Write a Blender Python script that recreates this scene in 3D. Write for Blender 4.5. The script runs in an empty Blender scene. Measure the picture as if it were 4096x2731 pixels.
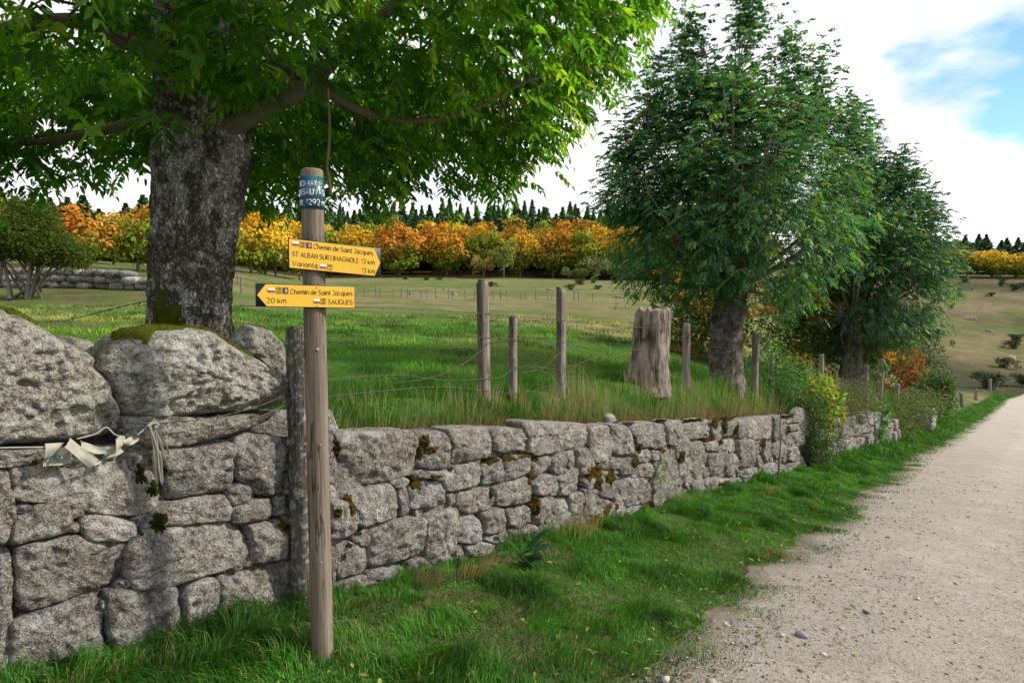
import bpy, math, random
import numpy as np
from mathutils import Vector, Matrix

# ------------------------------------------------------------------ camera, sky, sun, exposure
scene = bpy.context.scene
col = scene.collection
cam_data = bpy.data.cameras.new('camera')
cam_data.lens = 24.0
cam_data.sensor_width = 36.0
cam_data.clip_start = 0.05
cam_data.clip_end = 3000.0
cam = bpy.data.objects.new('camera', cam_data)
col.objects.link(cam)
cam.location = (0, 0, 1.6)
cam.rotation_euler = (math.radians(90 - 3.9), 0, 0)
scene.camera = cam

SUN_DIR = Vector((0.86, 0.06, 0.60)).normalized()      # towards the sun
world = bpy.data.worlds.new('World')
scene.world = world
world.use_nodes = True
wt = world.node_tree
wt.nodes.clear()
def wn(t, **k):
    n = wt.nodes.new(t)
    for a, v in k.items():
        setattr(n, a, v)
    return n
def wmath(op, a, b=None, c=None, clamp=False):
    n = wn('ShaderNodeMath', operation=op, use_clamp=clamp)
    for i, v in enumerate((a, b, c)):
        if v is None:
            continue
        if isinstance(v, (int, float)):
            n.inputs[i].default_value = v
        else:
            wt.links.new(v, n.inputs[i])
    return n.outputs[0]
w_out = wn('ShaderNodeOutputWorld')
w_bg = wn('ShaderNodeBackground')
w_bg.inputs['Strength'].default_value = 1.0
w_sky = wn('ShaderNodeTexSky', sky_type='NISHITA', sun_disc=False)
w_sky.sun_elevation = math.asin(SUN_DIR.z)
w_sky.sun_rotation = math.atan2(SUN_DIR.x, SUN_DIR.y)
w_sky.altitude = 1292
w_sky.air_density = 1.0
w_sky.dust_density = 0.4
w_sky.ozone_density = 1.5
SKY_STRENGTH = 0.12
w_tc = wn('ShaderNodeTexCoord')
w_sep = wn('ShaderNodeSeparateXYZ')
wt.links.new(w_tc.outputs['Generated'], w_sep.inputs[0])
# clouds lie on a flat layer: direction divided by height
zz = wmath('ADD', wmath('MAXIMUM', w_sep.outputs[2], 0.0), 0.22)
w_cmb = wn('ShaderNodeCombineXYZ')
wt.links.new(wmath('DIVIDE', w_sep.outputs[0], zz), w_cmb.inputs[0])
wt.links.new(wmath('DIVIDE', w_sep.outputs[1], zz), w_cmb.inputs[1])
def wnoise(scale, detail, rough, off):
    mp = wn('ShaderNodeMapping')
    mp.inputs['Location'].default_value = off
    wt.links.new(w_cmb.outputs[0], mp.inputs[0])
    n = wn('ShaderNodeTexNoise')
    n.inputs['Scale'].default_value = scale
    n.inputs['Detail'].default_value = detail
    n.inputs['Roughness'].default_value = rough
    wt.links.new(mp.outputs[0], n.inputs['Vector'])
    return n.outputs['Fac']
nz1 = wnoise(1.6, 7.0, 0.56, (0.0, 0.0, 3.7))
nz2 = wnoise(0.55, 3.0, 0.5, (4.0, 1.0, 0.0))
nz3 = wnoise(2.6, 5.0, 0.55, (1.0, 7.0, 2.0))
# one gap of clear sky (direction of the gap's middle) and looser gaps decided by noise everywhere
def gap(dx, dy, rx, ry, ang):
    ca, sa = math.cos(ang), math.sin(ang)
    ax = wmath('SUBTRACT', w_cmb.outputs and wmath('DIVIDE', w_sep.outputs[0], zz), dx)
    ay = wmath('SUBTRACT', wmath('DIVIDE', w_sep.outputs[1], zz), dy)
    px = wmath('ADD', wmath('MULTIPLY', ax, ca / rx), wmath('MULTIPLY', ay, sa / rx))
    py = wmath('SUBTRACT', wmath('MULTIPLY', ay, ca / ry), wmath('MULTIPLY', ax, sa / ry))
    return wmath('SQRT', wmath('ADD', wmath('MULTIPLY', px, px), wmath('MULTIPLY', py, py)))
GAPS = []
g1 = gap(1.42, 1.60, 0.42, 0.60, math.radians(-20))
gapf = wmath('SUBTRACT', 1.0, g1)
gapf = wmath('ADD', wmath('MULTIPLY', gapf, 0.9), wmath('MULTIPLY', wmath('SUBTRACT', nz1, 0.5), 2.6))
gap_a = wmath('SMOOTH_MIN', wmath('MULTIPLY', wmath('ADD', gapf, 0.02), 3.2, clamp=True), 1.0, 0.1)
loose = wmath('MULTIPLY', wmath('SUBTRACT', wmath('MULTIPLY', nz2, nz1), 0.40), 9.0, clamp=True)
clear = wmath('MAXIMUM', gap_a, loose, clamp=True)
w_sc = wn('ShaderNodeVectorMath', operation='SCALE')
wt.links.new(w_sky.outputs[0], w_sc.inputs[0])
w_sc.inputs['Scale'].default_value = SKY_STRENGTH
# cloud brightness: thick parts greyer
w_ramp = wn('ShaderNodeValToRGB')
w_ramp.color_ramp.elements[0].position = 0.36
w_ramp.color_ramp.elements[0].color = (0.98, 0.98, 0.99, 1)
w_ramp.color_ramp.elements[1].position = 0.70
w_ramp.color_ramp.elements[1].color = (0.56, 0.60, 0.67, 1)
wt.links.new(nz3, w_ramp.inputs[0])
w_mix = wn('ShaderNodeMix', data_type='RGBA')
wt.links.new(clear, w_mix.inputs['Factor'])
wt.links.new(w_ramp.outputs[0], w_mix.inputs['A'])
w_cy = wn('ShaderNodeVectorMath', operation='MULTIPLY')
wt.links.new(w_sc.outputs[0], w_cy.inputs[0])
w_cy.inputs[1].default_value = (0.85, 1.08, 1.08)
wt.links.new(w_cy.outputs[0], w_mix.inputs['B'])
wt.links.new(w_mix.outputs['Result'], w_bg.inputs['Color'])
wt.links.new(w_bg.outputs[0], w_out.inputs[0])

sun_data = bpy.data.lights.new('sun', 'SUN')
sun_data.energy = 4.2
sun_data.angle = math.radians(4)
sun_data.color = (1.0, 0.93, 0.82)
sun = bpy.data.objects.new('sun', sun_data)
col.objects.link(sun)
sun.rotation_euler = SUN_DIR.to_track_quat('Z', 'Y').to_euler()

vs = scene.view_settings
vs.view_transform = 'Standard'
vs.look = 'None'
vs.exposure = 0.6
vs.gamma = 1.0
vs.use_curve_mapping = False
scene.cycles.max_bounces = 8
scene.cycles.diffuse_bounces = 3
scene.cycles.transmission_bounces = 6
scene.cycles.transparent_max_bounces = 8
scene.cycles.use_denoising = True

# ------------------------------------------------------------------ frame of the lane: s runs downhill along the wall, n points to the field
TH = math.radians(38)
ES = np.array([math.sin(TH), math.cos(TH)])
EN = np.array([-math.cos(TH), math.sin(TH)])
ORG = np.array([0.48, 6.136])
RNG = np.random.default_rng(7)
random.seed(7)

def xy(s, n):
    s = np.asarray(s, float); n = np.asarray(n, float)
    return ORG[0] + s * ES[0] + n * EN[0], ORG[1] + s * ES[1] + n * EN[1]
def sn(x, y):
    dx = np.asarray(x, float) - ORG[0]; dy = np.asarray(y, float) - ORG[1]
    return dx * ES[0] + dy * ES[1], dx * EN[0] + dy * EN[1]
def P(s, n, z):
    x, y = xy(s, n)
    return np.stack(np.broadcast_arrays(x, y, np.asarray(z, float)), -1)

def _hash(i, j, k):
    h = (i.astype(np.int64) * 374761393 + j.astype(np.int64) * 668265263 + k.astype(np.int64) * 2147483647) & 0xFFFFFFFF
    h = ((h ^ (h >> 13)) * 1274126177) & 0xFFFFFFFF
    h = (h ^ (h >> 16)) & 0xFFFFFFFF
    return h.astype(np.float64) / 4294967295.0
def vnoise(x, y, z=0.0):
    x, y, z = np.broadcast_arrays(np.asarray(x, float), np.asarray(y, float), np.asarray(z, float))
    xi, yi, zi = np.floor(x), np.floor(y), np.floor(z)
    fx, fy, fz = x - xi, y - yi, z - zi
    fx = fx * fx * (3 - 2 * fx); fy = fy * fy * (3 - 2 * fy); fz = fz * fz * (3 - 2 * fz)
    r = 0
    for a in (0, 1):
        for b in (0, 1):
            for c in (0, 1):
                w = (fx if a else 1 - fx) * (fy if b else 1 - fy) * (fz if c else 1 - fz)
                r = r + w * _hash(xi + a, yi + b, zi + c)
    return r * 2 - 1
def fbm(x, y, z=0.0, oct=4, gain=0.5):
    r = 0; a = 1.0
    for o in range(oct):
        r = r + a * vnoise(np.asarray(x) * 2 ** o + 17.3 * o, np.asarray(y) * 2 ** o - 9.1 * o, np.asarray(z) * 2 ** o + 3.7 * o)
        a *= gain
    return r
def sstep(a, b, x):
    t = np.clip((np.asarray(x, float) - a) / (b - a), 0, 1)
    return t * t * (3 - 2 * t)

# ------------------------------------------------------------------ terrain height
def zlane(s):
    s = np.asarray(s, float)
    return -0.641 + np.interp(s, [-40, -30, 25, 45, 70, 100, 140, 700], [3.9, 3.75, -3.125, -5.125, -7.1, -8.2, -8.4, -8.4])
FT = np.array([-0.8, -0.5, -0.25, 0.0, 0.2, 0.45, 0.68, 0.9])
FD = np.array([0, 12, 20, 36, 50, 70, 86, 130, 200, 300, 500, 900])
FZ = np.array([
    [1.0, 1.0, 1.0, 1.05, 2.5, 3.5, 5.0, 9.0, 14, 22, 28, 30],
    [.90, .85, .85, 1.05, 2.3, 3.0, 4.0, 7.0, 12, 20, 26, 30],
    [.75, .68, .60, .55, .55, .75, 1.3, 3.2, 6.8, 16, 24, 28],
    [.65, .60, .52, .38, .20, .10, .9, 2.8, 6.5, 16, 24, 28],
    [.55, .45, .25, .05, -.15, -.05, .7, 2.6, 6.3, 15, 24, 28],
    [.30, -.05, -.7, -1.9, -2.7, -3.1, -2.6, 0.3, 5.5, 14, 24, 28],
    [.0, -.8, -1.9, -4.2, -6.2, -8.3, -8.7, -5.2, 2.5, 11, 22, 26],
    [-.2, -1.2, -2.8, -5.2, -7.2, -9.4, -10., -7.2, 1.0, 10, 22, 26]])
def ztable(x, y):
    x = np.asarray(x, float); y = np.asarray(y, float)
    D = np.hypot(x, y); yy = np.maximum(y, 0.05)
    t = np.clip(np.where(y > 0.05, x / yy, np.sign(x) * 0.9), -0.8, 0.9)
    t = np.where(y <= 0.05, np.where(x < 0, -0.8, 0.9), t)
    d = np.where(y > 0, np.maximum(y, D * 0.6), D)
    cols = np.stack([np.interp(d, FD, r) for r in FZ], 0)
    i = np.clip(np.searchsorted(FT, t) - 1, 0, len(FT) - 2)
    f = (t - FT[i]) / (FT[i + 1] - FT[i]); f = f * f * (3 - 2 * f)
    a = np.take_along_axis(cols, i[None], 0)[0]; b = np.take_along_axis(cols, (i + 1)[None], 0)[0]
    return a * (1 - f) + b * f
def bank_h(s):
    return np.interp(s, [-60, -4.5, -2.9, -2.5, -0.2, 1.1, 3.4, 7, 10, 13, 20, 30, 45, 60], [0.9, 1.02, 1.05, 1.1, 1.23, 1.30, 1.46, 1.45, 1.6, 1.62, 1.4, 0.75, 0.3, 0.1])
def H(x, y):
    x = np.atleast_1d(np.asarray(x, float)); y = np.atleast_1d(np.asarray(y, float))
    s, n = sn(x, y)
    lane = zlane(s) + 0.07 * sstep(-1.6, -0.25, n) * sstep(70, 40, s)
    edge_h = np.interp(s, [-60, -2.7, -2.4, 8.2, 12, 30], [0.92, 0.95, 0.98, 0.98, 0.9, 0.5])
    bank = zlane(s) + bank_h(s)
    edge = zlane(s) + edge_h
    e = sstep(0.3, 0.95, n)
    top = edge * (1 - e) + np.maximum(bank, edge) * e
    fld = ztable(x, y) + 0.12 * fbm(x * 0.12, y * 0.12, 1.0, 3) * sstep(3, 12, np.hypot(x, y)) + 0.35 * fbm(x * 0.03, y * 0.03, 5.0, 2) * sstep(40, 120, np.hypot(x, y))
    w = sstep(1.2, 5.5, n)
    up = top * (1 - w) + fld * w
    n0 = np.interp(s, [7.9, 9.0], [0.20, -0.45]); n1 = np.interp(s, [7.9, 9.0], [0.24, 0.9])
    k = np.clip((n - n0) / (n1 - n0), 0, 1)
    z = lane * (1 - k) + up * k
    far = np.maximum(sstep(75, 130, s), sstep(-30, -80, n))
    z = z * (1 - far) + fld * far
    return z + 0.012 * fbm(x * 2.1, y * 2.1, 2.0, 2) * sstep(80, 20, np.hypot(x, y))
def h1(x, y):
    return float(H(x, y)[0])
def hsn(s, n):
    x, y = xy(s, n)
    return float(H(x, y)[0])
def road_left(s):
    s = np.asarray(s, float)
    return np.interp(s, [-20, -1.9, 0.7, 5.4, 14.8, 31, 69, 90], [-2.0, -1.86, -1.70, -1.43, -1.05, -0.9, -0.9, -4.0])

# ------------------------------------------------------------------ mesh and object helpers
def build(name, V, tris=None, quads=None, mat=None, parent=None, colors=None, smooth=False, loc=None, polys=None):
    """one mesh object from world-space vertices; origin at loc (or at the parent's base)"""
    V = np.asarray(V, float).reshape(-1, 3)
    if loc is None:
        loc = np.array(parent['_w']) if parent is not None else np.zeros(3)
    loc = np.asarray(loc, float)
    me = bpy.data.meshes.new(name)
    me.vertices.add(len(V))
    me.vertices.foreach_set('co', (V - loc).astype(np.float32).ravel())
    idx = []; tot = []
    if tris is not None and len(tris):
        t = np.asarray(tris, np.int32).reshape(-1, 3); idx.append(t.ravel()); tot.append(np.full(len(t), 3, np.int32))
    if quads is not None and len(quads):
        q = np.asarray(quads, np.int32).reshape(-1, 4); idx.append(q.ravel()); tot.append(np.full(len(q), 4, np.int32))
    if polys:
        for p in polys:
            idx.append(np.asarray(p, np.int32)); tot.append(np.array([len(p)], np.int32))
    idx = np.concatenate(idx); tot = np.concatenate(tot)
    me.loops.add(len(idx)); me.loops.foreach_set('vertex_index', idx)
    me.polygons.add(len(tot))
    st = np.zeros(len(tot), np.int32); st[1:] = np.cumsum(tot)[:-1]
    me.polygons.foreach_set('loop_start', st)
    if smooth:
        me.polygons.foreach_set('use_smooth', np.ones(len(tot), bool))
    if colors is not None:
        c = np.asarray(colors, np.float32)
        if c.shape[1] == 3:
            c = np.concatenate([c, np.ones((len(c), 1), np.float32)], 1)
        at = me.attributes.new('tint', 'FLOAT_COLOR', 'POINT')
        at.data.foreach_set('color', c.ravel())
    me.update(calc_edges=True)
    if mat is not None:
        me.materials.append(mat)
    o = bpy.data.objects.new(name, me)
    col.objects.link(o)
    if parent is not None:
        o.parent = parent
        pw = np.array(parent['_w'])
        o.location = tuple(loc - pw)
    else:
        o.location = tuple(loc)
    o['_w'] = [float(c) for c in loc]
    return o
def empty(name, loc, label, cat, group=None):
    o = bpy.data.objects.new(name, None)
    col.objects.link(o)
    o.location = tuple(float(c) for c in loc)
    o['_w'] = [float(c) for c in loc]
    return tag(o, label, cat, group)
def tag(o, label=None, cat=None, group=None, kind=None):
    if label: o['label'] = label
    if cat: o['category'] = cat
    if group: o['group'] = group
    if kind: o['kind'] = kind
    return o
def copy_thing(o, loc, rz=0.0, sc=(1, 1, 1), label=None, color=None):
    c = o.copy(); col.objects.link(c)
    c.location = tuple(float(q) for q in loc); c.rotation_euler = (0, 0, rz); c.scale = sc
    if label: c['label'] = label
    if color: c.color = color
    for ch in o.children:
        d = ch.copy(); col.objects.link(d); d.parent = c
        if color: d.color = color
    return c
class MB:
    """collects pieces of one mesh"""
    def __init__(self):
        self.V = []; self.T = []; self.Q = []; self.C = []; self.n = 0
    def add(self, V, tris=(), quads=(), c=None):
        V = np.asarray(V, float).reshape(-1, 3)
        if len(tris): self.T.append(np.asarray(tris).reshape(-1, 3) + self.n)
        if len(quads): self.Q.append(np.asarray(quads).reshape(-1, 4) + self.n)
        self.V.append(V); self.n += len(V)
        if c is not None: self.C.append(np.broadcast_to(np.asarray(c, float), (len(V), 3)))
        return self
    def build(self, name, mat, parent=None, smooth=False, loc=None):
        return build(name, np.concatenate(self.V), np.concatenate(self.T) if self.T else None, np.concatenate(self.Q) if self.Q else None,
                     mat, parent, np.concatenate(self.C) if self.C else None, smooth, loc)
    def tube(self, pts, rad, seg=8, cap=True, c=None, rough=0.0, seed=0):
        pts = np.asarray(pts, float); m = len(pts)
        rad = np.broadcast_to(np.asarray(rad, float), (m,))
        tg = np.gradient(pts, axis=0); tg /= np.linalg.norm(tg, axis=1, keepdims=True) + 1e-9
        ref = np.array([0, 0, 1.0]) if abs(tg[0][2]) < 0.8 else np.array([1.0, 0, 0])
        a = np.cross(tg, ref); a /= np.linalg.norm(a, axis=1, keepdims=True) + 1e-9
        b = np.cross(tg, a)
        th = np.linspace(0, 2 * np.pi, seg, endpoint=False)
        R = rad[:, None] * np.ones((m, seg))
        if rough:
            R = R * (1 + rough * fbm(np.cos(th)[None, :] * 1.6 + seed, np.sin(th)[None, :] * 1.6, np.arange(m)[:, None] * 0.35, 3))
        V = pts[:, None, :] + R[..., None] * (np.cos(th)[None, :, None] * a[:, None, :] + np.sin(th)[None, :, None] * b[:, None, :])
        q = []
        for i in range(m - 1):
            for j in range(seg):
                k = (j + 1) % seg
                q.append((i * seg + j, i * seg + k, (i + 1) * seg + k, (i + 1) * seg + j))
        V = V.reshape(-1, 3); t = []
        if cap:
            V = np.concatenate([V, pts[:1], pts[-1:]])
            for j in range(seg):
                k = (j + 1) % seg
                t.append((m * seg, k, j)); t.append((m * seg + 1, (m - 1) * seg + j, (m - 1) * seg + k))
        return self.add(V, t, q, c)
    def box(self, c, ax, ay, az, cc=None):
        c, ax, ay, az = (np.asarray(v, float) for v in (c, ax, ay, az))
        V = [c + i * ax + j * ay + k * az for i in (-1, 1) for j in (-1, 1) for k in (-1, 1)]
        q = [(0, 1, 3, 2), (4, 6, 7, 5), (0, 4, 5, 1), (2, 3, 7, 6), (0, 2, 6, 4), (1, 5, 7, 3)]
        return self.add(V, (), q, cc)
def spline(pts, k=6):
    pts = np.asarray(pts, float)
    p = np.concatenate([[2 * pts[0] - pts[1]], pts, [2 * pts[-1] - pts[-2]]])
    out = []
    for i in range(1, len(p) - 2):
        for t in np.linspace(0, 1, k, endpoint=False):
            a, b, c, d = p[i - 1], p[i], p[i + 1], p[i + 2]
            out.append(0.5 * ((2 * b) + (-a + c) * t + (2 * a - 5 * b + 4 * c - d) * t * t + (-a + 3 * b - 3 * c + d) * t ** 3))
    out.append(pts[-1])
    return np.array(out)

# ------------------------------------------------------------------ materials
def mat(name):
    m = bpy.data.materials.new(name); m.use_nodes = True
    m.node_tree.nodes.clear()
    return m
class N:
    def __init__(self, name):
        self.m = mat(name); self.t = self.m.node_tree
        self.out = self.n('ShaderNodeOutputMaterial')
    def n(self, t, **k):
        q = self.t.nodes.new(t)
        for a, v in k.items(): setattr(q, a, v)
        return q
    def set(self, sock, v):
        if isinstance(v, bpy.types.NodeSocket): self.t.links.new(v, sock)
        elif isinstance(v, (tuple, list)) and len(v) == 3 and sock.type == 'RGBA': sock.default_value = (*v, 1)
        else: sock.default_value = v
    def math(self, op, a, b=0.0, clamp=False):
        q = self.n('ShaderNodeMath', operation=op, use_clamp=clamp)
        self.set(q.inputs[0], a); self.set(q.inputs[1], b)
        return q.outputs[0]
    def pos(self):
        return self.n('ShaderNodeNewGeometry').outputs['Position']
    def obj(self):
        return self.n('ShaderNodeTexCoord').outputs['Object']
    def mapping(self, v, scale=(1, 1, 1), rot=(0, 0, 0), loc=(0, 0, 0)):
        q = self.n('ShaderNodeMapping'); self.set(q.inputs[0], v)
        q.inputs['Scale'].default_value = scale; q.inputs['Rotation'].default_value = rot; q.inputs['Location'].default_value = loc
        return q.outputs[0]
    def noise(self, v, scale, detail=4.0, rough=0.55, dist=0.0):
        q = self.n('ShaderNodeTexNoise'); self.set(q.inputs['Vector'], v)
        q.inputs['Scale'].default_value = scale; q.inputs['Detail'].default_value = detail; q.inputs['Roughness'].default_value = rough
        q.inputs['Distortion'].default_value = dist
        return q.outputs['Fac']
    def voro(self, v, scale, feature='F1', out='Distance', rand=1.0):
        q = self.n('ShaderNodeTexVoronoi', feature=feature); self.set(q.inputs['Vector'], v)
        q.inputs['Scale'].default_value = scale; q.inputs['Randomness'].default_value = rand
        return q.outputs[out]
    def ramp(self, f, stops):
        q = self.n('ShaderNodeValToRGB'); self.set(q.inputs[0], f)
        el = q.color_ramp.elements
        while len(el) < len(stops): el.new(0.5)
        for e, (p, c) in zip(el, stops):
            e.position = p
            e.color = (*c, 1) if isinstance(c, (tuple, list)) else (c, c, c, 1)
        return q.outputs[0]
    def mix(self, f, a, b, mode='MIX'):
        q = self.n('ShaderNodeMix', data_type='RGBA', blend_type=mode)
        self.set(q.inputs['Factor'], f); self.set(q.inputs['A'], a); self.set(q.inputs['B'], b)
        return q.outputs['Result']
    def attr(self, name='tint', out='Color'):
        return self.n('ShaderNodeAttribute', attribute_name=name).outputs[out]
    def rand(self):
        return self.n('ShaderNodeObjectInfo').outputs['Random']
    def bump(self, h, dist=0.01, strength=1.0, normal=None):
        q = self.n('ShaderNodeBump'); self.set(q.inputs['Height'], h)
        q.inputs['Distance'].default_value = dist; q.inputs['Strength'].default_value = strength
        if normal is not None: self.set(q.inputs['Normal'], normal)
        return q.outputs[0]
    def up(self):
        s = self.n('ShaderNodeSeparateXYZ'); self.set(s.inputs[0], self.n('ShaderNodeNewGeometry').outputs['Normal'])
        return s.outputs[2]
    def end(self, color, rough=0.9, normal=None, spec=0.3, transl=None, tf=0.4):
        b = self.n('ShaderNodeBsdfPrincipled')
        self.set(b.inputs['Base Color'], color); self.set(b.inputs['Roughness'], rough)
        b.inputs['Specular IOR Level'].default_value = spec
        if normal is not None: self.set(b.inputs['Normal'], normal)
        sh = b.outputs[0]
        if transl is not None:
            tr = self.n('ShaderNodeBsdfTranslucent'); self.set(tr.inputs['Color'], transl)
            mx = self.n('ShaderNodeMixShader'); mx.inputs[0].default_value = tf
            self.t.links.new(sh, mx.inputs[1]); self.t.links.new(tr.outputs[0], mx.inputs[2]); sh = mx.outputs[0]
        self.t.links.new(sh, self.out.inputs['Surface'])
        return self.m

def granite(name, base=(0.192, 0.175, 0.160), light=(0.50, 0.475, 0.445), dark=(0.055, 0.048, 0.04), lichen=0.5, moss=0.3, size=1.0):
    k = N(name); p = k.pos()
    big = k.noise(p, 3.0 * size, 4, 0.6)
    mid = k.noise(p, 16 * size, 5, 0.65)
    fin = k.noise(p, 95 * size, 3, 0.7)
    spk = k.noise(p, 38 * size, 4, 0.75, 0.4)
    r = k.rand()
    c = k.mix(k.ramp(mid, [(0.36, 0.0), (0.62, 1.0)]), tuple(v * 0.55 for v in base), tuple(v * 1.35 for v in base))
    c = k.mix(k.ramp(k.noise(k.mapping(p, loc=(1, 4, 9)), 7.5 * size, 6, 0.72), [(0.44, 0.0), (0.56, 0.85)]), c, tuple(v * q for v, q in zip(base, (1.75, 1.8, 1.85))))
    c = k.mix(k.ramp(k.noise(k.mapping(p, loc=(6, 2, 1)), 4.5 * size, 5, 0.7), [(0.52, 0.0), (0.62, 0.7)]), c, tuple(v * q for v, q in zip(base, (0.56, 0.52, 0.47))))
    c = k.mix(k.math('MULTIPLY', k.ramp(spk, [(0.50, 0.0), (0.56, 1.0)]), lichen), c, light)
    c = k.mix(k.math('MULTIPLY', k.ramp(k.noise(p, 30 * size, 6, 0.85, 0.6), [(0.53, 0.0), (0.60, 1.0)]), 0.8), c, dark)
    c = k.mix(k.math('MULTIPLY', k.ramp(fin, [(0.54, 0.0), (0.60, 1.0)]), 0.75), c, tuple(v * 0.3 for v in base))
    c = k.mix(k.math('MULTIPLY', k.ramp(k.noise(k.mapping(p, loc=(2, 7, 3)), 85 * size, 3, 0.7), [(0.56, 0.0), (0.62, 1.0)]), lichen), c, light)
    patch = k.ramp(k.math('ADD', k.noise(p, 7 * size, 5, 0.7), k.math('MULTIPLY', big, 0.25)), [(0.66, 0.0), (0.74, 1.0)])
    c = k.mix(k.math('MULTIPLY', k.math('MULTIPLY', patch, k.ramp(k.noise(p, 60 * size, 3, 0.7), [(0.40, 0.2), (0.55, 1.0)])), 0.9), c, (0.43, 0.45, 0.44))
    yel = k.ramp(k.noise(k.mapping(p, loc=(3, 5, 1)), 9 * size, 5, 0.7), [(0.70, 0.0), (0.75, 1.0)])
    c = k.mix(k.math('MULTIPLY', yel, 0.7), c, (0.22, 0.12, 0.02))
    ms = k.math('MULTIPLY', k.ramp(k.math('ADD', k.noise(k.mapping(p, loc=(9, 2, 4)), 5 * size, 6, 0.7), k.math('MULTIPLY', k.up(), 0.10)), [(0.62, 0.0), (0.70, 1.0)]), moss)
    c = k.mix(ms, c, (0.055, 0.06, 0.012))
    c = k.mix(k.math('MULTIPLY', r, 0.8), c, k.mix(1.0, c, (0.66, 0.66, 0.66), 'MULTIPLY'))
    c = k.mix(k.math('MULTIPLY', k.math('FRACT', k.math('MULTIPLY', r, 7.3)), 0.7), c, k.mix(1.0, c, (1.05, 1.0, 0.93), 'MULTIPLY'))
    hgt = k.math('ADD', k.math('MULTIPLY', mid, 0.55), k.math('ADD', k.math('MULTIPLY', fin, 0.25), k.math('MULTIPLY', spk, 0.45)))
    return k.end(c, 0.95, k.bump(hgt, 0.07, 1.0), 0.1)
M = {}
M['stone'] = granite('lichen_granite')
M['boulder'] = granite('boulder_granite', base=(0.225, 0.21, 0.185), light=(0.50, 0.49, 0.44), lichen=0.7, moss=0.7, size=0.9)
M['farstone'] = granite('far_granite', base=(0.13, 0.115, 0.10), lichen=0.3, moss=0.1, size=0.12)

def leafmat(name, var=0.25, tf=0.42, rough=0.55, tr_gain=(1.6, 1.7, 0.7), spec=0.35):
    k = N(name); a = k.attr()
    nz = k.noise(k.pos(), 4.0, 3, 0.6)
    c = k.mix(k.math('MULTIPLY', nz, var), a, k.mix(1.0, a, (1.5, 1.25, 0.6), 'MULTIPLY'))
    return k.end(c, rough, None, spec, k.mix(1.0, c, tr_gain, 'MULTIPLY'), tf)
M['leaf'] = leafmat('ash_leaf')
M['nearleaf'] = leafmat('near_ash_leaf', 0.3, 0.55, 0.5, (1.9, 1.9, 0.6), 0.4)
M['grass'] = leafmat('grass_blade', 0.15, 0.35, 0.65, (1.3, 1.4, 0.7), 0.2)
M['shrubleaf'] = leafmat('shrub_leaf', 0.2, 0.4, 0.6, (1.4, 1.5, 0.7), 0.25)

def plain(name, c, rough=0.7, spec=0.3, var=0.25, scale=30, bump=0.0):
    k = N(name); nz = k.noise(k.pos(), scale, 4, 0.6)
    cc = k.mix(nz, tuple(v * (1 - var) for v in c), tuple(min(1, v * (1 + var)) for v in c))
    return k.end(cc, rough, k.bump(nz, bump) if bump else None, spec)

def moss_mat():
    k = N('moss'); p = k.pos()
    f = k.noise(p, 1.7, 3, 0.6); g = k.noise(p, 130, 3, 0.7)
    c = k.mix(k.ramp(f, [(0.40, 0.0), (0.58, 1.0)]), (0.030, 0.042, 0.008), (0.095, 0.052, 0.012))
    c = k.mix(k.ramp(g, [(0.4, 0.0), (0.7, 1.0)]), k.mix(1.0, c, (0.45, 0.45, 0.45), 'MULTIPLY'), k.mix(1.0, c, (1.5, 1.4, 1.2), 'MULTIPLY'))
    return k.end(c, 1.0, k.bump(g, 0.015), 0.05)
M['moss'] = moss_mat()
def green_moss():
    k = N('green_moss'); p = k.pos(); g = k.noise(p, 90, 3, 0.7); f = k.noise(p, 9, 3, 0.6)
    c = k.mix(f, (0.05, 0.075, 0.008), (0.15, 0.16, 0.015))
    c = k.mix(k.ramp(g, [(0.4, 0.0), (0.7, 1.0)]), k.mix(1.0, c, (0.4, 0.42, 0.4), 'MULTIPLY'), c)
    return k.end(c, 1.0, k.bump(g, 0.02), 0.05)
M['greenmoss'] = green_moss()

def wood(name, ca, cb, cc, scale=1.0, lich=0.0, crackw=0.018):
    k = N(name); p = k.obj()
    st = k.mapping(p, (14 * scale, 14 * scale, 0.9 * scale))
    g = k.noise(st, 3.2, 6, 0.65, 0.8); g2 = k.noise(k.mapping(p, (60 * scale, 60 * scale, 1.6 * scale)), 2.0, 4, 0.6)
    c = k.mix(k.ramp(g, [(0.35, 0.0), (0.65, 1.0)]), ca, cb)
    c = k.mix(k.ramp(g2, [(0.55, 0.0), (0.72, 1.0)]), c, cc)
    ck = k.math('ABSOLUTE', k.math('SUBTRACT', k.noise(k.mapping(p, (9 * scale, 9 * scale, 0.55 * scale), loc=(3, 1, 2)), 2.6, 4, 0.6), 0.5))
    cg = k.math('MULTIPLY', k.ramp(ck, [(0.0, 1.0), (crackw, 0.0)]), k.ramp(k.noise(p, 3.0, 2, 0.5), [(0.40, 0.0), (0.55, 1.0)]))
    c = k.mix(cg, c, tuple(v * 0.25 for v in cc))
    big = k.noise(p, 2.5, 3, 0.5)
    c = k.mix(k.math('MULTIPLY', big, 0.5), c, k.mix(1.0, c, (0.75, 0.78, 0.82), 'MULTIPLY'))
    if lich:
        l = k.math('MULTIPLY', k.ramp(k.noise(p, 22, 5, 0.75), [(0.52, 0.0), (0.60, 1.0)]), lich)
        c = k.mix(l, c, (0.30, 0.33, 0.33))
    return k.end(c, 0.85, k.bump(k.math('SUBTRACT', k.math('ADD', g, g2), k.math('MULTIPLY', cg, 2.0)), 0.006, 0.8), 0.2)
M['pole'] = wood('pole_wood', (0.135, 0.108, 0.082), (0.215, 0.174, 0.134), (0.085, 0.06, 0.042), 0.8)
M['greywood'] = wood('grey_wood', (0.13, 0.108, 0.086), (0.275, 0.235, 0.195), (0.05, 0.038, 0.027), 1.0, 0.12, 0.03)
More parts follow.
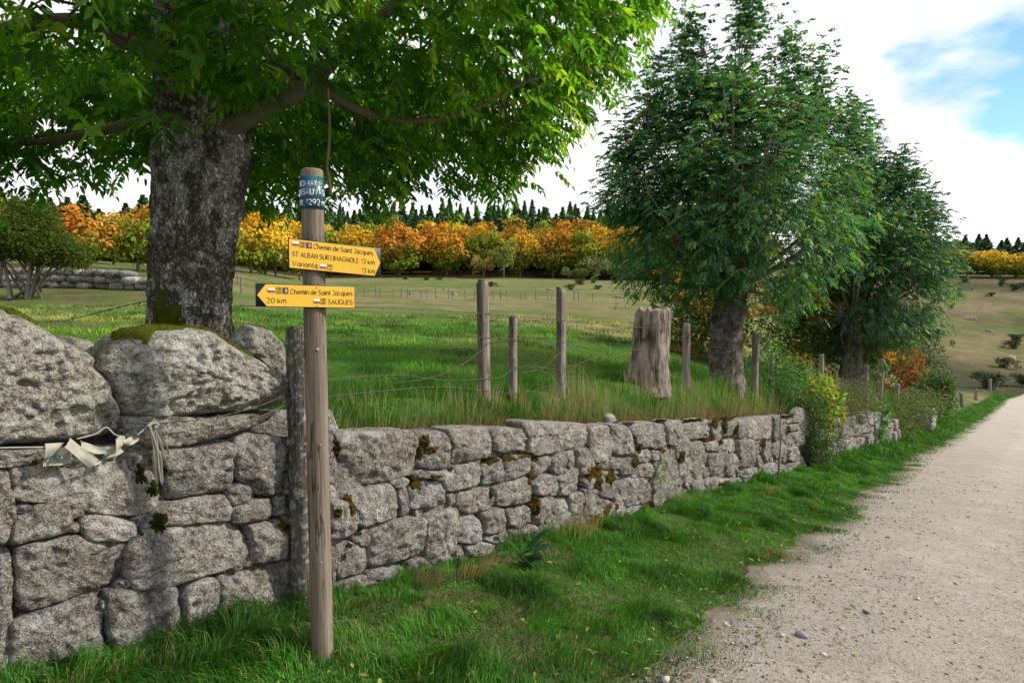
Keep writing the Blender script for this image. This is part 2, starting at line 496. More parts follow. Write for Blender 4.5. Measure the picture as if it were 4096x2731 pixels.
M['oldwood'] = wood('old_lichen_wood', (0.075, 0.06, 0.045), (0.15, 0.125, 0.10), (0.03, 0.022, 0.015), 1.2, 0.95)
M['stumpwood'] = wood('stump_wood', (0.15, 0.115, 0.09), (0.32, 0.27, 0.23), (0.04, 0.03, 0.022), 0.55, 0.0, 0.05)

def bark(name, base=(0.13, 0.105, 0.08), lich=0.7, moss=True, scale=1.0):
    k = N(name); p = k.pos()
    wob = k.noise(p, 18 * scale, 5, 0.7)
    q = k.n('ShaderNodeVectorMath', operation='MULTIPLY_ADD')
    k.set(q.inputs[0], k.n('ShaderNodeTexNoise').outputs['Color']); k.set(q.inputs[0].links[0].from_node.inputs['Vector'], p); q.inputs[0].links[0].from_node.inputs['Scale'].default_value = 14 * scale
    q.inputs[1].default_value = (0.09, 0.09, 0.09); k.set(q.inputs[2], p)
    st = k.mapping(q.outputs[0], (1, 1, 0.36))
    crack = k.math('MINIMUM', k.voro(st, 30 * scale, 'DISTANCE_TO_EDGE'), k.math('MULTIPLY', k.voro(k.mapping(st, loc=(3, 1, 2)), 64 * scale, 'DISTANCE_TO_EDGE'), 1.6))
    cr = k.ramp(k.math('ADD', crack, k.math('MULTIPLY', wob, 0.12)), [(0.03, 0.0), (0.22, 1.0)])
    c = k.mix(cr, (0.035, 0.028, 0.021), k.mix(wob, tuple(v * 0.7 for v in base), tuple(v * 1.45 for v in base)))
    L = k.math('MULTIPLY', k.ramp(k.math('ADD', k.noise(p, 5.5 * scale, 5, 0.72), k.math('MULTIPLY', k.noise(p, 1.6, 2, 0.5), 0.45)), [(0.71, 0.0), (0.77, 1.0)]), lich)
    c = k.mix(k.math('MULTIPLY', L, k.ramp(cr, [(0.2, 0.25), (0.8, 1.0)])), c, (0.47, 0.47, 0.43))
    sp = k.math('MULTIPLY', k.ramp(k.noise(p, 26 * scale, 5, 0.75), [(0.55, 0.0), (0.62, 1.0)]), lich * 0.8)
    c = k.mix(sp, c, (0.42, 0.42, 0.40))
    dk = k.ramp(k.noise(k.mapping(p, loc=(4, 1, 8)), 4.5, 5, 0.7), [(0.58, 0.0), (0.68, 1.0)])
    c = k.mix(k.math('MULTIPLY', dk, 0.75), c, (0.022, 0.02, 0.015))
    return k.end(c, 0.95, k.bump(k.math('ADD', cr, k.math('MULTIPLY', wob, 0.5)), 0.02, 0.9), 0.1)
M['bark'] = bark('ash_bark', (0.15, 0.122, 0.095), 1.0)
M['bark2'] = bark('ash_bark_dark', (0.12, 0.095, 0.075), 0.35)
M['twig'] = plain('twig_bark', (0.13, 0.10, 0.07), 0.85, 0.15, 0.3, 25)
M['limb'] = plain('limb_bark', (0.15, 0.135, 0.10), 0.9, 0.15, 0.45, 14, 0.01)
M['trunkfar'] = plain('far_trunk', (0.16, 0.14, 0.12), 0.9, 0.1, 0.3, 3)
M['wire'] = plain('wire_metal', (0.07, 0.058, 0.05), 0.6, 0.4, 0.3, 60)
M['wire'].node_tree.nodes
def sign_yellow():
    k = N('sign_yellow'); p = k.pos()
    c = k.mix(k.noise(p, 9, 4, 0.6), (0.63, 0.36, 0.03), (0.72, 0.44, 0.045))
    st = k.ramp(k.noise(k.mapping(p, (60, 60, 5)), 1.0, 4, 0.7), [(0.55, 0.0), (0.75, 0.35)])
    c = k.mix(st, c, (0.40, 0.25, 0.05))
    c = k.mix(k.ramp(k.noise(p, 120, 3, 0.7), [(0.66, 0.0), (0.72, 0.5)]), c, (0.22, 0.14, 0.04))
    return k.end(c, 0.45, None, 0.35)
M['plainyellow'] = sign_yellow()
M['black'] = plain('sign_black', (0.018, 0.02, 0.03), 0.4, 0.4, 0.2, 9)
M['ink'] = plain('lettering_ink', (0.022, 0.014, 0.01), 0.5, 0.3, 0.1, 9)
M['white'] = plain('white_paint', (0.75, 0.74, 0.72), 0.5, 0.3, 0.05, 9)
M['red'] = plain('red_paint', (0.42, 0.03, 0.035), 0.5, 0.3, 0.05, 9)
M['blue'] = plain('blue_panel', (0.02, 0.025, 0.16), 0.5, 0.3, 0.1, 9)
M['shell'] = plain('shell_yellow', (0.70, 0.45, 0.06), 0.5, 0.3, 0.05, 9)
M['bolt'] = plain('bolt_metal', (0.22, 0.21, 0.20), 0.45, 0.5, 0.2, 60)
M['tape'] = plain('weathered_tape', (0.27, 0.265, 0.215), 0.6, 0.25, 0.22, 26)
M['teal'] = plain('faded_teal_print', (0.10, 0.20, 0.20), 0.6, 0.25, 0.2, 40)
M['rope'] = plain('frayed_rope', (0.30, 0.27, 0.23), 0.95, 0.1, 0.35, 60)
def band_mat():
    k = N('enamel_band'); o = k.obj()
    a = k.n('ShaderNodeSeparateXYZ'); k.set(a.inputs[0], o)
    g = k.noise(k.mapping(o, (1, 1, 0.04)), 45, 2, 0.5)
    c = k.mix(k.ramp(k.math('ADD', k.math('MULTIPLY', a.outputs[0], 9.0), 0.5), [(0.25, 0.0), (0.75, 1.0)]), (0.012, 0.065, 0.19), (0.010, 0.075, 0.088))
    c = k.mix(k.ramp(g, [(0.45, 0.0), (0.75, 0.45)]), c, (0.10, 0.17, 0.21))
    return k.end(c, 0.28, None, 0.5)
M['band'] = band_mat()

# ------------------------------------------------------------------ ground sheet
def ground_tint(x, y):
    """natural colour of the turf and soil by place"""
    s, n = sn(x, y); D = np.hypot(x, y); t = np.where(y > 0.1, x / np.maximum(y, 0.1), 0)
    nz = fbm(x * 0.10, y * 0.10, 3.0, 4); nf = fbm(x * 0.5, y * 0.5, 8.0, 3)
    green = np.array([0.062, 0.150, 0.020]); lush = np.array([0.038, 0.112, 0.014])
    olive = np.array([0.120, 0.155, 0.045]); tan = np.array([0.235, 0.195, 0.110]); brown = np.array([0.10, 0.072, 0.042])
    litter = np.array([0.075, 0.045, 0.022]); soil = np.array([0.12, 0.09, 0.06])
    def mx(a, b, f): return a * (1 - f[..., None]) + b * f[..., None]
    c = np.broadcast_to(green, x.shape + (3,)).copy()
    c = mx(c, lush, np.clip(0.5 + nf, 0, 1))
    c = mx(c, olive * np.array([1.05, 1.05, 0.9]), np.clip(0.10 + 0.8 * fbm(x * 0.35, y * 0.35, 18.0, 3), 0, 0.75))
    # the near meadow turns to rough grazing farther out
    d_edge = np.interp(t, [-0.8, -0.4, -0.15, 0.0, 0.3, 0.5], [37, 38, 36, 26, 15, 10])
    f = sstep(0.35, 1.7, D / d_edge + 0.4 * nz + 0.25 * nf)
    c = mx(c, mx(np.broadcast_to(olive, c.shape), tan, np.clip(0.22 + 0.75 * nz + 0.35 * nf, 0, 1)), f)
    # tan bank below the far fence and the left bank
    f = sstep(56, 66, y) * sstep(96, 84, y) * sstep(-0.45, -0.3, t) * sstep(0.42, 0.3, t)
    c = mx(c, tan * 0.95, f * np.clip(0.55 + nf, 0, 1))
    f = sstep(36, 39, y) * sstep(58, 50, y) * sstep(-0.38, -0.5, t)
    c = mx(c, brown * 1.25, f * np.clip(0.5 + 0.9 * nf, 0, 1))
    # worn diagonal track in the meadow
    a = np.array([-0.9, 50.0]); b = np.array([4.6, 19.0]); ab = b - a; L = np.hypot(*ab)
    u = ((x - a[0]) * ab[0] + (y - a[1]) * ab[1]) / L; v = np.abs((x - a[0]) * ab[1] - (y - a[1]) * ab[0]) / L
    f = sstep(0.9, 0.25, v + 0.35 * nf) * sstep(-3, 1, u) * sstep(L + 1, L - 6, u)
    c = mx(c, tan * 1.15, f * 0.85)
    # right-hand hillside: paler straw with darker heather bands
    f = sstep(0.38, 0.52, t) * sstep(60, 85, D)
    band = sstep(-0.05, 0.25, fbm(x * 0.02 + 3, y * 0.045, 12.0, 3))
    c = mx(c, mx(mx(np.broadcast_to(tan * np.array([0.80, 0.80, 0.80]), c.shape), olive * 0.8, np.clip(0.35 + 1.2 * nz + 0.8 * np.exp(-((D - 165) / 14) ** 2), 0, 1)), np.array([0.055, 0.055, 0.030]), np.clip(0.7 * band + 1.0 * sstep(135, 90, D) - 0.15 + 0.6 * nf * sstep(160, 90, D) + 0.6 * np.exp(-((D - 178) / 7) ** 2) + 0.7 * sstep(232, 250, D), 0, 0.9)), f)
    # beech wood floor
    f = sstep(192, 199, D + 4 * nz) * sstep(0.36, 0.30, t) * sstep(-0.5, -0.42, t)
    c = mx(c, litter, f)
    # verge soil and the rubble edge of the retained bank
    f = sstep(-2.4, -1.7, n) * sstep(0.6, 0.3, n) * (D < 60)
    c = mx(c, mx(np.broadcast_to(lush * 0.9, c.shape), soil, np.clip(0.0 + 0.8 * nf, 0, 1)), f)
    f = sstep(0.25, -0.15, n - road_left(s) + 0.12 * nf) * (n > -9) * (D < 70)
    c = mx(c, np.array([0.25, 0.205, 0.16]), f)
    f = sstep(0.18, 0.22, n) * sstep(0.75, 0.45, n + 0.15 * nf) * (s < 12) * (s > -12)
    c = mx(c, litter, f)
    # beyond the lane
    f = (n < -6.5) * sstep(80, 60, D)
    c = mx(c, lush, f.astype(float))
    return c
gs = np.concatenate([np.linspace(-320, -22, 14), np.linspace(-20, -6.5, 14), np.arange(-6, 12, 0.2), np.arange(12, 30, 0.6), np.arange(30, 100, 2.5), np.linspace(100, 760, 46)])
gn = np.unique(np.round(np.concatenate([np.linspace(-420, -30, 16), np.arange(-28, -3, 1.2), np.arange(-3, -0.5, 0.15), np.arange(-0.5, 1.3, 0.06), [0.20, 0.24], np.arange(1.3, 6, 0.3), np.arange(6, 32, 1.0), np.arange(32, 110, 3.5), np.linspace(112, 640, 40)]), 3))
GS, GN = np.meshgrid(gs, gn, indexing='ij')
GX, GY = xy(GS, GN)
GZ = H(GX.ravel(), GY.ravel()).reshape(GX.shape)
V = np.stack([GX, GY, GZ], -1).reshape(-1, 3)
ii, jj = np.meshgrid(np.arange(len(gs) - 1), np.arange(len(gn) - 1), indexing='ij'); ii = ii.ravel(); jj = jj.ravel(); w = len(gn)
quads = np.stack([ii * w + jj, (ii + 1) * w + jj, (ii + 1) * w + jj + 1, ii * w + jj + 1], 1)
def ground_mat():
    k = N('meadow_ground'); a = k.attr(); p = k.pos()
    flat = k.mapping(p, (1, 1, 0.3))
    n1 = k.noise(flat, 0.35, 5, 0.65); n2 = k.noise(flat, 2.2, 5, 0.7); n3 = k.noise(flat, 14, 4, 0.7)
    c = k.mix(k.ramp(n1, [(0.30, 0.0), (0.70, 1.0)]), k.mix(1.0, a, (0.66, 0.72, 0.62), 'MULTIPLY'), k.mix(1.0, a, (1.30, 1.22, 1.30), 'MULTIPLY'))
    c = k.mix(k.ramp(n2, [(0.30, 0.75), (0.62, 0.0)]), c, k.mix(1.0, c, (0.50, 0.58, 0.45), 'MULTIPLY'))
    c = k.mix(k.ramp(n3, [(0.35, 0.55), (0.62, 0.0)]), c, k.mix(1.0, c, (0.5, 0.5, 0.45), 'MULTIPLY'))
    h = k.math('ADD', k.math('MULTIPLY', n2, 1.0), k.math('MULTIPLY', n3, 0.35))
    return k.end(c, 1.0, k.bump(h, 0.35, 0.8), 0.05)
ground = build('ground', V, None, quads, ground_mat(), colors=ground_tint(V[:, 0], V[:, 1]), smooth=True)
tag(ground, 'grassy sloping ground of meadow, bank and hillside', kind='structure')

# ------------------------------------------------------------------ gravel lane
rs = np.concatenate([np.arange(-16, -4, 0.4), np.arange(-4, 14, 0.12), np.arange(14, 34, 0.4), np.arange(34, 92, 1.2)])
rc = np.concatenate([np.linspace(0, 0.16, 9), np.linspace(0.2, 0.9, 22), np.linspace(0.92, 1.0, 5)])
RS, RC = np.meshgrid(rs, rc, indexing='ij')
nl = road_left(RS) + 0.42 + 0.06 * fbm(RS * 1.3, RS * 0, 4.0, 3) + 0.05 * fbm(RS * 5, RS * 0, 9.0, 2)
RN = nl * (1 - RC) + (-8.5 + 0.15 * fbm(RS * 0.7, RS * 0, 14.0, 2)) * RC
RX, RY = xy(RS, RN)
edge = np.minimum(sstep(0, 0.12, RC), sstep(1.0, 0.95, RC))
rut = -0.03 * np.exp(-((RN + 3.0) / 0.35) ** 2) - 0.03 * np.exp(-((RN + 4.8) / 0.35) ** 2)
RZ = H(RX.ravel(), RY.ravel()).reshape(RX.shape) - 0.02 + 0.065 * edge + rut * sstep(30, 10, RS) * edge + 0.006 * fbm(RX * 3, RY * 3, 7.0, 3) * edge
ii, jj = np.meshgrid(np.arange(len(rs) - 1), np.arange(len(rc) - 1), indexing='ij'); ii = ii.ravel(); jj = jj.ravel(); w = len(rc)
quads = np.stack([ii * w + jj, ii * w + jj + 1, (ii + 1) * w + jj + 1, (ii + 1) * w + jj], 1)
def road_mat():
    k = N('gravel_lane'); p = k.pos(); e = k.attr('tint', 'Fac')
    n0 = k.noise(p, 0.5, 4, 0.6); n1 = k.noise(p, 3.0, 5, 0.65); n2 = k.noise(p, 26, 5, 0.75); n3 = k.noise(p, 95, 3, 0.75)
    c = k.mix(k.ramp(n1, [(0.3, 0.0), (0.7, 1.0)]), (0.325, 0.283, 0.245), (0.455, 0.405, 0.355))
    c = k.mix(k.ramp(n0, [(0.45, 0.0), (0.68, 0.6)]), c, (0.31, 0.28, 0.26))
    c = k.mix(k.ramp(n2, [(0.54, 0.0), (0.61, 0.85)]), c, (0.15, 0.12, 0.095))
    c = k.mix(k.ramp(n3, [(0.54, 0.0), (0.60, 0.8)]), c, (0.13, 0.105, 0.085))
    c = k.mix(k.ramp(k.noise(k.mapping(p, loc=(5, 5, 0)), 60, 3, 0.7), [(0.57, 0.0), (0.63, 0.7)]), c, (0.55, 0.50, 0.45))
    soil = k.math('MULTIPLY', k.ramp(k.math('ADD', e, k.math('MULTIPLY', k.math('SUBTRACT', n1, 0.5), 0.9)), [(0.25, 1.0), (0.8, 0.0)]), 0.8)
    c = k.mix(soil, c, k.mix(n2, (0.09, 0.07, 0.045), (0.24, 0.19, 0.145)))
    dp = k.n('ShaderNodeVectorMath', operation='DOT_PRODUCT'); k.set(dp.inputs[0], p); dp.inputs[1].default_value = (float(EN[0]), float(EN[1]), 0)
    nn_ = k.math('ADD', k.math('SUBTRACT', dp.outputs['Value'], float(ORG @ EN)), k.math('MULTIPLY', k.math('SUBTRACT', n0, 0.5), 0.6))
    def lane_band(at, wd):
        d_ = k.math('DIVIDE', k.math('ABSOLUTE', k.math('ADD', nn_, at)), wd)
        return k.ramp(d_, [(0.3, 1.0), (1.0, 0.0)])
    wheel = k.math('MAXIMUM', lane_band(3.0, 0.5), lane_band(4.8, 0.5))
    c = k.mix(k.math('MULTIPLY', wheel, 0.45), c, k.mix(1.0, c, (1.18, 1.17, 1.17), 'MULTIPLY'))
    c = k.mix(k.math('MULTIPLY', lane_band(3.9, 0.5), k.ramp(n1, [(0.45, 0.0), (0.65, 0.7)])), c, k.mix(n2, (0.12, 0.10, 0.06), (0.27, 0.225, 0.17)))
    h = k.math('ADD', k.math('MULTIPLY', n2, 0.6), k.math('MULTIPLY', n3, 0.6))
    return k.end(c, 0.95, k.bump(h, 0.04, 1.0), 0.15)
es = np.clip(np.minimum((RC - 0.035) / 0.07, (1 - RC) / 0.08), 0, 1)
road = build('dirt_road', np.stack([RX, RY, RZ], -1), None, quads, road_mat(), colors=np.repeat(es.reshape(-1, 1), 3, 1), smooth=True)
tag(road, 'pale gravel lane running downhill beside the stone wall', kind='structure')

def lane_z(s_, n_):
    x_, y_ = xy(s_, n_); nl_ = road_left(s_) + 0.42
    rc_ = np.clip((np.asarray(n_) - nl_) / (-8.5 - nl_), 0, 1)
    r_ = -0.03 * np.exp(-((np.asarray(n_) + 3.0) / 0.35) ** 2) - 0.03 * np.exp(-((np.asarray(n_) + 4.8) / 0.35) ** 2)
    e_ = sstep(0, 0.12, rc_)
    return H(x_, y_) + np.maximum(0.0, -0.02 + 0.065 * e_ + r_ * e_)
# ------------------------------------------------------------------ dry stone walls, every stone its own piece
STONES_A=[[-4.2,0.993,-4.069,1.0,-3.884,0.991,-3.635,1.012,-3.578,0.953,-3.576,0.78,-3.6,0.736,-3.704,0.711,-3.88,0.757,-3.993,0.8,-4.076,0.831,-4.195,0.855,-4.211,0.921],[-3.568,1.015,-3.451,1.024,-3.206,1.049,-3.185,1.014,-3.226,0.961,-3.221,0.842,-3.257,0.803,-3.352,0.788,-3.554,0.77,-3.562,0.858],[-3.187,1.069,-3.105,1.091,-2.902,1.066,-2.9,0.748,-3.0,0.74,-3.095,0.768,-3.149,0.826,-3.202,0.865,-3.208,0.968],[-4.256,1.069,-4.072,1.066,-4.069,1.004,-4.2,0.996,-4.259,0.998],[-4.27,0.992,-4.211,0.981,-4.209,0.907,-4.195,0.852,-4.191,0.804,-4.216,0.747,-4.235,0.676,-4.283,0.684],[-4.164,0.78,-4.117,0.829,-4.058,0.833,-3.999,0.801,-3.986,0.742,-4.003,0.688,-4.064,0.676,-4.186,0.661,-4.225,0.661,-4.211,0.719,-4.192,0.784],[-3.958,0.731,-3.932,0.753,-3.88,0.752,-3.814,0.726,-3.719,0.686,-3.716,0.651,-3.764,0.605,-3.839,0.621,-3.923,0.639,-3.953,0.687],[-3.742,0.617,-3.713,0.651,-3.618,0.644,-3.48,0.64,-3.298,0.626,-3.192,0.589,-3.13,0.519,-3.133,0.431,-3.207,0.392,-3.305,0.369,-3.407,0.364,-3.529,0.349,-3.629,0.346,-3.716,0.37,-3.764,0.422,-3.767,0.515,-3.758,0.582],[-3.561,0.771,-3.539,0.752,-3.427,0.775,-3.352,0.779,-3.258,0.769,-3.225,0.714,-3.236,0.63,-3.382,0.638,-3.48,0.644,-3.61,0.659,-3.645,0.726],[-3.257,0.803,-3.203,0.831,-3.149,0.831,-3.09,0.777,-3.096,0.725,-3.153,0.705,-3.216,0.713,-3.255,0.752],[-3.216,0.696,-3.077,0.731,-3.0,0.732,-2.982,0.675,-2.993,0.614,-3.081,0.599,-3.21,0.609,-3.226,0.654],[-2.98,0.729,-2.9,0.739,-2.903,0.611,-2.978,0.621],[-3.137,0.59,-2.984,0.595,-2.904,0.593,-2.91,0.363,-3.087,0.365,-3.133,0.414,-3.121,0.5],[-4.202,0.61,-4.187,0.641,-4.083,0.651,-3.96,0.667,-3.936,0.637,-3.839,0.614,-3.764,0.598,-3.761,0.498,-3.774,0.424,-3.84,0.408,-3.933,0.384,-4.095,0.362,-4.203,0.388,-4.217,0.45,-4.203,0.515],[-4.284,0.664,-4.225,0.654,-4.208,0.611,-4.209,0.516,-4.221,0.41,-4.223,0.314,-4.238,0.216,-4.264,0.121,-4.307,0.122],[-4.211,0.332,-4.095,0.351,-3.933,0.377,-3.888,0.367,-3.872,0.273,-3.874,0.123,-3.944,0.099,-4.087,0.107,-4.22,0.1,-4.25,0.117,-4.237,0.229,-4.223,0.314],[-3.855,0.367,-3.82,0.381,-3.702,0.355,-3.537,0.35,-3.519,0.29,-3.505,0.098,-3.561,0.081,-3.711,0.091,-3.831,0.099,-3.862,0.18,-3.864,0.294],[-3.507,0.287,-3.449,0.34,-3.357,0.35,-3.307,0.301,-3.31,0.208,-3.331,0.11,-3.441,0.089,-3.498,0.079,-3.506,0.205],[-3.306,0.343,-3.163,0.358,-3.088,0.361,-2.92,0.347,-2.923,0.06,-3.038,0.061,-3.226,0.057,-3.306,0.073,-3.326,0.117,-3.301,0.24],[-3.134,0.041,-3.038,0.052,-2.923,0.041,-2.917,-0.119,-3.042,-0.102,-3.146,-0.054],[-3.498,0.071,-3.314,0.071,-3.144,0.026,-3.146,-0.054,-3.318,-0.039,-3.493,-0.021],[-4.265,0.094,-4.164,0.089,-4.079,0.09,-4.06,0.026,-4.057,-0.048,-4.28,-0.01,-4.276,0.084],[-4.069,0.094,-3.944,0.092,-3.864,0.109,-3.854,0.026,-3.921,0.01,-4.036,0.004],[-3.882,0.343,-3.862,0.342,-3.857,0.307,-3.871,0.28,-3.881,0.298],[-3.851,0.094,-3.711,0.083,-3.507,0.057,-3.501,-0.019,-3.641,-0.001,-3.84,0.029]]
STONES_C=[[-2.603,1.072,-2.551,1.07,-2.533,0.985,-2.536,0.834,-2.549,0.759,-2.604,0.783],[-2.548,1.079,-2.281,1.085,-1.952,1.079,-1.875,1.034,-1.884,0.897,-1.907,0.782,-2.04,0.762,-2.25,0.73,-2.469,0.713,-2.527,0.738,-2.529,0.909,-2.532,1.032],[-1.867,1.06,-1.613,1.062,-1.551,0.954,-1.567,0.877,-1.568,0.788,-1.723,0.789,-1.871,0.822,-1.877,0.865,-1.855,0.948],[-1.565,1.078,-1.106,1.073,-1.06,1.002,-1.07,0.846,-1.285,0.812,-1.471,0.803,-1.544,0.842,-1.527,0.953,-1.558,1.022],[-1.054,1.068,-0.657,1.05,-0.593,0.996,-0.604,0.92,-0.698,0.873,-0.937,0.862,-1.047,0.893,-1.054,0.99],[-0.667,1.111,-0.353,1.1,0.129,1.064,0.444,1.056,0.47,0.838,0.132,0.841,-0.236,0.82,-0.529,0.825,-0.589,0.88,-0.593,0.996,-0.652,1.06],[-1.921,0.783,-1.842,0.803,-1.708,0.776,-1.616,0.775,-1.577,0.71,-1.663,0.704,-1.813,0.742,-1.9,0.749],[-1.616,0.758,-1.504,0.794,-1.337,0.804,-1.215,0.802,-1.18,0.722,-1.198,0.64,-1.355,0.62,-1.522,0.603,-1.586,0.632,-1.601,0.701],[-1.17,0.769,-0.995,0.841,-0.918,0.799,-0.889,0.698,-0.918,0.626,-1.07,0.616,-1.171,0.614,-1.18,0.698],[-0.908,0.798,-0.739,0.838,-0.593,0.829,-0.561,0.723,-0.614,0.675,-0.779,0.638,-0.879,0.622,-0.883,0.722],[-0.55,0.8,-0.259,0.795,-0.259,0.727,-0.373,0.655,-0.506,0.627,-0.55,0.696],[-0.247,0.753,-0.044,0.809,0.031,0.734,0.007,0.624,-0.14,0.615,-0.247,0.658],[-0.007,0.807,0.158,0.826,0.185,0.681,0.057,0.634,0.026,0.707],[0.178,0.825,0.37,0.836,0.441,0.706,0.374,0.579,0.213,0.571,0.18,0.696],[-2.446,0.691,-2.288,0.714,-2.107,0.737,-2.048,0.669,-2.044,0.492,-2.151,0.486,-2.355,0.464,-2.414,0.503,-2.389,0.568,-2.436,0.632],[-2.107,0.737,-1.971,0.756,-1.929,0.726,-1.972,0.698,-2.034,0.683],[-2.03,0.683,-1.958,0.686,-1.948,0.616,-1.949,0.5,-2.016,0.483,-2.031,0.584],[-1.929,0.715,-1.663,0.712,-1.589,0.621,-1.603,0.511,-1.727,0.515,-1.932,0.524,-1.939,0.615],[-1.44,0.583,-1.18,0.609,-1.08,0.586,-1.043,0.491,-1.09,0.423,-1.34,0.414,-1.424,0.466,-1.47,0.506],[-1.061,0.597,-0.779,0.619,-0.614,0.649,-0.506,0.495,-0.528,0.419,-0.779,0.416,-1.03,0.453,-1.048,0.528],[-1.578,0.598,-1.456,0.594,-1.474,0.506,-1.571,0.507],[-0.495,0.56,-0.328,0.638,-0.188,0.633,-0.115,0.509,-0.138,0.428,-0.35,0.452,-0.484,0.48],[-2.605,0.765,-2.549,0.75,-2.556,0.684,-2.607,0.676],[-2.585,0.669,-2.494,0.658,-2.413,0.571,-2.39,0.499,-2.44,0.438,-2.522,0.412,-2.601,0.416,-2.604,0.567],[-2.44,0.438,-2.318,0.454,-2.297,0.386,-2.308,0.317,-2.369,0.348,-2.452,0.401],[-2.545,0.397,-2.441,0.389,-2.333,0.322,-2.31,0.217,-2.323,0.159,-2.527,0.167,-2.561,0.198,-2.569,0.343],[-2.293,0.425,-2.151,0.465,-1.961,0.486,-1.832,0.452,-1.797,0.316,-1.828,0.201,-2.021,0.193,-2.273,0.18,-2.307,0.207,-2.295,0.335],[-1.81,0.449,-1.571,0.484,-1.49,0.463,-1.45,0.377,-1.476,0.242,-1.526,0.159,-1.526,0.078,-1.716,0.087,-1.813,0.177,-1.786,0.293],[-1.438,0.398,-1.305,0.409,-1.199,0.341,-1.191,0.196,-1.324,0.182,-1.484,0.232,-1.45,0.331],[-1.19,0.4,-1.015,0.432,-0.899,0.412,-0.876,0.271,-0.996,0.214,-1.164,0.24,-1.178,0.314],[-0.875,0.409,-0.613,0.396,-0.505,0.31,-0.516,0.245,-0.676,0.197,-0.84,0.266,-0.864,0.345],[-0.484,0.427,-0.304,0.447,-0.186,0.392,-0.209,0.244,-0.302,0.181,-0.461,0.211,-0.497,0.309],[-0.174,0.391,-0.016,0.401,0.048,0.323,0.011,0.256,-0.137,0.241,-0.197,0.283],[-2.602,0.378,-2.571,0.372,-2.564,0.151,-2.6,-0.024,-2.605,0.14],[-2.56,0.15,-2.336,0.152,-2.323,0.049,-2.327,-0.051,-2.485,-0.033,-2.589,-0.036,-2.592,0.041],[-2.313,0.162,-2.103,0.177,-1.98,0.122,-1.974,0.024,-2.146,-0.001,-2.314,0.006],[-1.979,0.175,-1.821,0.176,-1.716,0.081,-1.67,0.038,-1.822,0.047,-1.967,0.076],[-1.522,0.192,-1.426,0.197,-1.367,0.119,-1.477,0.081,-1.53,0.068],[-1.367,0.172,-1.182,0.182,-0.996,0.121,-0.997,0.028,-1.165,0.034,-1.359,0.106],[-1.182,0.231,-0.996,0.208,-0.88,0.259,-0.84,0.139,-0.996,0.127,-1.164,0.192],[-0.83,0.226,-0.697,0.193,-0.472,0.213,-0.472,0.119,-0.613,0.102,-0.82,0.11],[-1.547,0.481,-1.441,0.479,-1.408,0.406,-1.445,0.39,-1.482,0.444]]
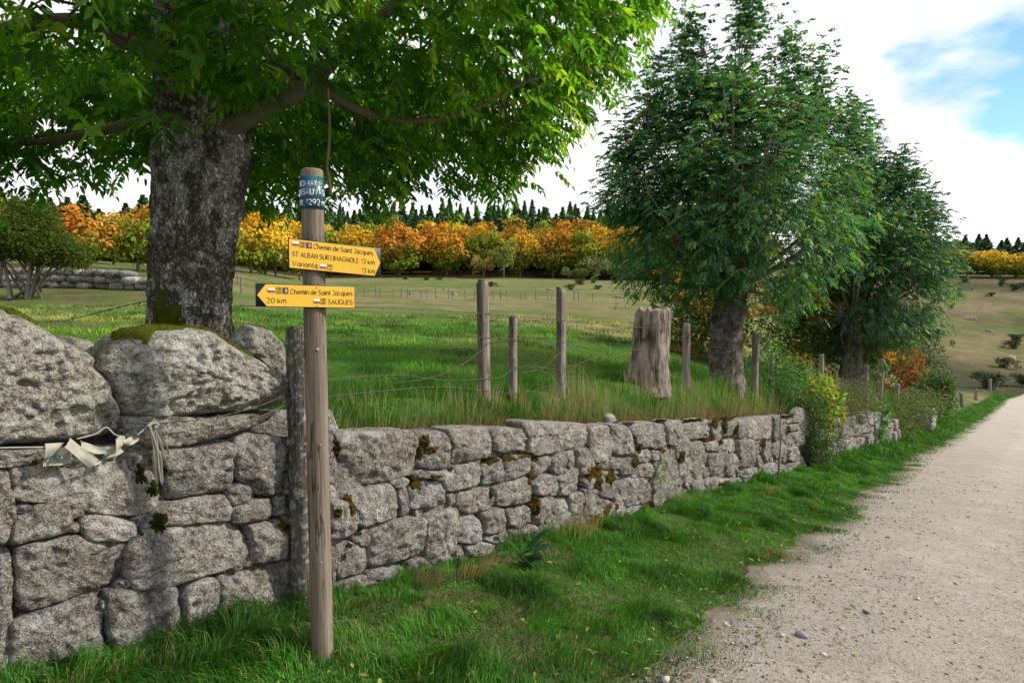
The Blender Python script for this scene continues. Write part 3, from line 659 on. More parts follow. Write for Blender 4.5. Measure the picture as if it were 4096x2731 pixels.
STONES_D=[[0.46,1.029,0.777,1.043,0.793,0.877,0.782,0.748,0.708,0.688,0.489,0.678,0.441,0.793,0.462,0.917],[0.807,1.045,1.064,1.038,1.176,0.954,1.278,0.786,1.237,0.72,0.964,0.724,0.818,0.772,0.825,0.901],[1.202,1.021,1.401,1.043,1.763,1.048,2.056,1.012,2.121,0.891,2.064,0.774,1.804,0.744,1.647,0.781,1.408,0.779,1.347,0.879,1.231,0.952],[2.071,1.049,2.436,1.056,2.495,0.939,2.482,0.8,2.305,0.747,2.138,0.786,2.133,0.921],[2.503,1.016,3.252,1.056,3.323,0.912,3.222,0.816,2.667,0.807,2.523,0.876],[3.36,1.012,3.645,1.022,3.72,0.9,3.566,0.819,3.389,0.86],[3.774,1.002,4.313,1.008,4.373,0.86,4.176,0.795,3.84,0.808,3.752,0.899],[4.389,1.006,4.937,1.033,4.992,0.878,4.856,0.749,4.44,0.766,4.411,0.896],[4.993,1.022,5.959,1.045,5.938,0.829,5.808,0.689,5.083,0.72,5.037,0.877],[6.006,1.034,6.514,1.047,6.601,0.699,6.207,0.609,5.989,0.682],[6.587,1.024,7.332,1.046,7.504,0.917,6.814,0.911],[6.742,0.89,7.507,0.894,7.6,0.776,6.9,0.776],[0.49,0.659,0.758,0.678,1.045,0.705,1.02,0.627,0.888,0.584,0.685,0.593],[0.94,0.606,1.072,0.69,1.266,0.691,1.354,0.602,1.271,0.512,1.076,0.502,0.968,0.551],[1.351,0.741,1.617,0.768,1.705,0.692,1.683,0.607,1.412,0.619,1.352,0.672],[1.723,0.734,1.901,0.724,1.873,0.609,1.739,0.611],[1.383,0.611,1.715,0.591,1.812,0.511,1.719,0.432,1.475,0.453,1.385,0.531],[1.917,0.723,2.377,0.736,2.526,0.611,2.496,0.457,2.65,0.318,2.753,0.116,2.476,0.037,2.056,0.042,1.729,0.112,1.706,0.346,1.82,0.452,1.939,0.56],[2.745,0.756,3.1,0.78,3.231,0.633,3.315,0.46,3.163,0.305,2.843,0.268,2.777,0.467,2.743,0.629],[3.163,0.752,3.614,0.757,3.709,0.675,3.622,0.61,3.272,0.647],[3.333,0.61,3.669,0.573,3.956,0.413,3.87,0.278,3.55,0.288,3.371,0.371,3.356,0.49],[3.797,0.74,4.328,0.762,4.381,0.566,4.141,0.566,3.85,0.632],[3.997,0.544,4.291,0.544,4.4,0.418,4.356,0.31,4.063,0.225,3.968,0.377],[4.411,0.73,5.141,0.71,5.387,0.548,5.345,0.312,4.887,0.307,4.476,0.357,4.424,0.527],[2.805,0.264,3.165,0.279,3.203,0.167,3.052,0.05,2.813,0.061],[3.215,0.267,3.596,0.267,3.647,0.14,3.431,0.042,3.154,0.055],[3.688,0.223,4.162,0.217,4.417,0.157,4.373,0.032,3.981,-0.018,3.628,-0.015,3.666,0.121],[4.408,0.288,4.672,0.266,4.731,0.186,4.466,0.19],[4.779,0.277,5.409,0.257,5.479,0.121,5.013,0.103,4.742,0.013,4.648,0.136],[5.501,0.642,5.94,0.642,6.03,0.346,5.713,0.285,5.517,0.42],[6.04,0.617,6.548,0.658,6.718,0.366,6.231,0.332,6.052,0.47],[6.684,0.739,7.684,0.75,7.873,0.531,7.232,0.47,6.775,0.538],[6.779,0.494,7.794,0.487,8.068,0.306,7.415,0.207,6.871,0.29],[5.527,0.289,6.167,0.294,6.453,0.145,5.858,0.068,5.539,0.136],[6.512,0.27,7.417,0.184,7.674,0.049,6.969,0.037,6.524,0.139],[0.216,0.552,0.351,0.601,0.562,0.597,0.811,0.57,1.023,0.466,1.048,0.329,0.895,0.273,0.566,0.349,0.284,0.478],[0.262,0.468,0.567,0.327,0.895,0.239,0.871,0.136,0.669,0.059,0.427,0.094,0.287,0.25],[1.077,0.485,1.658,0.42,1.686,0.29,1.69,0.16,1.195,0.163,1.067,0.178,1.053,0.315],[0.044,0.412,0.258,0.423,0.277,0.313,0.242,0.219,0.067,0.217],[-0.601,0.207,-0.5,0.193,-0.491,0.146,-0.601,0.141],[-0.225,0.66,-0.105,0.656,0.193,0.657,0.194,0.541,0.022,0.414,-0.099,0.428,-0.114,0.546]]
MOSS=[[-2.533,0.985,0.016,0.066],[-2.511,0.808,0.018,0.017],[-1.81,0.999,0.032,0.053],[-1.752,0.937,0.057,0.028],[-1.855,0.916,0.026,0.048],[-1.551,0.954,0.019,0.034],[-1.52,0.784,0.036,0.02],[-1.051,0.82,0.095,0.03],[-0.839,0.819,0.08,0.031],[-0.635,0.831,0.107,0.032],[-0.571,0.619,0.047,0.078],[-0.507,0.791,0.066,0.024],[-1.872,0.704,0.073,0.048],[-1.709,0.727,0.043,0.024],[-2.454,0.624,0.03,0.058],[-2.558,0.594,0.025,0.028],[-0.506,0.363,0.055,0.073],[-2.465,0.374,0.021,0.016],[-2.518,0.31,0.023,0.024],[-2.398,0.443,0.03,0.012],[-1.509,0.144,0.041,0.023],[-1.089,0.545,0.022,0.034],[0.429,0.589,0.17,0.059],[0.514,0.522,0.057,0.075],[0.492,0.104,0.115,0.06],[1.262,0.869,0.04,0.048],[1.393,0.78,0.053,0.062],[-0.566,0.633,0.045,0.066],[0.467,0.617,0.12,0.05],[0.54,0.51,0.061,0.101],[0.787,0.514,0.09,0.078],[1.296,0.634,0.087,0.055],[0.717,0.169,0.102,0.078],[0.498,0.122,0.072,0.051],[1.636,0.123,0.125,0.051],[0.922,0.196,0.04,0.04],[-0.51,0.395,0.065,0.056],[3.469,0.992,0.133,0.068],[3.832,0.949,0.094,0.105],[4.294,0.899,0.091,0.082],[3.35,0.794,0.218,0.03],[3.752,0.725,0.083,0.052],[2.526,0.611,0.074,0.094],[3.829,0.175,0.19,0.032],[5.441,0.625,0.122,0.05],[7.804,0.393,0.153,0.059],[1.967,0.72,0.117,0.022],[2.809,1.048,0.36,0.019],[1.923,1.059,0.199,0.02],[1.173,1.049,0.141,0.016],[3.92,1.052,0.391,0.025],[6.802,1.031,0.376,0.033],[-3.679,0.915,0.025,0.046],[-3.619,0.84,0.037,0.039],[-3.61,0.674,0.038,0.047],[-3.579,0.922,0.019,0.02],[-2.935,0.56,0.03,0.027],[-3.706,0.65,0.014,0.019],[-4.118,1.014,0.011,0.008]]

def stone_shape(poly, seed, bulge, proud, back, dens=0.017, rnd=0.04, rough=1.0, z_of=None, n_off=0.0, closed_back=False, tilt=0.10):
    """a rounded, pitted stone whose face follows an outline in the plane of the wall (s along, h above the lane)"""
    rg = np.random.default_rng(seed)
    pl = np.array(poly, float).reshape(-1, 2)
    c = (pl.min(0) + pl.max(0)) * 0.25 + pl.mean(0) * 0.5
    size = pl.max(0) - pl.min(0)
    per = float(np.sum(np.hypot(*(np.roll(pl, -1, 0) - pl).T)))
    nt = int(np.clip(per / dens, 30, 190))
    th = np.linspace(0, 2 * np.pi, nt, endpoint=False)
    d = np.stack([np.cos(th) * size[0], np.sin(th) * size[1]], 1)
    R = np.zeros(nt)
    for a, b in zip(pl, np.roll(pl, -1, 0)):
        e = b - a; q = a - c
        den = d[:, 0] * e[1] - d[:, 1] * e[0]
        den = np.where(np.abs(den) < 1e-9, 1e-9, den)
        t = (q[0] * e[1] - q[1] * e[0]) / den
        u = (q[0] * d[:, 1] - q[1] * d[:, 0]) / den
        ok = (t > 0) & (u >= -1e-6) & (u <= 1 + 1e-6)
        R = np.where(ok, np.maximum(R, t), R)
    R[R == 0] = R[R > 0].mean()
    if not closed_back:                                        # squarer, tightly set blocks
        lo, hi = pl.min(0) - c, pl.max(0) - c
        bxr = np.minimum(np.where(d[:, 0] > 0, hi[0], lo[0]) / np.where(np.abs(d[:, 0]) < 1e-6, 1e-6, d[:, 0]), np.where(d[:, 1] > 0, hi[1], lo[1]) / np.where(np.abs(d[:, 1]) < 1e-6, 1e-6, d[:, 1]))
        R = R + 0.24 * np.clip(bxr - R, 0, 0.35 * R)
    k = max(1, nt // 70)
    ker = np.hanning(2 * k + 3)[1:-1]; ker /= ker.sum()
    R = np.convolve(np.concatenate([R[-len(ker):], R, R[:len(ker)]]), ker, 'same')[len(ker):-len(ker)]
    R = R * (1 + rnd * fbm(np.cos(th) * 3.5 + seed, np.sin(th) * 3.5, seed * 0.7, 4))
    m = float(min(size))
    if not closed_back: R = R * 1.022
    R = R * (1 - min(0.02, 0.0012 / max(m, 0.05) * 2))
    nr = int(np.clip(m * 0.5 / (dens * 0.9), 7, 24)) if not closed_back else int(np.clip(max(size) * 0.5 / dens, 8, 44))
    rr = 1 - np.linspace(0, 1, nr + 1)[:-1] ** 1.35
    rings = [(1.0, back)]
    if closed_back:
        rings = [(q, back * (1 - q ** 3) ** 0.5 * 1.0) for q in np.linspace(0.15, 0.97, 9)]
    fr = [(q, None) for q in rr]
    edge = min(0.055, 0.30 * m) if closed_back else min(0.017, 0.12 * m)
    pts = []; rowsn = []
    fac = [(rg.uniform(0, 2 * np.pi), rg.uniform(0.3, 0.75), rg.uniform(0.15, 0.5)) for _ in range(4)]
    tl = rg.uniform(-tilt, tilt, 2)
    for q, bn in rings + fr:
        sp = c[0] + q * R * d[:, 0]; hp = c[1] + q * R * d[:, 1]
        if bn is not None:
            nn = np.full(nt, bn)
        else:
            dist = (1 - q) * R * np.hypot(d[:, 0], d[:, 1])       # distance in from the outline
            f = np.clip(dist / edge, 0, 1)
            prof = np.sqrt(np.clip(1 - (1 - f) ** 2, 0, 1)) * 0.75 + 0.25 * (1 - q ** 2)
            nn = -bulge * prof + tl[0] * (sp - c[0]) * (1 if not closed_back else 0) + tl[1] * (hp - c[1]) * (1 if not closed_back else 0)
            for fa, f0, sl in fac:                                  # broken facets
                e2 = ((sp - c[0]) * np.cos(fa) / size[0] + (hp - c[1]) * np.sin(fa) / size[1]) * 2 - f0
                nn = nn + np.clip(e2, 0, 1) * sl * min(m, 0.4) * (0.32 if not closed_back else 0.45)
            lump = fbm(sp * 9 + seed, hp * 9, seed * 1.3, 3) * 0.012 + fbm(sp * 30, hp * 30, seed * 0.3, 3) * 0.009 + 0.014 * np.abs(fbm(sp * 16 + 3, hp * 16, seed * 0.9, 2))
            nn = nn - proud - rough * lump * 1.25 * (0.35 + 0.65 * f)
        pts.append(np.stack([sp, hp, nn], 1))
    Vv = np.concatenate(pts + [np.array([[c[0], c[1], pts[-1][:, 2].mean()]])])
    nrow = len(pts); q = []
    for i in range(nrow - 1):
        for j in range(nt):
            k2 = (j + 1) % nt
            q.append((i * nt + j, i * nt + k2, (i + 1) * nt + k2, (i + 1) * nt + j))
    last = (nrow - 1) * nt; ctr = nrow * nt
    t = [(last + j, last + (j + 1) % nt, ctr) for j in range(nt)]
    if closed_back:
        Vv = np.concatenate([Vv, [[c[0], c[1], back]]])
        t += [((j + 1) % nt, j, ctr + 1) for j in range(nt)]
    z = Vv[:, 1] + (zlane(Vv[:, 0]) if z_of is None else z_of)
    W = P(Vv[:, 0], Vv[:, 2] + n_off, z)
    cw = P(c[0], n_off, c[1] + (float(zlane(c[0])) if z_of is None else z_of))
    return W, t, q, np.array(cw).ravel()
def wall_core(parent, s0, s1, htop, nfront=0.05, nback=0.5):
    ss = np.arange(s0, s1 + 0.04, 0.05); hh = np.linspace(-0.25, htop, 26)
    S, Hh = np.meshgrid(ss, hh, indexing='ij')
    nn = nfront + 0.035 * fbm(S * 11, Hh * 11, 2.0, 4)
    top = np.minimum(Hh, htop + 0.03 * fbm(S * 4, S * 0, 6.0, 2))
    Vv = P(S, nn, top + zlane(S)).reshape(-1, 3)
    w = len(hh); m = len(ss)
    bk = P(ss, np.full(m, nback), zlane(ss) + htop - 0.03); b0 = len(Vv)
    Vv = np.concatenate([Vv, bk])
    q = [(i * w + j, (i + 1) * w + j, (i + 1) * w + j + 1, i * w + j + 1) for i in range(m - 1) for j in range(w - 1)]
    q += [(i * w + w - 1, (i + 1) * w + w - 1, b0 + i + 1, b0 + i) for i in range(m - 1)]
    for e in (0, m - 1):
        lo = P(ss[e], nback, zlane(ss[e]) - 0.25).reshape(1, 3)
        nb = len(Vv); Vv = np.concatenate([Vv, lo])
        for j in range(w - 1):
            q.append((e * w + j, e * w + j + 1, b0 + e, nb) if j == w - 2 else (e * w + j, e * w + j + 1, nb, nb))
    qq = [a for a in q if len(set(a)) == 4]; tt = [tuple(dict.fromkeys(a)) for a in q if len(set(a)) == 3]
    return build('rubble_core', Vv, tt, qq, M['core'], parent, smooth=True)
M['core'] = M['stone']
from mathutils.bvhtree import BVHTree
WALLV, WALLF = [], []
def bvh_of(V, t, q):
    return BVHTree.FromPolygons([Vector(v) for v in np.asarray(V)], [tuple(int(i) for i in f) for f in list(t) + list(q)])
def moss_patch(parent, s, h, rs_, rh, seed, bvh):
    nr, nt = 8, 30
    th = np.linspace(0, 2 * np.pi, nt, endpoint=False); rows = []
    rim = 1 + 0.6 * fbm(np.cos(th) * 2.6 + seed, np.sin(th) * 2.6, seed * 0.31, 4)
    dirn = Vector((EN[0], EN[1], 0)); prev = -0.03
    for i in range(nr + 1):
        q = 1 - i / nr
        sp = s + q * rs_ * rim * np.cos(th); hp = h + q * rh * rim * np.sin(th)
        if i == nr: sp, hp = sp[:1], hp[:1]
        zz2 = hp + zlane(sp); out = []
        for a_, z_ in zip(sp, zz2):
            o = P(a_, -0.4, z_).ravel(); hit = bvh.ray_cast(Vector(o), dirn, 0.6)
            nv = -0.4 + hit[3] if hit[0] is not None else prev
            prev = nv
            th_ = 0.015 * math.sqrt(max(0, 1 - q * q)) - (0.012 if i == 0 else 0)
            out.append(P(a_, nv - th_ - (0.010 * float(fbm(a_ * 60, z_ * 60, seed, 2)) if i else 0), z_).ravel())
        rows.append(np.array(out))
    q = [(i * nt + j, i * nt + (j + 1) % nt, (i + 1) * nt + (j + 1) % nt, (i + 1) * nt + j) for i in range(nr - 1) for j in range(nt)]
    t = [((nr - 1) * nt + j, (nr - 1) * nt + (j + 1) % nt, nr * nt) for j in range(nt)]
    return build('moss_patch', np.concatenate(rows), t, q, M['moss'], parent, smooth=True)

wallA = empty('dry_stone_wall', P(-3.6, 0, float(zlane(-3.6))), 'rough granite dry stone wall to the left of the signpost, carrying big boulders', 'stone wall')
wallB = empty('dry_stone_wall', P(2.5, 0, float(zlane(2.5))), 'long low granite retaining wall running right from the signpost under the grassy bank', 'stone wall')
extra_left = []
rgx = np.random.default_rng(3)
for r in range(4):                                              # the wall goes on beyond the frame
    hb = 0.02 + r * 0.25; s0 = -5.6
    while s0 < -4.35:
        L = rgx.uniform(0.25, 0.45)
        if s0 + L > -4.27: L = -4.27 - s0
        if L > 0.08:
            extra_left.append([s0 + 0.01, hb + 0.01, s0 + L - 0.01, hb, s0 + L - 0.01, hb + 0.24, s0 + 0.01, hb + 0.24])
        s0 += L
# small chinking stones in the gaps between the traced ones
def gap_stones(polys, s0, s1, h1_, count, seed):
    rg = np.random.default_rng(seed); A_ = []; B_ = []
    for pl in polys:
        a = np.array(pl).reshape(-1, 2); A_.append(a); B_.append(np.roll(a, -1, 0))
    out = []; cen = np.zeros((0, 3))
    pts = np.stack([rg.uniform(s0, s1, 5200), rg.uniform(0.06, h1_, 5200)], 1)
    dist = np.full(len(pts), 9.0); inside = np.zeros(len(pts), bool)
    for a, b in zip(A_, B_):
        ins = np.zeros(len(pts), bool)
        for p0, p1 in zip(a, b):
            e = p1 - p0; L2 = (e ** 2).sum() + 1e-9
            u = np.clip(((pts - p0) @ e) / L2, 0, 1); d = np.hypot(*(pts - p0 - u[:, None] * e).T); dist = np.minimum(dist, d)
            ins ^= ((p0[1] > pts[:, 1]) != (p1[1] > pts[:, 1])) & (pts[:, 0] < e[0] * (pts[:, 1] - p0[1]) / (e[1] + 1e-12) + p0[0])
        inside |= ins
    ok = (~inside) & (dist > 0.011); pts, dist = pts[ok], dist[ok]
    for i in np.argsort(-dist):
        if len(out) >= count: break
        c, r = pts[i], dist[i]
        if len(cen) and (np.hypot(cen[:, 0] - c[0], cen[:, 1] - c[1]) < (cen[:, 2] + r) * 0.9).any(): continue
        cen = np.concatenate([cen, [[c[0], c[1], r]]])
        a = np.linspace(0, 2 * np.pi, 8, endpoint=False) + rg.uniform(0, 1); rr_ = r * rg.uniform(1.1, 1.5, 8)
        out.append([v for k in range(8) for v in (c[0] + 1.3 * rr_[k] * math.cos(a[k]), c[1] + rr_[k] * math.sin(a[k]))])
    return out
CH_A = gap_stones(STONES_A, -4.27, -2.88, 1.02, 26, 5)
CH_B = gap_stones(STONES_C + STONES_D, -2.6, 7.9, 0.93, 95, 6)
seed = 10
for nm, L, w in (('A', STONES_A + extra_left, wallA), ('C', STONES_C, wallB), ('D', STONES_D, wallB), ('a', CH_A, wallA), ('b', CH_B, wallB)):
    for pl in L:
        seed += 1
        rg = np.random.default_rng(seed)
        a = np.array(pl).reshape(-1, 2); m = min(a.max(0) - a.min(0))
        Vw, t, q, cw = stone_shape(pl, seed, float(np.clip(0.13 * m, 0.010, 0.030)), rg.uniform(-0.014, 0.024) if nm < 'Z' else -0.012, 0.16, dens=0.012 if nm == 'A' else (0.015 if nm == 'C' else 0.018))
        build('stone', Vw, t, q, M['stone'], w, smooth=True, loc=cw)
        k0 = sum(len(v) for v in WALLV); WALLV.append(Vw); WALLF += [tuple(k0 + i for i in f) for f in list(t) + list(q)]
wall_core(wallA, -5.6, -2.78, 1.06, 0.07, 0.55)
wall_core(wallA, -4.5, -2.72, 1.20, 0.22, 0.55)
wall_core(wallB, -2.74, 6.2, 0.93, 0.03)
wall_core(wallB, 6.2, 7.75, 0.88, 0.08)
wall_bvh = bvh_of(np.concatenate(WALLV), WALLF, [])
for i, (s_, h_, a_, b_) in enumerate(MOSS):
    moss_patch(wallA if s_ < -2.8 else wallB, s_, h_, max(a_, 0.012), max(b_, 0.012), 100 + i, wall_bvh)
# the wall runs on, half buried in the bank and overgrown
rgx = np.random.default_rng(13); i = 0
for row, (hb, hh) in enumerate(((0.22, 0.26), (0.48, 0.26), (0.74, 0.24))):
    s0 = 8.15 + 0.2 * row
    while s0 < 17.4 - row * 0.5:
        L = rgx.uniform(0.35, 0.8); i += 1
        drop = 0.03 * rgx.normal()
        if not (row == 2 and rgx.uniform() < 0.35):
            pl = [s0 + 0.01, hb + drop, s0 + L - 0.01, hb + drop + 0.02 * rgx.normal(), s0 + L - 0.01 + 0.02 * rgx.normal(), hb + hh + drop, s0 + L * 0.5, hb + hh + drop + 0.02 * rgx.normal(), s0 + 0.01, hb + hh + drop + 0.02 * rgx.normal()]
            Vw, t, q, cw = stone_shape(pl, 700 + i, 0.03, 0.03 + rgx.uniform(-0.03, 0.05), 0.3, dens=0.035, n_off=-0.12)
            build('stone', Vw, t, q, M['stone'], wallB, smooth=True, loc=cw)
        s0 += L
for i, (s_, n_, L, hh, lab) in enumerate([(24.6, 0.0, 1.3, 0.85, 'single squared granite block beside the dark round shrub')]):
    hb = 0.2
    pl = [s_ - L / 2, hb, s_ + L / 2, hb + 0.02, s_ + L / 2 - 0.04, hb + hh, s_ + 0.1, hb + hh + 0.04, s_ - L / 2 + 0.03, hb + hh - 0.03]
    Vw, t, q, cw = stone_shape(pl, 790 + i, 0.2, 0.12, 0.35, dens=0.04, closed_back=True, n_off=n_)
    tag(build('wall_block', Vw, t, q, M['stone'], smooth=True, loc=cw), lab, 'stone')

# ------------------------------------------------------------------ boulders on the left wall
def boulder(name, pts, front, back, n_off, seed, label, rough=1.5, mat='boulder', dens=0.014):
    Vw, t, q, cw = stone_shape([c for p in pts for c in p], seed, front, 0.0, back, dens=dens, rnd=0.03, rough=rough, z_of=0.0, n_off=n_off, closed_back=True)
    return tag(build(name, Vw, t, q, M[mat], smooth=True, loc=cw), label, 'boulder')
b1 = boulder('boulder', [(-5.0, 1.02), (-4.95, 1.40), (-4.6, 1.60), (-4.25, 1.58), (-4.07, 1.48), (-3.98, 1.41), (-3.87, 1.33), (-3.85, 1.27), (-3.78, 1.19), (-3.735, 1.03), (-3.76, 0.95), (-3.9, 0.93), (-4.2, 0.97), (-4.6, 0.92)],
             0.17, 0.30, 0.10, 41, 'huge lichen-speckled boulder on the wall at the left edge of the picture')
b2 = boulder('boulder', [(-3.84, 1.25), (-3.84, 1.33), (-3.78, 1.40), (-3.6, 1.44), (-3.45, 1.44), (-3.27, 1.41), (-3.15, 1.33), (-2.97, 1.22), (-2.82, 1.11), (-2.79, 1.02), (-2.88, 0.95), (-3.1, 0.94), (-3.3, 0.955), (-3.46, 0.96), (-3.62, 0.97), (-3.74, 1.02), (-3.79, 1.14)],
             0.16, 0.26, 0.12, 42, 'broad wedge-shaped mossy boulder on the wall in front of the big ash trunk')
b3 = boulder('boulder', [(-3.01, 1.20), (-3.01, 1.34), (-2.92, 1.43), (-2.77, 1.39), (-2.68, 1.28), (-2.66, 1.06), (-2.82, 1.04)],
             0.10, 0.15, 0.33, 43, 'upright blue-grey stone just left of the old lichen-covered post')
b4 = boulder('boulder', [(-3.76, 0.92), (-3.74, 1.03), (-3.6, 1.02), (-3.3, 0.955), (-3.0, 0.94), (-2.86, 0.93), (-2.98, 0.87), (-3.24, 0.83), (-3.47, 0.81), (-3.62, 0.84)],
             0.10, 0.25, 0.10, 44, 'flat dark slab wedged under the wedge-shaped boulder', 0.9)
b5 = boulder('boulder', [(-2.58, 0.70), (-2.57, 0.92), (-2.50, 0.89), (-2.44, 0.78), (-2.44, 0.70)], 0.06, 0.10, 0.12, 45, 'small pale stone peeping out right behind the signpost pole', 0.8)
b6 = boulder('boulder', [(-3.95, 1.22), (-3.97, 1.36), (-3.88, 1.41), (-3.75, 1.37), (-3.68, 1.28), (-3.75, 1.18)], 0.10, 0.12, 0.34, 46, 'rough lichen-grey stone wedged between the two largest boulders')
b7 = boulder('boulder', [(1.10, 0.60), (1.12, 0.69), (1.20, 0.72), (1.28, 0.66), (1.28, 0.60)], 0.05, 0.06, 0.22, 47, 'little stone lying on the wall top behind the long capstone', 0.5)
b7.location.z += -0.37
def cushion(o, s_, n_, a_, b_, seed, thick=0.02):
    """moss lying on the upper side of a boulder"""
    me = o.data; V = np.zeros(len(me.vertices) * 3); me.vertices.foreach_get('co', V); V = V.reshape(-1, 3) + np.array(o['_w'])
    bv = bvh_of(V, [tuple(p.vertices) for p in me.polygons], [])
    nr, nt = 8, 26; th = np.linspace(0, 2 * np.pi, nt, endpoint=False); rows = []
    rim = 1 + 0.5 * fbm(np.cos(th) * 2 + seed, np.sin(th) * 2, 4.0, 3); pz = None
    for i in range(nr + 1):
        q = 1 - i / nr; out = []
        tt = th if i < nr else th[:1]
        for k, a in enumerate(tt):
            sp = s_ + a_ * q * rim[k] * math.cos(a); nn = n_ + b_ * q * rim[k] * math.sin(a)
            x, y = xy(sp, nn); hit = bv.ray_cast(Vector((float(x), float(y), 3.0)), Vector((0, 0, -1)), 2.4)
            z = hit[0].z if hit[0] is not None else (pz if pz is not None else 1.3)
            pz = z
            out.append((float(x), float(y), z + thick * math.sqrt(max(0, 1 - q * q)) - (0.015 if i == 0 else 0) + (0.007 * float(fbm(sp * 60, nn * 60, seed, 2)) if i else 0)))
        rows.append(np.array(out))
    q = [(i * nt + j, i * nt + (j + 1) % nt, (i + 1) * nt + (j + 1) % nt, (i + 1) * nt + j) for i in range(nr - 1) for j in range(nt)]
    t = [((nr - 1) * nt + j, (nr - 1) * nt + (j + 1) % nt, nr * nt) for j in range(nt)]
    build('moss_cushion', np.concatenate(rows), t, q, M['greenmoss'], o, smooth=True)
cushion(b2, -3.60, 0.09, 0.15, 0.09, 1)
cushion(b2, -3.22, 0.13, 0.14, 0.08, 2)
cushion(b2, -3.03, 0.10, 0.12, 0.05, 3)
cushion(b1, -4.13, 0.08, 0.07, 0.08, 4)

# ------------------------------------------------------------------ signpost
SPX, SPY = -0.947, 3.292
SPZ = h1(SPX, SPY)
sp = empty('signpost', (SPX, SPY, SPZ), 'round wooden trail signpost with blue band and two yellow arrow boards', 'signpost')
PR = 0.052
top_z = 2.195
zz_ = np.concatenate([np.linspace(SPZ - 0.3, top_z - 0.012, 60), [top_z - 0.004, top_z]])
lean = lambda z: (-0.002 * (z - SPZ), 0.0)
mb = MB(); nt = 40
th = np.linspace(0, 2 * np.pi, nt, endpoint=False); rows = []
for i, z in enumerate(zz_):
    r = PR * (1.03 - 0.03 * (z - SPZ) / 2.5)
    if i == len(zz_) - 2: r -= 0.003
    if i == len(zz_) - 1: r -= 0.009
    rr_ = r * (1 + 0.012 * fbm(np.cos(th) * 2, np.sin(th) * 2, z * 0.8, 2))
    lx, ly = lean(z)
    rows.append(np.stack([SPX + lx + rr_ * np.cos(th), SPY + ly + rr_ * np.sin(th), np.full(nt, z)], 1))
V = np.concatenate(rows + [np.array([[SPX + lean(top_z)[0], SPY, top_z + 0.001]])])
m_ = len(zz_)
q = [(i * nt + j, i * nt + (j + 1) % nt, (i + 1) * nt + (j + 1) % nt, (i + 1) * nt + j) for i in range(m_ - 1) for j in range(nt)]
t = [((m_ - 1) * nt + j, (m_ - 1) * nt + (j + 1) % nt, m_ * nt) for j in range(nt)]
build('pole', V, t, q, M['pole'], sp, smooth=True)
# blue enamel band near the top
bz0, bz1 = 2.005, 2.155
BR = PR + 0.004
blx = lean(2.08)[0]
th2 = np.linspace(0, 2 * np.pi, 48, endpoint=False)
rows = []
for r, z in ((BR - 0.003, bz0), (BR, bz0), (BR, bz1), (BR - 0.003, bz1)):
    rows.append(np.stack([SPX + blx + r * np.cos(th2), SPY + r * np.sin(th2), np.full(48, z)], 1))
q = [(i * 48 + j, i * 48 + (j + 1) % 48, (i + 1) * 48 + (j + 1) % 48, (i + 1) * 48 + j) for i in range(3) for j in range(48)]
band = build('altitude_band', np.concatenate(rows), None, q, M['band'], sp, smooth=True, loc=(SPX, SPY, 2.08))
band['label'] = 'blue-green enamel band with white place name and altitude'
def _arc(cx, cy, rx, ry, a0, a1, n=10):
    return [(cx + rx * math.cos(math.radians(a0 + (a1 - a0) * i / n)), cy + ry * math.sin(math.radians(a0 + (a1 - a0) * i / n))) for i in range(n + 1)]
_o = _arc(.27, .35, .27, .35, 0, 360, 14)
_n = [[(0, 0), (0, .7)], _arc(.25, .44, .25, .26, 180, 0) + [(.5, 0)]]
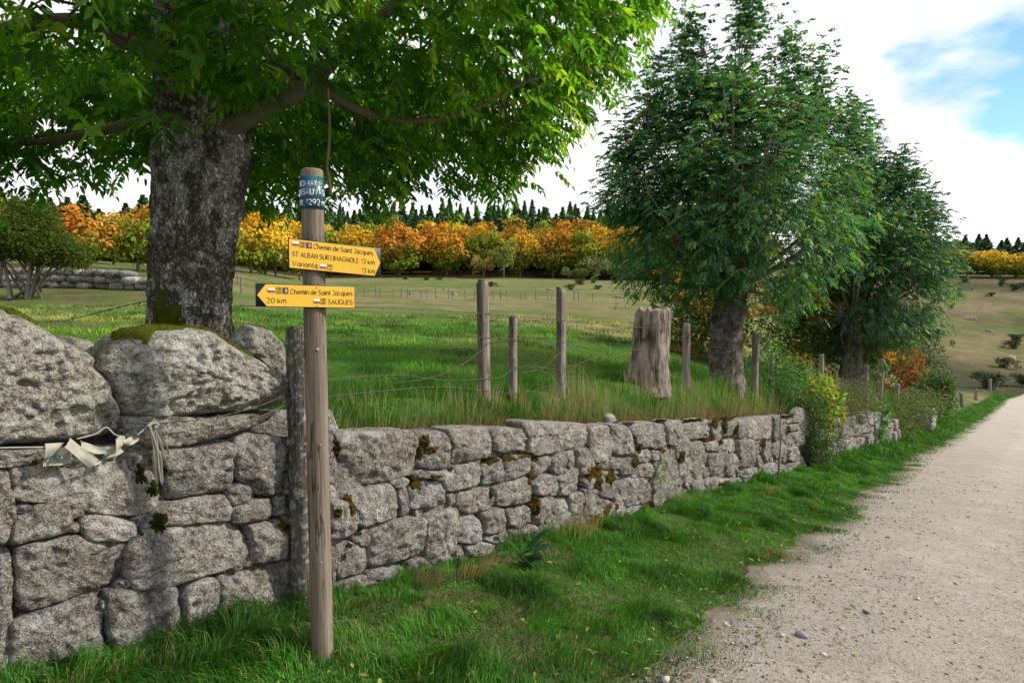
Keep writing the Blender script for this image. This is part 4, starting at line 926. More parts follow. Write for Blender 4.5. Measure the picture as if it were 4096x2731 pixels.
GLYPH = {
 'A': (.76, [[(0, 0), (.38, 1), (.76, 0)], [(.13, .33), (.63, .33)]]), 'B': (.60, [[(0, 0), (0, 1), (.32, 1)] + _arc(.32, .76, .24, .24, 90, -90) + [(0, .52)], [(.32, .52)] + _arc(.34, .26, .26, .26, 90, -90) + [(0, 0)]]),
 'C': (.74, [_arc(.40, .5, .40, .5, 42, 318, 16)]), 'D': (.72, [[(0, 0), (0, 1), (.26, 1)] + _arc(.26, .5, .46, .5, 90, -90) + [(0, 0)]]), 'E': (.50, [[(.5, 1), (0, 1), (0, 0), (.5, 0)], [(0, .52), (.44, .52)]]),
 'G': (.80, [_arc(.41, .5, .41, .5, 42, 340, 16) + [(.80, .46), (.48, .46)]]), 'I': (0, [[(0, 0), (0, 1)]]), 'J': (.42, [[(.08, 1), (.42, 1), (.42, .24)] + _arc(.21, .22, .21, .22, 0, -170)]), 'L': (.46, [[(0, 1), (0, 0), (.46, 0)]]),
 'M': (.80, [[(0, 0), (0, 1), (.40, .25), (.80, 1), (.80, 0)]]), 'N': (.66, [[(0, 0), (0, 1), (.66, 0), (.66, 1)]]), 'O': (.84, [_arc(.42, .5, .42, .5, 0, 360, 20)]), 'R': (.58, [[(0, 0), (0, 1), (.32, 1)] + _arc(.32, .75, .25, .25, 90, -90) + [(0, .5)], [(.3, .5), (.58, 0)]]),
 'S': (.58, [_arc(.29, .75, .26, .25, 30, 270) + _arc(.29, .25, .29, .25, 90, -150)]), 'T': (.58, [[(0, 1), (.58, 1)], [(.29, 1), (.29, 0)]]), 'U': (.64, [[(0, 1)] + _arc(.32, .3, .32, .3, 180, 360) + [(.64, 1)]]), 'V': (.72, [[(0, 1), (.36, 0), (.72, 1)]]),
 '0': (.58, [_arc(.29, .5, .29, .5, 0, 360, 18)]), '1': (.22, [[(0, .8), (.22, 1), (.22, 0)]]), '2': (.56, [_arc(.28, .72, .27, .28, 165, -40) + [(0, 0), (.56, 0)]]), '3': (.54, [_arc(.26, .76, .24, .24, 150, -90) + _arc(.26, .26, .28, .26, 90, -150)]),
 '4': (.60, [[(.44, 0), (.44, 1), (0, .28), (.60, .28)]]), '5': (.54, [[(.50, 1), (.08, 1), (.04, .54)] + _arc(.25, .32, .29, .32, 128, -150)]), '6': (.58, [_arc(.29, .3, .29, .3, 0, 360, 16), [(0, .3), (.06, .62), (.40, 1)]]), '9': (.58, [_arc(.29, .7, .29, .3, 0, 360, 16), [(.58, .7), (.52, .38), (.18, 0)]]),
 'a': (.54, [_o, [(.54, .7), (.54, 0)]]), 'c': (.50, [_arc(.28, .35, .28, .35, 48, 312, 14)]), 'd': (.54, [_o, [(.54, 1), (.54, 0)]]), 'e': (.56, [[(0, .36), (.55, .36)] + _arc(.28, .35, .28, .35, 0, 312, 14)]), 'h': (.50, [[(0, 0), (0, 1)], _n[1]]),
 'i': (0, [[(0, 0), (0, .7)], [(0, .90), (0, .98)]]), 'k': (.46, [[(0, 0), (0, 1)], [(.42, .7), (0, .28)], [(.14, .42), (.46, 0)]]), 'l': (0, [[(0, 0), (0, 1)]]), 'm': (.80, [[(0, 0), (0, .7)], _arc(.20, .46, .20, .24, 180, 0) + [(.40, 0)], _arc(.60, .46, .20, .24, 180, 0) + [(.80, 0)]]),
 'n': (.50, _n), 'q': (.54, [_o, [(.54, .7), (.54, -.28)]]), 'r': (.26, [[(0, 0), (0, .7)], _arc(.24, .44, .24, .26, 180, 80)]), 's': (.42, [_arc(.21, .53, .19, .17, 30, 270) + _arc(.21, .18, .21, .18, 90, -150)]), 't': (.28, [[(.10, .95), (.10, .12)] + _arc(.22, .12, .12, .12, 180, 280), [(-.03, .7), (.28, .7)]]),
 'u': (.50, [[(0, .7)] + _arc(.25, .26, .25, .26, 180, 360), [(.5, .7), (.5, 0)]]), '.': (0, [[(0, 0), (0, .07)]]), ' ': (.10, [])}
def text_strokes(body, gap_=0.24):
    x = 0.0; out = []
    for ch in body:
        w_, st_ = GLYPH[ch]
        for k in st_: out.append([(x + a, b) for a, b in k])
        x += w_ + gap_
    W_ = x - gap_
    return [[(a / W_, b) for a, b in k] for k in out]
def text_tubes(strokes, place, r):
    mb = MB()
    for k in strokes:
        mb.tube([place(a, b) for a, b in k], r, 5)
    return mb
def wrap_text(body, ang_mid, ang_w, zbase, cap):
    r = BR + 0.0004
    def place(a, b):
        an = ang_mid + (a - 0.5) * ang_w
        return (SPX + blx + r * math.cos(an), SPY + r * math.sin(an), zbase + b * cap)
    return text_tubes(text_strokes(body, 0.22), place, 0.0018).build('lettering', M['white'], band)
face = math.atan2(-SPY, -SPX - 0.0)                # towards the lens
wrap_text('DOMAINE', face - math.radians(15), math.radians(134), 2.108, 0.026)
wrap_text('DU SAUVAGE', face - math.radians(5), math.radians(182), 2.069, 0.026)
wrap_text('Alt. 1292 m', face - math.radians(9), math.radians(158), 2.022, 0.025)

def board(corner_l, corner_r, hgt_l, hgt_r, yaw_dir, nrm, point, texts, icons, lab, z_name):
    """a yellow arrow board; local coordinates: fraction along, fraction down"""
    cl = np.array(corner_l); cr = np.array(corner_r)     # top corners
    X = cr - cl; W = np.linalg.norm(X)
    dn = np.array([0, 0, -1.0])
    nr = np.array(nrm)
    Hh = hgt_l
    def pt(fx, fy, out=0.0):
        return cl + X * fx + dn * (hgt_l * (1 - fx) + hgt_r * fx) * fy + nr * out
    th_ = 0.012
    rim = [(0, 0), (1, 0), (1, 1), (0, 1)]
    mb = MB()
    Vv = [pt(a, b, 0.0) for a, b in rim] + [pt(a, b, -th_) for a, b in rim]
    mb.add(Vv, (), [(3, 2, 1, 0), (4, 5, 6, 7), (0, 1, 5, 4), (1, 2, 6, 5), (2, 3, 7, 6), (3, 0, 4, 7)])
    bd = mb.build('sign_board', M['black'], sp, loc=(pt(0, 0) + pt(1, 1)) / 2)
    bd['label'] = lab
    e = 0.012
    if point == 'R':
        fa = [(e * 0.5, 0.03), (0.925, 0.03), (0.992, 0.5), (0.925, 0.97), (e * 0.5, 0.97)]
    else:
        fa = [(0.995, 0.03), (0.995, 0.97), (0.10, 0.97), (0.012, 0.5), (0.095, 0.03)][::-1]
    f = [pt(a, b, 0.0015) for a, b in fa]
    build('yellow_face', f, polys=[tuple(range(len(f)))[::-1]], mat=M['plainyellow'], parent=bd)
    for body, x0, x1, base, cap in texts:
        text_tubes(text_strokes(body), lambda a_, b_: pt(x0 + (x1 - x0) * a_, base - b_ * cap, 0.0018), 0.00135).build('lettering', M['ink'], bd)
    def rect(nm, x0, x1, y0, y1, mt, out):
        build(nm, [pt(x0, y0, out), pt(x0, y1, out), pt(x1, y1, out), pt(x1, y0, out)], polys=[(0, 1, 2, 3)], mat=M[mt], parent=bd)
    for kind, x0, x1, y0, y1 in icons:
        if kind == 'mark':
            ym = y0 + (y1 - y0) * 0.52
            rect('white_stripe', x0, x1, y0, ym, 'white', 0.003); rect('red_stripe', x0, x1, ym, y1, 'red', 0.003)
        elif kind.startswith('GR'):
            wx = (x1 - x0) * 0.07; wy = (y1 - y0) * 0.06
            fr = MB()
            for a0, a1, b0, b1 in ((x0, x1, y0, y0 + wy), (x0, x1, y1 - wy, y1), (x0, x0 + wx, y0 + wy, y1 - wy), (x1 - wx, x1, y0 + wy, y1 - wy)):
                fr.add([pt(a0, b0, 0.003), pt(a0, b1, 0.003), pt(a1, b1, 0.003), pt(a1, b0, 0.003)], (), [(0, 1, 2, 3)])
            fr.build('route_frame', M['ink'], bd)
            for j, b in enumerate(kind.split()):
                wdt = 0.56 if len(b) > 1 else 0.28
                yy = y0 + (y1 - y0) * (0.46 if j == 0 else 0.88)
                text_tubes(text_strokes(b), lambda a_, b_: pt(x0 + (x1 - x0) * (0.5 + (a_ - 0.5) * wdt), yy - b_ * (y1 - y0) * 0.30, 0.0018), 0.0009).build('lettering', M['ink'], bd)
        else:
            rect('shell_panel', x0, x1, y0, y1, 'blue', 0.003)
            ray = MB(); cx = x0 + (x1 - x0) * 0.32; cy = y0 + (y1 - y0) * 0.5
            for a in np.linspace(-1.25, 1.25, 8):
                ex = cx + (x1 - x0) * 0.52 * math.cos(a); ey = cy + (y1 - y0) * 0.44 * math.sin(a)
                dx, dy = -(ey - cy), (ex - cx); l = 0.10
                ray.add([pt(cx, cy, 0.004), pt(ex + dx * l * (x1 - x0) / (y1 - y0), ey + dy * l * (y1 - y0) / (x1 - x0), 0.004), pt(ex - dx * l * (x1 - x0) / (y1 - y0), ey - dy * l * (y1 - y0) / (x1 - x0), 0.004)], [(0, 1, 2)])
            ray.build('shell_rays', M['shell'], bd)
    for fx, fy in ((0.30, 0.10), (0.30, 0.90)) if point == 'R' else ((0.60, 0.10), (0.60, 0.92)):
        MB().tube([pt(fx, fy, 0.0), pt(fx, fy, 0.0035)], 0.0032, 8).build('screw', M['bolt'], bd)
    return bd
def BP(u, v, D):                                    # metres right, up of the lens axis level at forward distance D
    return (u * D, D, 1.6 + v * D)
yaw = math.radians(30)
nrm = (math.sin(yaw), -math.cos(yaw), 0.0)
dirx = np.array([math.cos(yaw), math.sin(yaw), 0.0])
# the boards touch the front of the pole
front = np.array([SPX - 0.004, SPY, 0]) + np.array(nrm) * (PR + 0.013)
def on_board(px_left, px_right, zl_top, zr_top, hl, hr, point, texts, icons, lab):
    # px_left / px_right: distance along the board from the pole axis
    a = front + dirx * px_left; b = front + dirx * px_right
    return board((a[0], a[1], zl_top), (b[0], b[1], zr_top), hl, hr, dirx, nrm, point, texts, icons, lab, '')
U0, U1 = 440.0, 1238.0
def fu(x): return (x - U0) / (U1 - U0)
up_txt = [('Chemin de Saint Jacques', fu(648), fu(1165), 0.265, 0.155), ('ST ALBAN SUR LIMAGNOLE', fu(472), fu(1035), 0.585, 0.155), ('13 km', fu(1060), fu(1178), 0.585, 0.155),
          ('Variante', fu(472), fu(678), 0.895, 0.155), ('13 km', fu(1062), fu(1180), 0.895, 0.155)]
up_ic = [('mark', fu(470), fu(526), 0.10, 0.235), ('GR 65', fu(533), fu(577), 0.085, 0.27), ('shell', fu(587), fu(632), 0.085, 0.27), ('mark', fu(698), fu(754), 0.76, 0.885), ('GR 4', fu(760), fu(803), 0.735, 0.92)]
on_board(-0.130, 0.312, 1.863, 1.828, 0.141, 0.141, 'R', up_txt, up_ic, 'upper yellow board pointing right')
L0, L1 = 122.0, 1003.0
def fl(x): return (x - L0) / (L1 - L0)
lo_txt = [('Chemin de Saint Jacques', fl(415), fl(980), 0.415, 0.205), ('20 km', fl(212), fl(377), 0.82, 0.205), ('SAUGUES', fl(753), fl(980), 0.82, 0.205)]
lo_ic = [('mark', fl(222), fl(283), 0.185, 0.375), ('GR 65', fl(292), fl(341), 0.145, 0.415), ('shell', fl(351), fl(398), 0.145, 0.415), ('mark', fl(620), fl(676), 0.61, 0.80), ('GR 65', fl(684), fl(730), 0.575, 0.83)]
on_board(-0.278, 0.178, 1.653, 1.640, 0.106, 0.106, 'L', lo_txt, lo_ic, 'lower yellow board pointing left')
for z, a in ((1.34, 0.15), (0.88, 0.25), (0.30, 0.1)):
    c = np.array([SPX + lean(z)[0], SPY, z]); d = np.array([math.cos(face + a), math.sin(face + a), 0])
    MB().tube([c + d * (PR - 0.004), c + d * (PR + 0.004)], 0.008 if z > 1 else 0.005, 10).build('bolt', M['bolt'], sp)

# ------------------------------------------------------------------ posts and stump
def post(s, n, ztop, r, label, mt='greywood', lean_=(0, 0), square=0.35, seed=0, name='fence_post', split=False, sub=0.25, group=None):
    x, y = (float(v) for v in xy(s, n)); z0 = h1(x, y)
    ns = 20; nz_ = 26
    th = np.linspace(0, 2 * np.pi, ns, endpoint=False)
    rows = []
    sq = 1 + square * (np.maximum(np.abs(np.cos(th)), np.abs(np.sin(th))) ** -1 - 1.0)
    for i in range(nz_):
        f = i / (nz_ - 1.0); z = z0 - sub + f * (ztop - z0 + sub)
        rr_ = r * sq * (1.06 - 0.10 * f) * (1 + 0.10 * fbm(np.cos(th) * 1.5 + seed, np.sin(th) * 1.5, z * 1.6, 3) + 0.06 * fbm(np.cos(th) * 6, np.sin(th) * 6 + seed, z * 0.7, 2))
        zz2 = np.full(ns, z)
        if i == nz_ - 1: zz2 = zz2 + 0.02 * fbm(np.cos(th) * 2, np.sin(th) * 2, seed + 3.0, 2) + 0.01 * np.cos(th + seed)
        rows.append(np.stack([x + lean_[0] * (z - z0) + rr_ * np.cos(th + TH), y + lean_[1] * (z - z0) + rr_ * np.sin(th + TH), zz2], 1))
    V = np.concatenate(rows + [[[x + lean_[0] * (ztop - z0), y + lean_[1] * (ztop - z0), ztop - (0.03 if split else 0.0)]]])
    q = [(i * ns + j, i * ns + (j + 1) % ns, (i + 1) * ns + (j + 1) % ns, (i + 1) * ns + j) for i in range(nz_ - 1) for j in range(ns)]
    t = [((nz_ - 1) * ns + j, (nz_ - 1) * ns + (j + 1) % ns, nz_ * ns) for j in range(ns)]
    return tag(build(name, V, t, q, M[mt], loc=(x, y, z0)), label, 'post', group)
G1 = 'posts of the barbed wire fence on the bank'
post(-0.18, 0.8, 1.73, 0.050, 'tall squared grey fence post nearest to the signpost', square=0.8, seed=1, lean_=(-0.02, 0), group=G1)
post(0.26, 0.8, 1.38, 0.040, 'short weathered fence post between the two tall squared posts', 'greywood', seed=2, square=0.2, group=G1)
post(1.12, 0.8, 1.67, 0.046, 'tall pale fence post with a split top, left of the stump', square=0.8, seed=3, split=True, group=G1)
post(4.70, 0.9, 1.17, 0.055, 'lichen-grey fence post between the stump and the second ash', 'greywood', seed=4, square=0.3, group=G1)
post(7.42, 0.75, 0.90, 0.062, 'fence post close against the right side of the second ash', seed=5, square=0.3, group=G1)
post(9.0, 0.95, 0.42, 0.055, 'small fence post half hidden by the pale green bush', seed=6, square=0.3, group=G1)
post(12.8, 0.9, 0.13, 0.060, 'fence post standing in tall dry grass left of the third ash', seed=7, square=0.3, lean_=(-0.03, 0), group=G1)
post(15.2, 0.35, -0.28, 0.070, 'bluish fence post beside the trunk of the third ash', seed=8, square=0.3, group=G1)
post(20.4, 0.9, -0.52, 0.100, 'thick leaning fence post right of the third ash', seed=9, square=0.3, lean_=(0.05, 0), group=G1)
post(24.0, 0.9, -1.75, 0.085, 'fence post in front of the red-leaved shrub', seed=10, square=0.3, group=G1)
post(46.0, 0.5, -4.55, 0.10, 'dark leaning fence post beyond the dark round shrub', 'oldwood', seed=11, square=0.3, lean_=(-0.12, 0), group=G1)
post(57.0, 0.5, -5.5, 0.11, 'pale fence post at the far bend of the lane', seed=12, square=0.3, group=G1)
post(74.0, 0.5, -6.4, 0.13, 'farthest pale fence post at the right edge of the picture', seed=13, square=0.3, group=G1)
post(-2.805, -0.075, 1.42, 0.088, 'dark old lichen-covered wooden post set against the wall behind the signpost', 'oldwood', seed=14, square=0.6, name='old_post')

st = empty('tree_stump', P(3.41, 0.9, hsn(3.41, 0.9)), 'tall hollow weathered grey tree stump standing on the bank', 'stump')
x0, y0 = (float(v) for v in xy(3.41, 0.9)); z0 = h1(x0, y0); nt, nzr = 72, 46
th = np.linspace(0, 2 * np.pi, nt, endpoint=False); rows = []
ztop_ = 1.39 + 0.045 * fbm(np.cos(th) * 5, np.sin(th) * 5, 1.0, 3)
for i in range(nzr):
    f = i / (nzr - 1.0); z = z0 - 0.15 + f * (ztop_ - z0 + 0.15)
    r = 0.272 - 0.035 * f + 0.06 * (1 - f) ** 5
    gro = np.abs(fbm(np.cos(th) * 4 + 0.3 * f, np.sin(th) * 4, 2.0 + f * 1.1, 4))
    r = r * (1 + 0.16 * fbm(np.cos(th) * 1.4, np.sin(th) * 1.4, f * 1.2, 3)) - 0.05 * np.clip(0.28 - gro, 0, 1) * 2 + 0.02 * fbm(np.cos(th) * 9, np.sin(th) * 9, f * 5, 2)
    hole = np.exp(-(((th - math.radians(255)) % (2 * np.pi)) / 0.30) ** 2 - ((f - 0.62) / 0.10) ** 2) + np.exp(-(((math.radians(255) - th) % (2 * np.pi)) / 0.30) ** 2 - ((f - 0.62) / 0.10) ** 2)
    r = r - 0.15 * np.clip(hole, 0, 1)
    rows.append(np.stack([x0 + 0.05 * f + r * np.cos(th), y0 + r * np.sin(th), z], 1))
for fr, dz in ((0.80, 0.02), (0.72, -0.12), (0.55, -0.22), (0.2, -0.25)):
    p = rows[nzr - 1]; c = p.mean(0)
    rows.append(np.concatenate([c[:2] + (p[:, :2] - c[:2]) * fr, (p[:, 2] + dz)[:, None]], 1))
nr_ = len(rows)
V = np.concatenate(rows + [[rows[-1].mean(0)]])
q = [(i * nt + j, i * nt + (j + 1) % nt, (i + 1) * nt + (j + 1) % nt, (i + 1) * nt + j) for i in range(nr_ - 1) for j in range(nt)]
t = [((nr_ - 1) * nt + j, (nr_ - 1) * nt + (j + 1) % nt, nr_ * nt) for j in range(nt)]
build('trunk', V, t, q, M['stumpwood'], st, smooth=False)
wr = MB(); a = np.linspace(0, 2 * np.pi, 40)
wr.tube(np.stack([x0 + 0.03 + 0.268 * np.cos(a), y0 + 0.268 * np.sin(a), 1.18 + 0.03 * np.sin(a * 3)], 1), 0.004, 5)
wr.build('wire_loop', M['wire'], st)

# ------------------------------------------------------------------ barbed wire
def barbed(pts, label, r=0.0026, barb=0.11, gap_=True):
    pts = spline(pts, 10); mb = MB()
    seg = np.linalg.norm(np.diff(pts, axis=0), axis=1); L = np.concatenate([[0], np.cumsum(seg)])
    m = max(12, int(L[-1] / 0.02)); u = np.linspace(0, L[-1], m)
    c = np.stack([np.interp(u, L, pts[:, i]) for i in range(3)], 1)
    mb.tube(c, r * (1 + 0.35 * np.sin(u * 120)), 5)
    for d in np.arange(0.05, L[-1], barb):
        p0 = np.array([np.interp(d, L, pts[:, i]) for i in range(3)])
        for k in range(2):
            v = RNG.normal(size=3); v /= np.linalg.norm(v)
            mb.tube([p0 - v * 0.014, p0, p0 + v * 0.014], [0.0008, 0.003, 0.0008], 3)
    return tag(mb.build('barbed_wire', M['wire'], loc=pts[0]), label, 'barbed wire', 'strands of the barbed wire fence')
WIRES = [
 (0.8, [(-2.75, 1.53), (-1.38, 1.49), (-0.97, 1.47), (-0.25, 1.43), (0.23, 1.39), (1.15, 1.32), (1.60, 1.28), (2.68, 1.19), (3.2, 1.17)], 'topmost barbed wire strand running from the lower yellow board to the stump'),
 (0.8, [(-2.7, 1.27), (-1.42, 1.25), (-0.97, 1.23), (-0.25, 1.20), (0.23, 1.16), (1.15, 1.08), (2.61, 0.91), (3.2, 0.88)], 'second barbed wire strand, straight and silvery, below the topmost one'),
 (0.78, [(-1.40, 0.89), (-1.00, 0.89), (-0.62, 0.96), (-0.32, 1.08), (-0.16, 1.16), (-0.02, 1.15), (0.15, 1.04), (0.17, 0.93)], 'loose barbed wire arching up to the tall post nearest the signpost'),
 (0.8, [(-2.2, 0.98), (-1.36, 0.95), (-0.98, 0.88), (-0.68, 0.84), (-0.25, 0.81), (0.00, 0.80), (0.33, 0.88), (1.04, 0.78)], 'low sagging barbed wire strand above the grass tufts'),
 (0.82, [(0.35, 0.81), (0.73, 0.83), (1.02, 0.95), (1.40, 1.06), (1.66, 1.10), (2.10, 1.14), (2.39, 1.13), (2.67, 1.03)], 'slack barbed wire rising in an arc from the short post to the stump'),
 (0.85, [(0.41, 0.93), (0.62, 0.83), (1.14, 0.72), (1.53, 0.82), (1.93, 0.86), (2.33, 0.84), (2.70, 0.84)], 'lowest slack barbed wire dipping across the split-topped post'),
 (0.8, [(-2.2, 0.86), (-0.98, 0.81), (-0.35, 0.72), (0.31, 0.61), (1.04, 0.64), (1.79, 0.63)], 'barbed wire lying almost in the long grass of the bank'),
 (0.9, [(3.65, 1.02), (4.54, 0.91), (5.22, 0.81), (6.5, 0.67), (7.44, 0.63), (9.0, 0.4)], 'upper barbed wire between the stump and the second ash'),
 (0.9, [(3.65, 0.79), (5.23, 0.62), (6.26, 0.53), (7.44, 0.42), (9.0, 0.2)], 'lower barbed wire between the stump and the second ash')]
for n_, pts, lab in WIRES:
    barbed(np.array([np.array(P(a, n_ - 0.05, b)).ravel() for a, b in pts]), lab)
barbed(np.array([np.array(P(a, n_, b)).ravel() for a, b, n_ in [(-4.06, 1.44, .2), (-3.97, 1.455, .3), (-3.63, 1.49, .7), (-3.26, 1.54, 1.05), (-3.03, 1.57, 1.16)]]), 'barbed wire strung from the huge left boulder to the big ash trunk', 0.003)
barbed(np.array([np.array(P(a, n_, b)).ravel() for a, b, n_ in [(-3.80, 1.015, -.02), (-3.67, 0.99, -.06), (-3.4, 0.975, -.07), (-3.1, 1.0, -.07), (-2.86, 1.06, -.07)]]), 'barbed wire pulled across the front of the wedge-shaped boulder', 0.0022)
mb = MB()
for k in range(9):
    o = RNG.uniform(-0.012, 0.012, 3)
    mb.tube(spline([np.array(P(-3.36, -0.03, 0.885)).ravel() + o * 2, np.array(P(-3.2, -0.05, 0.905)).ravel() + o, np.array(P(-3.0, -0.06, 0.955)).ravel() + o, np.array(P(-2.86, -0.07, 1.01)).ravel() + o], 6), 0.0018, 4)
tag(mb.build('wire_bundle', M['wire'], loc=P(-3.1, -0.05, 0.93).ravel()), 'bundle of loose plain wires under the wedge-shaped boulder', 'wire')

# ------------------------------------------------------------------ torn fence tape and frayed rope
def ribbon(mb, pts, width, tw=0.0, nn=-0.075, seed=0):
    pts = np.array(pts, float); m = 10
    u = np.linspace(0, 1, m); L = np.linspace(0, 1, len(pts))
    c = np.stack([np.interp(u, L, pts[:, 0]), np.interp(u, L, pts[:, 1])], 1)
    d = np.gradient(c, axis=0); d /= np.linalg.norm(d, axis=1, keepdims=True)
    nr = np.stack([-d[:, 1], d[:, 0]], 1)
    V = []
    for j in np.linspace(-1, 1, 5):
        e = c + nr * width * 0.5 * j
        off = nn - 0.012 * np.sin(u * 5 + j * 1.4 + seed) - 0.008 * fbm(u * 4, u * 0 + j * 2, seed, 2) + tw * j * 0.02
        V.append(P(e[:, 0], off, e[:, 1]))
    V = np.stack(V, 1).reshape(-1, 3)
    q = [(i * 5 + j, i * 5 + j + 1, (i + 1) * 5 + j + 1, (i + 1) * 5 + j) for i in range(m - 1) for j in range(4)]
    mb.add(V, (), q)
mb = MB()
ribbon(mb, [(-4.068, 0.972), (-4.078, 0.876)], 0.075, 0.4, -0.10, 1)
ribbon(mb, [(-4.045, 0.950), (-4.035, 0.876)], 0.042, -0.8, -0.112, 6)
ribbon(mb, [(-4.03, 0.972), (-3.93, 0.86)], 0.046, 0.3, -0.125, 2)
ribbon(mb, [(-3.965, 0.945), (-3.9, 0.908), (-3.83, 0.900)], 0.032, 0.5, -0.09, 3)
ribbon(mb, [(-3.925, 0.858), (-3.87, 0.866), (-3.807, 0.897)], 0.022, 0.2, -0.11, 4)
ribbon(mb, [(-3.808, 0.962), (-3.826, 0.888)], 0.036, 0.6, -0.115, 5)
ribbon(mb, [(-3.80, 0.922), (-3.725, 0.940)], 0.036, -0.5, -0.105, 7)
for pts in ([(-4.40, 1.0), (-4.265, 0.986), (-4.089, 0.958)], [(-3.985, 0.975), (-3.912, 0.985), (-3.865, 1.008), (-3.835, 0.975), (-3.812, 0.958)], [(-3.735, 0.950), (-3.70, 0.975), (-3.672, 0.992)]):
    mb.tube(spline([np.array(P(a, -0.10, b)).ravel() for a, b in pts], 6), 0.0035, 6, rough=0.3)
tape = tag(mb.build('fence_tape', M['tape'], smooth=True, loc=P(-4.0, -0.1, 0.92).ravel()), 'torn off-white plastic fence tape knotted along the left wall', 'tape')
mb = MB(); ribbon(mb, [(-4.094, 0.930), (-4.090, 0.905)], 0.012, 0, -0.118, 1); ribbon(mb, [(-4.072, 0.916), (-4.055, 0.912)], 0.014, 0, -0.118, 1)
mb.build('faded_print', M['teal'], tape)
mb = MB()
for pts in ([(-3.685, .99), (-3.669, .945), (-3.66, .836), (-3.654, .709)], [(-3.651, .971), (-3.647, .887), (-3.635, .835), (-3.633, .711)], [(-3.652, .967), (-3.623, .883), (-3.615, .824)], [(-3.68, .985), (-3.655, .89), (-3.652, .80), (-3.645, .72)]):
    for k in range(3):
        o = RNG.uniform(-0.006, 0.006, 3)
        mb.tube(spline([np.array(P(a, -0.10, b)).ravel() + o * (1 + i) for i, (a, b) in enumerate(pts)], 6), [0.005] * (6 * (len(pts) - 1)) + [0.0025], 5, rough=0.4, seed=k)
mb.tube(spline([np.array(P(a, -0.11, b)).ravel() for a, b in [(-3.69, .985), (-3.665, 1.0), (-3.64, .985), (-3.66, .975)]], 5), 0.009, 6)
tag(mb.build('frayed_rope', M['rope'], loc=P(-3.66, -0.1, 0.99).ravel()), 'frayed grey rope ends hanging down the left wall', 'rope')

# ------------------------------------------------------------------ leaves
def norm(v): return v / (np.linalg.norm(v, axis=-1, keepdims=True) + 1e-9)
def leaflet_mesh(base, dirv, nrm_, L, wd, tint, fine=True):
    """blades of leaflets, slightly folded along the midrib; returns V, quads(or tris), colours"""
    d = norm(dirv); side = norm(np.cross(nrm_, d)); up = np.cross(d, side)
    L = L[:, None]; w = wd[:, None]
    if fine:
        tip = base + d * L - up * L * 0.14
        f = [base, base + d * L * 0.30 + side * w * 0.42 + up * w * 0.16, base + d * L * 0.66 + side * w * 0.36 + up * w * 0.10 - up * L * 0.05, tip,
             base + d * L * 0.66 - side * w * 0.36 + up * w * 0.10 - up * L * 0.05, base + d * L * 0.30 - side * w * 0.42 + up * w * 0.16]
        V = np.stack(f, 1); n = len(base); o = (np.arange(n) * 6)[:, None]
        q = np.concatenate([o + np.array([0, 1, 2, 3]), o + np.array([0, 3, 4, 5])])
        return V.reshape(-1, 3), q, np.repeat(tint, 6, 0)
    V = np.stack([base, base + d * L * 0.45 + side * w * 0.5 + up * w * 0.15, base + d * L - up * L * 0.12, base + d * L * 0.45 - side * w * 0.5 + up * w * 0.15], 1)
    n = len(base); o = (np.arange(n) * 4)[:, None]
    return V.reshape(-1, 3), o + np.array([0, 1, 2, 3]), np.repeat(tint, 4, 0)
def compound(Pp, A, rg, rach, llen, tint, fine=True, pairs=4, droop=0.35):
    """pinnate ash leaves from Pp along A"""
    n = len(Pp); A = norm(A)
    up0 = np.tile([0, 0, 1.0], (n, 1)); side = norm(np.cross(A, up0) + 1e-4); nr = norm(np.cross(side, A) + 0.25 * rg.normal(size=(n, 3)))
    side = norm(np.cross(A, nr))
    B, Dv, Nn, Ls, Ws, Cs = [], [], [], [], [], []
    for k in range(pairs + 1):
        f = 0.30 + 0.70 * k / pairs
        p = Pp + A * (rach * f)[:, None] - np.array([0, 0, 1.0]) * (droop * rach * f * f)[:, None]
        Ak = norm(A - np.array([0, 0, 1.0]) * (2 * droop * f))
        for sgn in ((-1, 1) if k < pairs else (0,)):
            dv = Ak * (0.62 if sgn else 1.0) + side * sgn * 0.9 - np.array([0, 0, 0.28]) + 0.12 * rg.normal(size=(n, 3))
            B.append(p); Dv.append(dv); Nn.append(nr + 0.25 * rg.normal(size=(n, 3)))
            l = llen * (0.8 + 0.25 * math.sin(math.pi * f)) * rg.uniform(0.85, 1.15, n)
            Ls.append(l); Ws.append(l * rg.uniform(0.36, 0.44, n)); Cs.append(tint * rg.uniform(0.88, 1.12, (n, 1)))
    return leaflet_mesh(np.concatenate(B), np.concatenate(Dv), np.concatenate(Nn), np.concatenate(Ls), np.concatenate(Ws), np.concatenate(Cs), fine)
def tints(rg, n, cols, wts, jit=0.18):
    c = np.array(cols)[rg.choice(len(cols), n, p=np.array(wts) / sum(wts))]
    return c * rg.uniform(1 - jit, 1 + jit, (n, 1))

